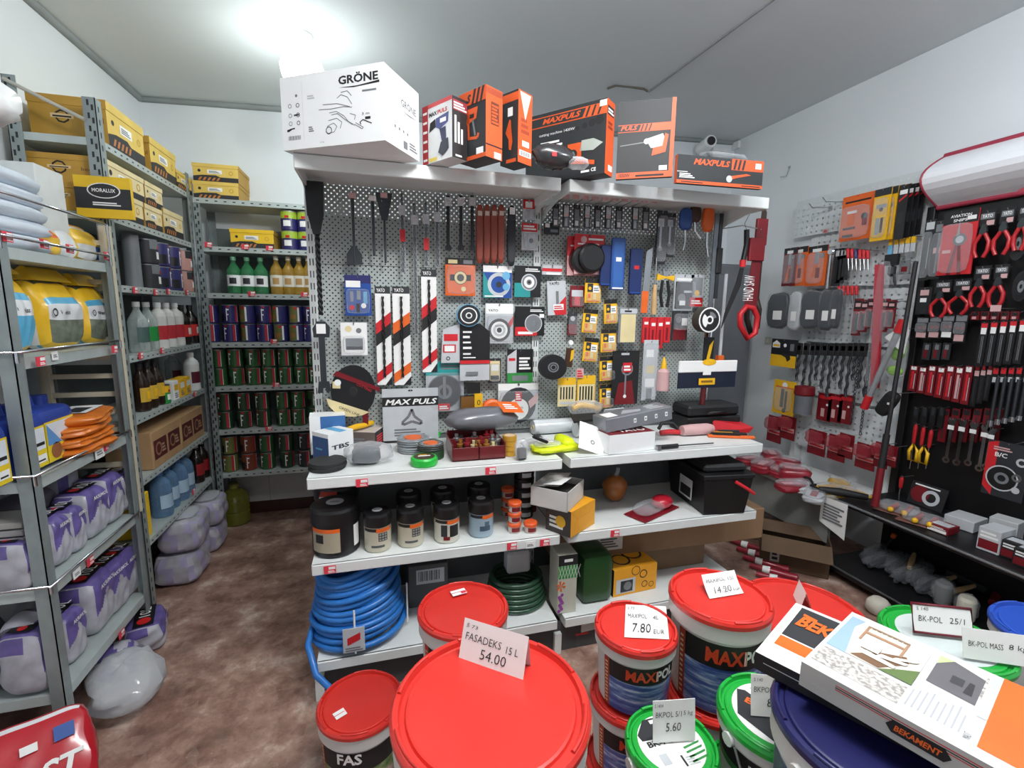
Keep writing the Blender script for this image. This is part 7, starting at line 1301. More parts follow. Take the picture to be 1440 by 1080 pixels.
t = thing('paper_sign', 'white printed paper sheet hanging over the front of the low shelf', 'paper', onX(1172, 718, 2.565), -PI/2); a = onX(1152, 718, 2.565); c = onX(1190, 718, 2.565); w = abs(a.y-c.y); b = MB(); b.raw([(-w/2, 0, -.10), (w/2, .005, -.15), (w/2, 0, .07), (-w/2, 0, .06)], [(0, 1, 2, 3)], PAPER); F = b.face((-w/2, -.0015, -.12), (1, 0, 0), (0, 0, 1), w, .18)
F.bars(.12, .25, .9, .85, 6, GREYINK, 1); b.build('sheet', t)
# boxes on the floor by the white bay
def openbox(label, x0, y0, x1, y1, hh, rz, m, tag_=True):
    p = onZ((x0+x1)/2, y1, 0); q0 = onZ(x0, (y0+y1)/2+10, .0); q1 = onZ(x1, (y0+y1)/2+10, .0); t = thing('open_carton', label, 'box', (p.x-.16, p.y-.02, 0.002), rz)
    w, d = .36, .26; b = MB(); b.box(-w/2, 0, 0, w/2, d, .004, m)
    for r in ((-w/2, 0, w/2, .004), (-w/2, d-.004, w/2, d), (-w/2, 0, -w/2+.004, d), (w/2-.004, 0, w/2, d)): b.box(r[0], r[1], 0, r[2], r[3], hh, m)
    b.build('box', t)
    b = MB(); b.raw([(-w/2, 0, hh), (w/2, 0, hh), (w/2, -.10, hh-.06), (-w/2, -.10, hh-.06)], [(0, 3, 2, 1)], m); b.raw([(-w/2, d, hh), (w/2, d, hh), (w/2, d-.07, hh-.05), (-w/2, d-.07, hh-.05)], [(0, 1, 2, 3)], m); b.build('flaps', t)
    if tag_: F_ = MB(); F = F_.face((-w*.35, -.001, hh*.2), (1, 0, 0), (0, 0, 1), .05, .14); F.rect(0, 0, 1, 1, M((196, 190, 180), .5), 1); F.bars(.2, .1, .8, .9, 4, INK, 2); F_.build('label', t)
    return t, w, d
CB2 = M((96, 74, 54), .8); t, w, d = openbox('open brown cardboard box on the floor in front of the white display', 1095, 730, 1185, 797, .20, -.75, CB2)
b = MB(); b.blob(.15, .09, .05, BAGFILM, (0, .15, .06), 2.4, 14, 7, .15, 5); tt = thing('plastic_wrap', 'crumpled clear plastic inside the open cardboard box', 'plastic', t.location, t.rotation_euler.z); b.build('film', tt)
p = onZ(1060, 712, .0); t = thing('carton', 'dark brown carton standing on the floor behind the open box', 'box', (2.42, 2.62, .002), -.6); MB().cbox(-.16, -.12, 0, .16, .12, .16, M((110, 86, 64), .8), .003).build('carton', t); 
for k in range(5):
    p = onZ(1066+k*11, 742+k*11, .16); t = thing('strap_pack', 'bundle of thin red wrapped rods on the floor, %s from the left' % ORD[k], 'pack', (p.x-.02, p.y+.02, .002), -1.0+.05*k, 'red wrapped rods'); MB().lathe([(0, -.13), (.014, -.13), (.020, -.03), (.017, .05), (.022, .12), (0, .13)], MAR, 10, cz=.02, axis='x').build('rods', t); MB().lathe([(.0195, -.06), (.0225, -.02)], PAPER, 10, cz=.02, axis='x').build('label', t)

# ================================================================ BLACK BAY
KX = BW-.06
def bp(label, box, base, decos, X=KX, group=None, bub=None, name='tool_pack'):
    return wp(label, box, base, decos, X, group, bub, name, hk=.06)
def plier(label, box, X, m, group=None, open_=.35):
    t, w, h = hung('pliers', label, 'pliers', box, 2.9, group, X=X); w = max(w, .05)
    b = MB(); b.box(-w*.42, -.004, -h*.34, w*.42, 0, 0, INK); F = b.face((-w*.42, -.004, -h*.34), (1, 0, 0), (0, 0, 1), w*.84, h*.34); deco(F, [('r', .1, .45, .9, .8, 'm'), ('T', 'YATO', .2, .52, .22, .6, 'w'), ('r', .5, .05, .95, .35, 'p')]); b.build('card', t)
    b = MB(); b.prism([(-.006, -h*.30), (-.016, -h*.45), (-.012, -h*.52), (.012, -h*.52), (.016, -h*.45), (.006, -h*.30)], .012, DKSTEEL, y=-.022); b.build('jaws', t)
    for s_ in (-1, 1): b = MB(); b.tube([(s_*.008, -.016, -h*.50), (s_*w*open_, -.016, -h*.68), (s_*w*open_*.95, -.016, -h*.86), (s_*w*open_*.5, -.016, -h)], .009, m, 8); b.build('grip', t)
    hook(t, .07); return t
PR = M((186, 28, 36), .4, coat=.2)
wp('black scissor pack with white header at the top left of the black bay', (1298, 310, 1312, 394), 'x', [('r', .1, .84, .9, .96, 'l'), ('r', .3, .1, .5, .8, 'd'), ('r', .55, .2, .65, .7, 's')], X=KX-.05, bub=(.05, .04, .95, .8, .02))
wp('black pack with pink sticker beside the scissor pack', (1312, 312, 1327, 392), 'x', [('r', .1, .82, .9, .95, 'm'), ('r', .1, .45, .7, .55, 'p'), ('r', .4, .1, .6, .8, 'm')], X=KX-.05, bub=(.05, .04, .95, .8, .02))
t, w, h = wp('big red aviation snips pack at the top of the black bay', (1324, 297, 1372, 386), 'r', [('r', 0, .80, 1, 1, 'x'), ('T', 'AVIATION', .2, .90, .045, .6, 'w'), ('T', 'SNIPS', .3, .83, .045, .4, 'w'), ('p', [(.3, .0), (.42, .0), (.52, .45), (.45, .5)], 'R'), ('p', [(.62, .0), (.74, .0), (.6, .5), (.52, .45)], 'R'), ('c', .56, .55, .20, 'm'), ('c', .56, .55, .12, 'l'), ('p', [(.45, .6), (.55, .62), (.5, .84)], 's'), ('r', .7, .84, .95, .9, 'w'), ('r', .1, .35, .35, .4, 'p')], X=KX-.06, bub=(.05, .03, .95, .8, .03))
plier('red pliers on a black card, right of the aviation snips', (1372, 296, 1400, 362), KX-.05, PR); plier('red pliers with open loop handles at the top of the black bay', (1402, 292, 1426, 358), KX-.05, PR, None, .45); plier('red pliers at the right edge of the frame, top row', (1428, 288, 1452, 352), KX-.05, PR)
wp('black card with pink and white labels below the scissor packs', (1290, 404, 1310, 442), 'x', [('r', .2, .7, .8, .9, 'p'), ('r', .25, .45, .7, .6, 'w')], X=KX-.03)
for k, (a, y0, c, y1) in enumerate(((1311, 394, 1338, 446), (1338, 392, 1366, 442), (1366, 374, 1393, 432), (1394, 372, 1418, 432))): plier('red-handled pliers in the second row of the black bay, %s from left' % ORD[k], (a, y0, c, y1), KX-.03, PR, 'second row pliers', (.40, .48, .36, .42)[k])
t, w, h = hung('price_tag', 'pink price flag below the second row of pliers', 'price tag', (1393, 429, 1408, 438), 2.9, 'hook price flags', X=KX-.10); MB().box(-w/2, -.002, -h, w/2, 0, 0, C_['p']).build('flag', t); MB().tube([(0, 0, -h/2), (0, .16, -h/2)], .002, HOOKM, 5).build('wire', t)
for k in range(4): bp('red and grey blister with pink label, %s from left in the third row' % ORD[k], (1289+k*18, 446-k*1.5, 1306+k*18, 476+(k > 2)*6), 'x', [('r', .05, .75, .95, .95, 'm'), ('c', .3, .5, .16, 'R'), ('c', .7, .5, .16, 'R'), ('r', .1, .05, .9, .28, 'p' if k != 2 else 'w')], KX-.03, 'third row blisters', (.05, .3, .95, .72, .015))
for k in range(5): bp('black drill bit card with white label, %s from left in third row' % ORD[k], (1376+k*13.5, 452-k, 1387+k*13.5, 516-k), 'x', [('r', .1, .84, .9, .96, 'r'), ('r', .15, .72, .85, .86, 'w'), ('r', .35, .08, .45, .68, 's'), ('r', .55, .08, .65, .68, 'm')], KX-.05, 'black drill bit cards')
for k in range(3): bp('small grey packed fitting, %s from the left under the third row' % ORD[k], (1298+k*14, 482, 1309+k*14, 506), 'd', [('r', .2, .1, .6, .6, 'R'), ('r', .3, .6, .8, .9, 'm')], KX, 'small packed fittings')
for k in range(7): bp('red hanging sleeve with white tag, %s from left in the fourth row' % ORD[k], (1279+k*12.6, 514+(k % 2)*2, 1290+k*12.6, 550+k*3.2), 'R', [('r', .15, .84, .85, .97, 'w'), ('r', .3, .1, .6, .78, 'p' if k in (1, 5) else 'r'), ('r', .7, .1, .8, .7, 'l')], KX-.03, 'red sleeves in the fourth row')
for k in range(3): bp('dark narrow sleeve with red top, %s from left in the fourth row' % ORD[k], (1368+k*9, 514, 1376+k*9, 572-4*k), 'x', [('r', .1, .75, .9, .88, 'p'), ('r', .2, .9, .8, 1, 'r'), ('r', .35, .1, .6, .7, 'd')], KX-.02, 'dark narrow sleeves')
for k in range(5):
    t, w, h = hung('socket_key', 'dark steel socket key, %s from the left of five in the fourth row' % ORD[k], 'spanner', (1397+k*10, 530+k, 1403+k*10, 600-k*2), 2.9, 'dark socket keys', X=KX-.03); b = MB(); b.tube([(0, -.01, 0), (0, -.01, -h*.9)], .008, DKSTEEL, 8); b.build('shaft', t); MB().lathe([(0, -h*.88), (.013, -h*.88), (.013, -h), (0, -h)], CHROME, 10, cy=-.01).build('socket', t); hook(t, .07, z=0)
def spanner(label, box, X, group):
    t, w, h = hung('spanner', label, 'spanner', box, 2.9, group, X=X); b = MB(); b.prism([(-.008, -h*.88), (.008, -h*.88), (.007, -h*.14), (-.007, -h*.14)], .006, CHROME, y=-.012); b.build('shank', t)
    b = MB(); b.lathe([(.008, 0), (.018, 0), (.018, -.010), (.008, -.010), (.008, 0)], CHROME, 14, axis='y', cz=-h*.93, cy=-.004); b.build('ring', t); b = MB(); b.prism([(-.012, -h*.15), (.012, -h*.15), (.020, -h*.06), (.014, 0), (.007, -h*.05), (-.007, -h*.05), (-.014, 0), (-.020, -h*.06)], .008, CHROME, y=-.013); b.build('jaw', t); MB().box(-.014, -.016, -h*.26, .014, -.014, -h*.17, PAPER).build('tag', t); hook(t, .07, z=-h*.05); return t
for k, (x, y0, y1) in enumerate(((1337, 586, 652), (1352, 588, 656), (1368, 592, 656), (1384, 596, 664), (1393, 600, 662))): spanner('chrome combination spanner, %s from the left on the black bay' % ORD[k], (x-5, y0, x+5, y1), KX-.03, 'combination spanners'); 
for k in range(4): bp('black handled tool hanging above the red screwdrivers, %s from left' % ORD[k], (1284+k*12, 572, 1292+k*12, 602), 'x', [('r', .2, .6, .8, .95, 'd')], KX, 'black handled tools')
for k in range(3): screwdriver('red screwdriver below the black handles, %s from the left' % ORD[k], (1280+k*11, 596+4*k, 1292+k*11, 660), KX-.02, PR, 'red screwdrivers')
t, w, h = hung('strap_pack', 'yellow and black strap tensioner low on the black bay', 'strap', (1279, 624, 1312, 650), 2.9, X=KX-.05)
for j in range(2): b = MB(); b.tube([(-w*.3+j*w*.45, -.015, -h*.1), (-w*.45+j*w*.45, -.015, -h*.5), (-w*.4+j*w*.45, -.015, -h), (-w*.1+j*w*.45, -.015, -h), (-w*.08+j*w*.45, -.015, -h*.4)], .009, YELLOW, 6, True); b.build('loop', t)
hook(t, .1, z=-h*.1)
t = screwdriver('single red screwdriver at the bottom left of the black bay', (1262, 670, 1274, 706), 2.93, PR, None)
t, w, h = wp('large dark card with a red and silver grinding disc picture', (1385, 622, 1446, 702), 'd', [('p', [(0, .15), (.25, .0), (.25, 1), (0, .95)], 'r'), ('c', .45, .35, .40, 'x'), ('o', .45, .35, .4, .36, 'l'), ('o', .45, .35, .18, .10, 'm'), ('T', 'B/C', .2, .72, .08, .3, 'w'), ('o', .85, .7, .13, .07, 'l'), ('o', .8, .42, .12, .06, 's'), ('c', .82, .2, .1, 'l'), ('b', .15, .84, .6, .92, 2, 'p')], X=KX-.06, name='disc_card')
# more goods filling the bay
for k in range(5): bp('red and black carded tool below the open-handled pliers, %s from the left' % ORD[k], (1366+k*14, 438, 1378+k*14, 450), 'R', [('r', .1, .5, .9, .9, 'k'), ('r', .2, .1, .7, .4, 'p')], KX, 'small red carded tools')
for k in range(6): bp('dark red carded file behind the spanners, %s from the left' % ORD[k], (1322+k*15, 574, 1333+k*15, 622), 'R', [('r', .1, .8, .9, .95, 'k'), ('r', .4, .1, .6, .75, 'd')], KX+.02, 'red carded files')
for k in range(5): bp('red-capped dark blister above the socket keys, %s from the left' % ORD[k], (1396+k*11, 516, 1405+k*11, 540), 'x', [('r', .1, .6, .9, .95, 'r'), ('r', .2, .1, .8, .4, 'l')], KX-.02, 'red-capped blisters')
for k in range(2): disc_item('dark round sanding disc at the right edge of the black bay, %s one' % ('upper', 'lower')[k], (1424+k*4, 320+k*62, 1448+k*4, 366+k*58), 2.9, [(1, 'd'), (.95, 'x'), (.4, 'm')], .02, X=KX-.03)
# black bay shelf
BS = .464
def sbx(label, x, y, w, d, hh, m, rz, fm=None, tx=None, group=None, z=BS):
    p = onZ(x, y, z); t = thing('small_box', label, 'box', (p.x+d/2, p.y, z), rz-PI/2, group); b = MB(); b.cbox(-w/2, -d/2, 0, w/2, d/2, hh, m, .002); F = b.face((-w/2, -d/2, 0), (1, 0, 0), (0, 0, 1), w, hh)
    if fm: F.rect(.06, .1, .94, .5, fm); F.bars(.1, .6, .9, .9, 2, PAPER, 1)
    T_ = b.face((-w/2, -d/2, hh), (1, 0, 0), (0, 1, 0), w, d)
    if tx: T_.rect(.1, .2, .9, .8, tx, 1)
    b.build('carton', t); return t
for k, (x, y) in enumerate(((1248, 722), (1282, 738))):
    p = onZ(x, y, BS); t = thing('handle_pack', 'clear pack of tools with yellow-tipped red handles, %s on the black shelf' % ('farther one', 'nearer one')[k], 'pack', (p.x+.08, p.y, BS), -PI/2+.35, 'yellow-tipped handle packs'); b = MB(); b.cbox(-.10, -.07, 0, .10, .07, .006, M((120, 80, 70), .5), .002); b.build('card', t)
    for j in range(2): b = MB(); b.tube([(-.02+.06*j, -.055, .024), (-.02+.06*j, .05, .024)], .013, M((170, 50, 40), .4), 8); o = b.build('handle', t); b = MB().blob(.015, .014, .015, YELLOW, (-.02+.06*j, -.065, .024), 2, 10, 6); b.build('tip', o)
    MB().blob(.09, .065, .02, CLEAR, (0, 0, .028), 4, 10, 6, .05, 2).build('blister', t)
sbx('low dark red and white box at the shelf edge of the black bay', 1315, 748, .09, .10, .035, C_['R'], .1, PAPER, C_['l']); t = sbx('flat white box lying in the middle of the black shelf', 1343, 742, .12, .14, .055, C_['l'], .15, None, None)
p = onZ(1335, 716, BS); t = thing('disc_pack', 'round red and chrome disc pack leaning at the back of the black shelf', 'pack', (2.94, p.y+.06, BS), -PI/2, rot=(-.25, 0, -PI/2)); b = MB(); b.box(-.09, 0, 0, .09, .006, .13, INK); F = b.face((-.09, 0, 0), (1, 0, 0), (0, 0, 1), .18, .13); deco(F, [('c', .3, .5, .26, 'R'), ('o', .62, .45, .24, .14, 'l'), ('b', .1, .85, .8, .95, 1, 'w')]); b.build('card', t)
sbx('grey-white carton with dark red label standing on the black shelf', 1385, 775, .08, .12, .11, C_['l'], .1, C_['R']); sbx('upright white carton behind the labelled one on the black shelf', 1402, 764, .10, .09, .12, M((190, 192, 194), .5), .2)
for k, (x, y) in enumerate(((1418, 786), (1436, 798))): sbx('black and red small carton at the shelf edge, %s' % ('farther one', 'nearer one')[k], x, y, .075, .09, .08, INK, .1, C_['R'], C_['l'], 'black and red small cartons')
sbx('dark carton with red print further back on the black shelf', 1425, 745, .12, .10, .10, CHAR, 0, C_['R'])
p = onZ(1215, 716, BS-.03); t = thing('caulking_gun', 'black caulking gun lying over the left tip of the black shelf', 'tool', (2.60, 2.03, BS+.001), -.5); b = MB(); b.tube([(-.10, .02, .03), (0, 0, .03), (.14, -.02, .02)], .022, INK, 8, taper=[.018, .026, .018]); b.build('grip', t); MB().tube([(-.1, .02, .03), (-.13, .06, .035), (-.09, .1, .03)], .008, INK, 6).build('lever', t)
# low black tray: wrapped tools, hammers
LS = .087
for k, (x, y, L, sd, dz) in enumerate(((1212, 792, .30, 2, 0), (1226, 800, .32, 5, 0), (1246, 806, .30, 8, 0), (1262, 822, .30, 11, 0), (1276, 822, .30, 14, .0), (1292, 838, .26, 17, 0), (1306, 846, .24, 20, 0))):
    p = onZ(x, y, LS); t = thing('wrapped_tool', 'dark tool in crinkled clear plastic on the low tray, %s from far end' % ORD[k], 'tool', (min(p.x+.12, 2.86), p.y+.02, LS), .25+.12*math.sin(sd), 'wrapped tools on the low tray')
    MB().tube([(-L*.45, 0, .02), (0, .01, .028), (L*.45, 0, .022)], .016, M((52, 58, 66), .4), 8, taper=[.012, .020, .010]).build('tool', t); MB().blob(L*.5, .05, .034, film('crinkled_wrap', (214, 220, 228), .05, .1, .28), (0, 0, .037), 2.2, 18, 9, .26, sd).build('wrap', t)
for k, (x, y, lb) in enumerate(((1350, 872, 'white wrapped roller standing at the near end of the low black tray'), (1318, 850, 'grey wrapped head beside the white roller on the low tray'))):
    p = onZ(x, y, LS); t = thing('paint_roller', lb, 'roller', (p.x+.03, p.y, LS), .4); m = M((216, 214, 196), .7) if k == 0 else M((120, 124, 126), .5); MB().lathe([(0, 0), (.032, 0), (.036, .01), (.036, .10), (.030, .115), (0, .115)], m, 16).build('sleeve', t); MB().blob(.045, .045, .065, film('roller_wrap', (222, 226, 230), .06, .1, .3), (0, 0, .066), 2.4, 12, 8, .1, k).build('wrap', t)
for k, (x, y, L, lb, rz) in enumerate(((1300, 792, .22, 'light wooden hammer handle sticking up over the low black tray', .5), (1350, 812, .24, 'dim wooden handle lying at the back of the low tray', .1), (1365, 826, .24, 'second dim wooden handle lying behind the white roller', .05))):
    p = onZ(x, y, LS+.03); t = thing('hammer', lb, 'hammer', (min(p.x+.12, 2.9), p.y, LS+.012), rz-PI/2); b = MB(); b.lathe([(0, -L/2), (.012, -L/2), (.014, 0), (.010, L/2), (0, L/2)], WOOD, 10, cz=.018+.03*(k == 0), axis='y'); b.build('handle', t); MB().cbox(-.045, L/2-.01, 0, .045, L/2+.02, .035, CHAR, .004).build('head', t)
p = onZ(1378, 850, LS); t = thing('mallet', 'red-handled tool lying behind the white roller on the low tray', 'tool', (p.x+.16, p.y+.02, LS), -1.2); MB().lathe([(0, -.13), (.018, -.13), (.018, .05), (.01, .07), (.01, .14), (0, .14)], C_['R'], 12, cz=.02, axis='y').build('handle', t); MB().cbox(-.04, .12, 0, .04, .16, .05, CHAR, .005).build('head', t)
t = thing('brush', 'black stick with yellow tip standing in the low black tray', 'brush', onZ(1232, 772, LS+.02)); t.location.z = LS; t.location.x += .06; MB().tube([(0, 0, .0), (.02, -.03, .10)], .010, INK, 8).build('stick', t); MB().tube([(.02, -.03, .10), (.024, -.036, .125)], .014, C_['o'], 8).build('tip', t)
p = onZ(1241, 868, .0); t = thing('sponge', 'off-white round sponge on the floor beneath the low black tray', 'sponge', (p.x, p.y+.03, 0)); MB().blob(.055, .05, .045, M((206, 200, 186), .8), (0, 0, .046), 2.4, 14, 8, .06, 3).build('body', t)
t = thing('floor_stick', 'short black stick with orange end lying on the floor behind the red buckets', 'stick', onZ(1165, 800, .02)); t.location.z = .0; MB().lathe([(0, -.14), (.012, -.14), (.012, .1), (0, .1)], INK, 8, cz=.0125, axis='x').build('stick', t); MB().lathe([(0, .1), (.014, .1), (.014, .14), (0, .14)], C_['c'], 8, cz=.0145, axis='x').build('tip', t)
# ================================================================ BUCKETS IN THE FOREGROUND
LIDR = M((212, 50, 42), .35, coat=.25, var=.06); LIDG = M((30, 168, 62), .35, coat=.25, var=.06); LIDB = M((44, 84, 186), .35, coat=.25, var=.06); BUCK = M((214, 214, 212), .4, var=.04); NAVB = M((30, 32, 86), .4, coat=.2)
def sea_mat(nt, b):
    n = tex(nt, 'ShaderNodeTexNoise', 1.0, Detail=5, Roughness=.65); mp = nt.nodes.new('ShaderNodeMapping'); mp.inputs['Scale'].default_value = (10, 10, 75); mp.inputs['Rotation'].default_value = (.1, .25, 0)
    t = nt.nodes.new('ShaderNodeTexCoord'); nt.links.new(t.outputs['Object'], mp.inputs['Vector']); nt.links.new(mp.outputs['Vector'], n.inputs['Vector'])
    nt.links.new(ramp(nt, n.outputs['Fac'], [(0.30, (46, 56, 130)), (0.46, (66, 96, 168)), (0.56, (120, 154, 204)), (0.66, (206, 218, 236))]), b.inputs['Base Color']); b.inputs['Roughness'].default_value = .35
SEA = special('printed_sea_picture', sea_mat)
def house_mat(nt, b):
    n = tex(nt, 'ShaderNodeTexNoise', 22, Detail=3); nt.links.new(ramp(nt, n.outputs['Fac'], [(0.35, (58, 98, 48)), (0.5, (120, 150, 96)), (0.62, (206, 176, 176))]), b.inputs['Base Color']); b.inputs['Roughness'].default_value = .35
GARD = special('printed_garden_picture', house_mat)
def bucket(label, x, y, z, d, h, lid=LIDR, brand=None, ang=0.0, group=None, pic=SEA, style='max', bail=False, name='paint_bucket', lidprint=None, proto=None, rz=0.0):
    "x, y centre, z base, d lid diameter, h full height; ang: where the label faces (0 = towards the shop front)"
    t = thing(name, label, 'bucket', (x, y, z), rz, group); R = d/2; r1 = R*.94; r0 = R*.84; hb = h-.012
    zt = hb*.80
    rr = lambda q: r0+(r1-r0)*q/hb
    b = MB().lathe([(0, 0), (r0-.006, 0), (r0, .006), (rr(zt), zt), (r1, hb*.82), (R*.985, hb*.83), (R*.985, hb*.985), (R*.96, hb*.99)], BUCK, 48)
    if style == 'max':
        a0, a1 = ang-1.15, ang+1.25
        def band(u0, u1, m, lf=.0006, c0=a0, c1=a1): b.wrap(rr(zt*u0), c0, c1, zt*u0, zt*u1, m, lift=lf, n=22, R1=rr(zt*u1))
        band(.04, .98, INK); band(.05, .66, pic, .0012); band(.04, .98, M((176, 60, 40), .45), .0014, a0-.02, a0+.16)
        for k in range(12): band(.10+k*.07, .13+k*.07, C_['c'], .0018, a0+.02, a0+.11)
        if brand:
            P = brand; n0 = len(P[0]); wd = (a1-a0)*.62*rr(zt*.8); hh = zt*.19
            tot = wd; w0 = tot*P[2]; c = ang+.14
            b.textcyl(P[0], rr(zt*.82), c-tot/2/R*.94+w0/2/R, zt*.73, hh, M((216, 66, 32), .4, var=0), .035, w0*.97, .002)
            if P[1]: b.textcyl(P[1], rr(zt*.82), c-tot/2/R*.94+(w0+(tot-w0)/2)/R, zt*.73, hh, PAPER, .035, (tot-w0)*.95, .002)
    elif style == 'bk':
        a0, a1 = ang-1.5, ang+1.5
        b.wrap(rr(zt*.6), a0, a1, zt*.62, zt*.96, INK, n=20, lift=.0006, R1=rr(zt*.96)); b.wrap(rr(zt*.5), a0, a1, zt*.5, zt*.62, C_['g'], n=20, lift=.0007, R1=rr(zt*.62)); b.textcyl('BK-POL', rr(zt*.8), ang, zt*.70, zt*.16, PAPER, .03, None, .002)
    elif style == 'helio':
        a0, a1 = ang-1.6, ang+1.6
        b.wrap(rr(zt*.05), a0, a1, zt*.05, zt*.95, M((60, 84, 130), .4), n=22, lift=.0006, R1=rr(zt*.95)); b.wrap(rr(zt*.35), a0+.3, a1-.3, zt*.42, zt*.92, NAVB, n=20, lift=.0012, R1=rr(zt*.92)); b.textcyl('HELI', rr(zt*.7), ang, zt*.60, zt*.2, PAPER, .03, None, .002)
    b.build('body', t)
    zl = h-.012; L = MB()
    L.lathe([(R*.985, zl-.007), (R*1.010, zl-.006), (R*1.012, zl+.004), (R*.985, zl+.010), (R*.93, zl+.010), (R*.915, zl+.002), (R*.87, zl+.002), (R*.855, zl+.006), (R*.83, zl+.007), (0, zl+.006)], lid, 56)
    o = L.build('lid', t)
    for k in range(6):   # raised ribs on the rim
        q0 = k*PI/3+.12; b = MB(); P = [(R*.955*math.cos(q0+.6*j/6), R*.955*math.sin(q0+.6*j/6), zl+.011) for j in range(7)]; b.tube(P, .0035, lid, 6); b.build('rib', o)
    if lidprint:
        b = MB(); F = b.face((-R*.8, -R*.8, zl+.0074), (1, 0, 0), (0, 1, 0), R*1.6, R*1.6); lidprint(F); b.build('lid_print', o)
    if bail:
        b = MB(); pts = [(R*1.03*math.cos(q), -R*.75*abs(math.sin(q))-.02, hb*.86-.16*math.sin(q)*1.0) for q in [PI*j/14 for j in range(15)]]
        b.tube(pts, .0028, STEEL, 6); b.build('bail', t)
        for s_ in (-1, 1): MB().lathe([(0, R*.98), (.014, R*.98), (.014, R*1.05), (0, R*1.05)], BUCK, 10, axis='x', cz=hb*.86).build('lug', t, rotz=0 if s_ > 0 else PI)
    return t
def ctr(x, y, z, ybot=None): return onZ(x, y, z)
GAP = .002
MAXI = ('MAXI', 'POL', .58)
# big FASADEKS stack, three high
c = ctr(684, 984, .92); bh = .305
for k in range(3): bucket(('big red-lidded bucket at the bottom of the stack under the 54.00 price card', 'big red-lidded bucket in the middle of the stack under the 54.00 price card', 'big red-lidded bucket topmost in front, carrying the 54.00 price card')[k], c.x+.004*k, c.y, .002+k*(bh+GAP), .312, bh, LIDR, ('FASA', 'DEKS', .5), -.15, 'big front stack', GARD)
# small red bucket at its left, one more behind by the hose
c2 = onZ(507, 985, .285); bucket('red-lidded bucket on the floor in front of the blue hose coil', c2.x, c2.y, .002, .265, .285, LIDR, ('', 'FAS', .05) if 0 else None, -.1, None, GARD)
b2 = D.objects.get('paint_bucket.003')
_b = MB(); _b.textcyl('FAS', .124, -.25, .180, .036, PAPER, .03, None, .0035); _b.build('brand_lettering', b2)
c3 = onZ(650, 848, .60); 
for k in range(2): bucket(('red-lidded bucket beneath the one by the green hose', 'red-lidded bucket with a white sticker in front of the dark green hose')[k], c3.x, c3.y-.02, .002+k*.301, .285, .299, LIDR, ('FASA', 'DEKS', .5), -.1, None, GARD)
# stickers on lids
def sticker(px_, py_, z, root, w=.05, h=.03, rz=0.2, red=True, label=None):
    p = onZ(px_, py_, z); b = MB(); F = b.face((-w/2, -h/2, 0), (1, 0, 0), (0, 1, 0), w, h); F.rect(0, 0, 1, 1, PAPER, 0); 
    if red: F.rect(.62, .1, .98, .5, TAGRED, 1)
    F.rect(.0, .46, .9, .54, C_['r'], 1); o = b.build('price_sticker', root, loc=(p.x-root.location.x, p.y-root.location.y, z-root.location.z+.001), rotz=rz)
sticker(645, 833, .603+.001, D.objects['paint_bucket.005']); sticker(478, 1004, .2845, b2, .035, .03, .5, False)
# MAXIPOL stacks
c4 = onZ(894, 880, .752); hs = .187
for k in range(4):
    bucket('small red-lidded sea-print bucket %s' % ('at the bottom of the small stack', 'second from the bottom of the small stack', 'third up, just under the 7.80 one', 'topmost in the small stack, with the 7.80 price card')[k], c4.x-.006*(3-k), c4.y, .002+k*(hs+GAP), .202, hs, LIDR, MAXI, -.22, 'small red-lidded stack', SEA)
c5 = onZ(1012, 834, .812); hl = .2685
for k in range(3): bucket('larger red-lidded sea-print bucket %s' % ('at the bottom of its stack', 'in the middle of its stack', 'topmost in its stack, with the curled 14.20 price card')[k], c5.x, c5.y, .002+k*(hl+GAP), .250, hl, LIDR, MAXI, -.38, 'larger red-lidded stack', SEA)
c6 = onZ(1128, 856, .685)
for k in range(3): bucket('wide red-lidded bucket %s' % ('at the bottom of the stack behind the flat boxes', 'in the middle of the stack behind the flat boxes', 'topmost behind the flat boxes, with a tent card standing edge-on')[k], c6.x, c6.y, .002+k*.228, .335, .226, LIDR, MAXI, -.5, 'wide red stack', SEA)
# a lid seen low between the stacks
bucket('red-lidded bucket low on the floor, half hidden right of the big front stack', .335, .80, .002, .20, .26, LIDR, None, 0, None, SEA)
# green BK-POL buckets
def bkprint(F):
    F.disc(.5, .5, .46, PAPER, 0, n=40); F.poly([(.10, .72), (.30, .93), (.70, .93), (.78, .86), (.40, .60), (.12, .62)], CHAR, .8); F.rect(.38, .84, .6, .9, PAPER, 1.4); F.rect(.40, .78, .62, .80, PAPER, 1.4)
    F.text('BK-POL', .16, .50, .09, INK, 1.6, w=.5, bold=.03); F.poly([(.62, .86), (.84, .76), (.96, .56), (.80, .66), (.66, .8)], C_['g'], .8)
    for k in range(4): F.poly([(.62, .40-k*.07), (.90, .44-k*.07), (.88, .41-k*.07), (.62, .37-k*.07)], C_['g'], 1.2)
    F.rect(.22, .22, .34, .38, C_['l'], 1.2); F.rect(.5, .14, .53, .30, CHAR, 1.2); F.bars(.56, .14, .72, .28, 4, C_['l'], 1.2)
c7 = onZ(944, 1042, .64)
for k in range(4): bucket('small green-lidded bucket %s' % ('at the bottom of the front green stack', 'second from the bottom of the front green stack', 'third in the front green stack', 'topmost in front, with the 5.60 price card')[k], c7.x, c7.y, .002+k*.160, .188, .158, LIDG, None, -.5, 'front green stack', None, 'bk', k == 3, lidprint=bkprint)
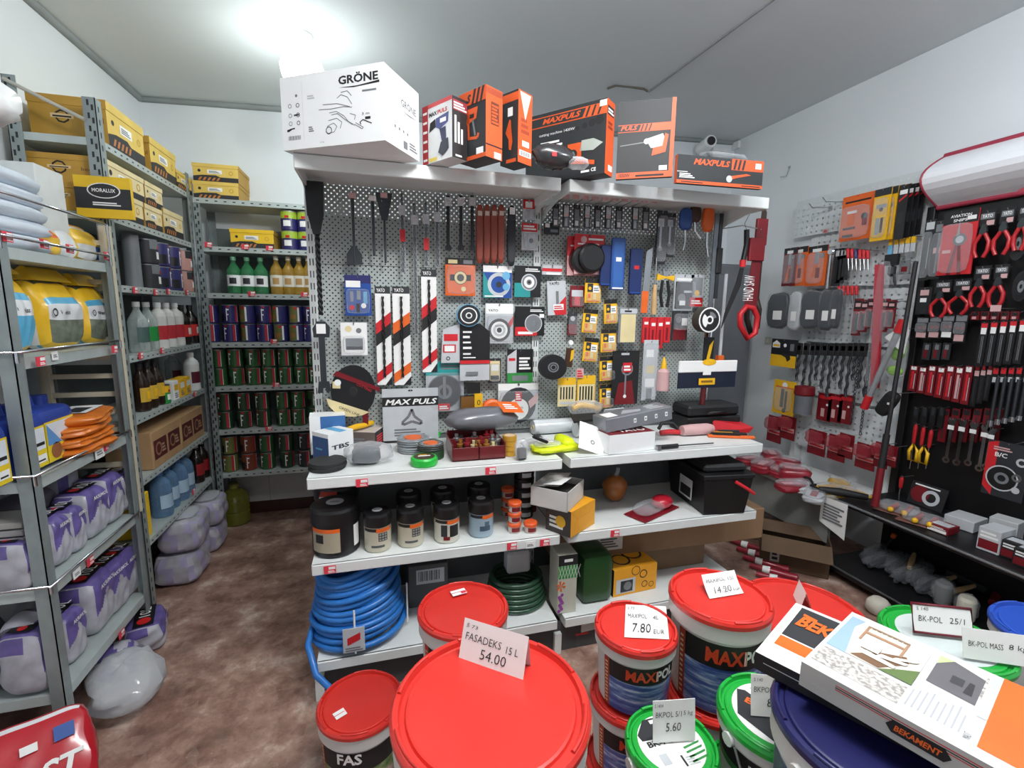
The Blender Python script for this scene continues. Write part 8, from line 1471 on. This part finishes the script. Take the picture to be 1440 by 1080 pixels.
def bkprint2(F):
    F.disc(.5, .5, .46, PAPER, 0, n=40); F.poly([(.08, .62), (.34, .93), (.42, .88), (.62, .14), (.48, .06), (.2, .2)], CHAR, .8); F.text('BK-POL', .28, .74, .10, C_['o'], 1.5, w=.6, bold=.03, rot=-1.05)
    for k in range(4): F.poly([(.50, .90-k*.05), (.82, .80-k*.07), (.86, .74-k*.07), (.52, .85-k*.05)], C_['g'], 1)
    F.poly([(.6, .3), (.8, .2), (.9, .4), (.7, .5)], C_['g'], 1)
c8 = onZ(1090, 1000, .70)
for k in range(4): bucket('larger green-lidded bucket %s' % ('at the bottom of its stack', 'second from the bottom of its stack', 'third in its stack, rim showing under the topmost', 'topmost beside the flat boxes, with the 8.20 price card')[k], c8.x-.012*(3-k), c8.y+.008*(3-k), .002+k*.1745, .226, .1725, LIDG, None, -.75, 'larger green stack', None, 'bk', k == 3, lidprint=bkprint2 if k == 3 else None)
# green bucket behind the boxes, blue bucket at the right edge, dark blue one under the boxes
def plainprint(F): F.disc(.5, .5, .46, M((206, 216, 214), .45), 0, n=40)
c9 = onZ(1318, 912, .66)
for k in range(3): bucket('green-lidded bucket %s' % ('at the bottom behind the flat boxes', 'in the middle of the stack behind the flat boxes', 'with pale lid centre topmost behind the flat boxes')[k], c9.x+.075, c9.y+.03, .002+k*.2195, .29, .2175, LIDG, None, 0, 'green stack behind the boxes', None, 'bk', False, lidprint=plainprint if k == 2 else None)
c10 = onZ(1490, 892, .66)
for k in range(3): bucket('%s-lidded white bucket %s at the right edge' % (('dark blue', 'dark blue', 'bright blue')[k], ('bottom', 'second', 'topmost')[k]), c10.x+.02, c10.y, .002+k*.2205, .30, .2185, NAVB if k < 2 else LIDB, None, 0, 'blue stack at the right edge', None, 'plain')
# the two flat boxes and the dark blue bucket that carries them
BT = .968; TH1 = .042; TH2 = .033
p = onZ(1127, 930, BT); q = onZ(1215, 868, BT); r = onZ(1400, 1085, BT)
lw = (q-p).length; dirw = (q-p).normalized(); dirl = Vector((dirw.y, -dirw.x, 0)); L = .50
a = math.atan2(dirl.y, dirl.x)+math.radians(5)
hz = BT-TH1-TH2-.005; hp = onZ(1101, 1015, hz); hc = hp+Vector((RT.x, RT.y, 0)).normalized()*.142
hb_ = (hz-.002)/3-.002
for k in range(3): bucket('dark blue-lidded bucket %s' % ('at the floor under the flat boxes', 'in the middle of the stack under the flat boxes', 'topmost, carrying the flat boxes in the bottom right corner')[k], hc.x, hc.y, .002+k*(hb_+.002), .28, hb_, NAVB, None, -.95, 'dark blue stack', None, 'helio', k == 2)
# local frame: x along the length (towards the camera), y across; origin at the near-left-back corner p
def flatbox(label, origin, rz, L, w, h, topdraw, side, sidedraw, tilt=0.0):
    t = thing('flooring_box', label, 'box', origin, rot=(0, tilt, rz)); b = MB(); b.box(0, 0, 0, L, w, h, M((206, 206, 202), .5), front=side, side=side, top=M((212, 212, 210), .5))
    topdraw(b.face((0, 0, h), (1, 0, 0), (0, 1, 0), L, w)); sidedraw(b.face((0, 0, 0), (1, 0, 0), (0, 0, 1), L, h)); b.build('carton', t); return t
PHS = M((150, 178, 206), .4); WALLP = M((222, 214, 204), .4); TERR = special('printed_speckle', lambda nt, b: (nt.links.new(ramp(nt, tex(nt, 'ShaderNodeTexNoise', 160, Detail=2).outputs['Fac'], [(0.4, (150, 146, 142)), (0.6, (214, 210, 204))]), b.inputs['Base Color']), b.inputs['Roughness'].__setattr__('default_value', .4)))
def top1(F):
    F.rect(.012, .10, .24, .33, TERR)                        # speckled strip along the near edge
    F.rect(.012, .37, .245, .93, PHS, 1)
    F.poly([(.07, .37), (.245, .37), (.245, .93), (.055, .93), (.04, .78)], WALLP, 2); F.poly([(.16, .37), (.245, .37), (.245, .58), (.20, .48)], M((96, 118, 66), .5), 3); F.poly([(.08, .39), (.16, .38), (.215, .60), (.20, .68), (.14, .58)], M((120, 90, 66), .5), 3.5)
    F.rect(.07, .76, .19, .79, M((170, 130, 100), .5), 4); F.rect(.07, .64, .077, .88, M((170, 130, 100), .5), 4.5); F.rect(.183, .64, .19, .88, M((170, 130, 100), .5), 4.5); F.rect(.07, .86, .19, .88, M((150, 120, 96), .5), 5)
    for k in range(7): F.rect(.08+k*.015, .79, .083+k*.015, .86, M((236, 230, 222), .4), 5)
    for k in range(3): F.poly([(.10+k*.035, .46+k*.04), (.19+k*.02, .45+k*.1), (.195+k*.02, .49+k*.1), (.11+k*.035, .52+k*.04)], M((236, 230, 222), .4), 5.5+k*.5)
    F.rect(.09, .53, .14, .64, M((240, 236, 230), .4), 7.2)
    F.poly([(.265, .52), (.378, .50), (.378, .86), (.30, .93), (.265, .80)], M((104, 102, 106), .4), 1); F.poly([(.265, .80), (.30, .93), (.265, .93)], M((190, 206, 150), .4), 1.5); F.poly([(.345, .58), (.365, .58), (.362, .74), (.35, .74)], M((60, 58, 62), .4), 2); F.rect(.378, .6, .384, .93, TERR, 1); F.rect(.31, .64, .34, .74, M((70, 70, 74), .4), 2)
    for k in range(9): F.rect(.252+k*.0145, .14, .256+k*.0145, .14+.30*(.7+.3*((k*5) % 4)/4), M((176, 178, 184), .5, var=0), 1)
    F.text('MALIT', .395, .12, .035, GREYINK, 1, rot=PI/2, w=.03); F.rect(.41, .10, 1, 1, C_['o'], 1); F.rect(.388, .40, .408, .98, C_['l'], 1)
def side1(F):
    for k, y in enumerate((.62, .70, .78)): F.rect(.10, y, .95, y+.035, (C_['r'], INK, C_['r'])[k], 1)
    F.rect(.02, .35, .08, .38, C_['l'], 1)
    P = [(.30+.09*math.cos(q)*1.0, .52+.24*math.sin(q)) for q in [2*PI*j/24 for j in range(24)]]
    F.poly([(.245, .26), (.36, .26), (.375, .48), (.36, .72), (.245, .72), (.23, .48)], INK, 2); F.text('BEKAMENT', .25, .38, .22, C_['o'], 3, w=.105, bold=.03, shear=.2)
def top2(F):
    F.rect(.02, .10, .30, .92, PAPER, 1); F.rect(.03, .40, .24, .95, CHAR, 2); F.rect(.03, .22, .24, .38, C_['o'], 2); F.rect(.25, .3, .45, .95, PHS, 2)
    F.text('BEKA', .045, .62, .18, C_['o'], 5, w=.16, bold=.04, shear=.2)
    for k in range(3): F.poly([(.05+k*.012, .86-k*.03), (.10, .84), (.10, .80), (.05+k*.012, .82-k*.03)], C_['o'], 3+k*.5)
    F.poly([(.45, .02), (.8, .02), (.8, .2), (.5, .2)], M((150, 124, 100), .4), 2); F.poly([(.60, .05), (.75, .04), (.76, .08), (.62, .1)], M((210, 180, 70), .4), 3); F.rect(.30, .02, .36, .12, PHS, 3)
def side2(F): F.rect(.03, .55, .16, .60, C_['l'], 1); F.text('BEKAMENT', .55, .3, .3, C_['r'], 1, w=.2, bold=.03, shear=.2)
pb = onZ(1062, 916, BT-TH1-.003); flatbox('lower flat white box with black side and orange emblem, bottom right', (pb.x, pb.y, BT-TH1-.003-TH2), a+.10, .50, .22, TH2, top2, INK, side2)
flatbox('upper flat white box with house photo and orange panel, bottom right', (p.x, p.y, BT-TH1), a, L, lw, TH1, top1, M((190, 190, 186), .5), side1)
# ================================================================ HAND-WRITTEN PRICE CARDS
def write(F, L):
    for s_, x, y, h, w in L: F.text(s_, x, y, h, INK, 1.5, w=w, bold=-.006, shear=.08)
def tentcard(label, p, rz, w, h, lines, lean=.5, m=PAPER):
    t = thing('price_card', label, 'price card', p, rz); b = MB(); d = h*math.sin(lean)*.75; z = h*math.cos(lean)
    b.raw([(-w/2, -d, 0), (w/2, -d, 0), (w/2, 0, z), (-w/2, 0, z), (-w/2, d*.5, 0), (w/2, d*.5, 0)], [(0, 1, 2, 3), (5, 4, 3, 2)], m)
    u = Vector((0, d, z)).normalized(); F = b.face((-w/2, -d, 0), (1, 0, 0), u, w, math.hypot(d, z)); write(F, lines); b.build('card', t); return t
zt = .002+3*(bh+GAP)-GAP-.006
p1, p2 = onZ(650, 930, zt), onZ(742, 962, zt)
rz = math.atan2(p2.y-p1.y, p2.x-p1.x); w = (p2-p1).length
t = tentcard('folded white price card reading 54.00 on the big red lid', (p1+p2)/2+Vector((.01, .028, 0)), rz, w, .072, [('Š 73', .05, .80, .10, .18), ('FASADEKS', .06, .50, .18, .56), ('15 L', .70, .46, .17, .18), ('54.00', .32, .14, .24, .40)], .45)
def lieflat(label, corners, z, lines, name='price_card', curl=0.0, up=0.0, m=PAPER):
    "card lying on a lid: pixel corners bl, br, tr, tl"
    P = [onZ(x, y, z) for x, y in corners]; o = P[0]; t = thing(name, label, 'price card', o); rx = (P[1]-o); uy = (P[3]-o); b = MB(); n = 6
    def q(i): 
        f = i/n; return rx*0 + uy*f + Vector((0, 0, up*f+curl*f*f))
    for i in range(n): b.raw([q(i), rx+q(i), rx+q(i+1), q(i+1)], [(0, 1, 2, 3)], m, True)
    uu = (uy+Vector((0, 0, up+curl))); F = b.face((0, 0, .0012), rx, uu, rx.length, uu.length); write(F, lines); b.build('card', t); return t
zs = .002+4*(hs+GAP)-GAP-.005
lieflat('white card reading 7.80 lying on the small red lid', ((878, 896), (941, 899), (935, 855), (880, 850)), zs+.002, [('S 73', .05, .82, .09, .16), ('MAXIPOL', .06, .56, .13, .46), ('4L', .66, .54, .12, .14), ('7.80', .18, .14, .26, .42), ('EUR', .66, .12, .12, .24)])
zl_ = .002+3*(hl+GAP)-GAP-.005
lieflat('curled white card reading 14.20 on the larger red lid', ((998, 842), (1046, 834), (1040, 815), (985, 824)), zl_+.002, [('MAXIPOL', .06, .60, .16, .56), ('15L', .7, .6, .15, .2), ('14.20', .2, .14, .26, .5), ('EUR', .74, .14, .13, .2)], curl=.020, up=.012)
zw = .002+3*.228-GAP-.004; pw = onZ(1126, 848, zw)
t = tentcard('small folded price card standing edge-on on the wide red lid', (pw.x, pw.y, zw), 1.0, .075, .062, [('MAXIPOL', .1, .6, .16, .6), ('20.90', .2, .2, .26, .6)], .5)
zg = .002+4*.160-GAP
def standcard(label, p, rz, w, h, lines, lean=-.25, frame=None, roll=0.0):
    t = thing('price_card', label, 'price card', p, rot=(lean, roll, rz)); b = MB(); b.box(-w/2, 0, 0, w/2, .0015, h, PAPER); F = b.face((-w/2, 0, 0), (1, 0, 0), (0, 0, 1), w, h); write(F, lines); b.build('card', t)
    if frame: MB().tube([(-w/2, 0, 0), (w/2, 0, 0), (w/2, 0, h), (-w/2, 0, h)], .004, frame, 6, True).build('frame', t)
    return t
pg = onZ(948, 1043, zg); standcard('white card reading 5.60 standing on the front green lid', (pg.x, pg.y, zg+.0), -.18, .092, .088, [('S 1404', .04, .84, .08, .2), ('BKPOL 5/1', .06, .60, .13, .62), ('5 kg', .72, .60, .13, .22), ('5.60', .30, .26, .2, .36)], -.15)
zg2 = .002+4*.1745-GAP; pg = onZ(1082, 1003, zg2); standcard('white card reading 8.20 beside the flat boxes, bottom right', (pg.x, pg.y-.01, zg2), -.35, .09, .085, [('S 140', .06, .84, .08, .2), ('BKPOL', .06, .58, .13, .42), ('8.20', .36, .24, .2, .42)], -.2)
zg3 = .002+3*.2195-GAP; pg = onZ(1340, 908, zg3); standcard('maroon-framed price card reading 25/1 on the green lid behind the boxes', (c9.x+.07, c9.y+.03, zg3+.006), -.45, .145, .075, [('S 140', .08, .78, .12, .2), ('BK-POL', .1, .40, .2, .4), ('25/1', .62, .42, .2, .26)], -.35, M((110, 26, 40), .4))
standcard('white card ending in 8 kg leaning behind the upper flat box', (c9.x+.09, c9.y-.08, zg3+.004), -.5, .15, .075, [('BK-POL MASS', .08, .42, .18, .5), ('8 kg', .66, .42, .22, .26)], -.3)
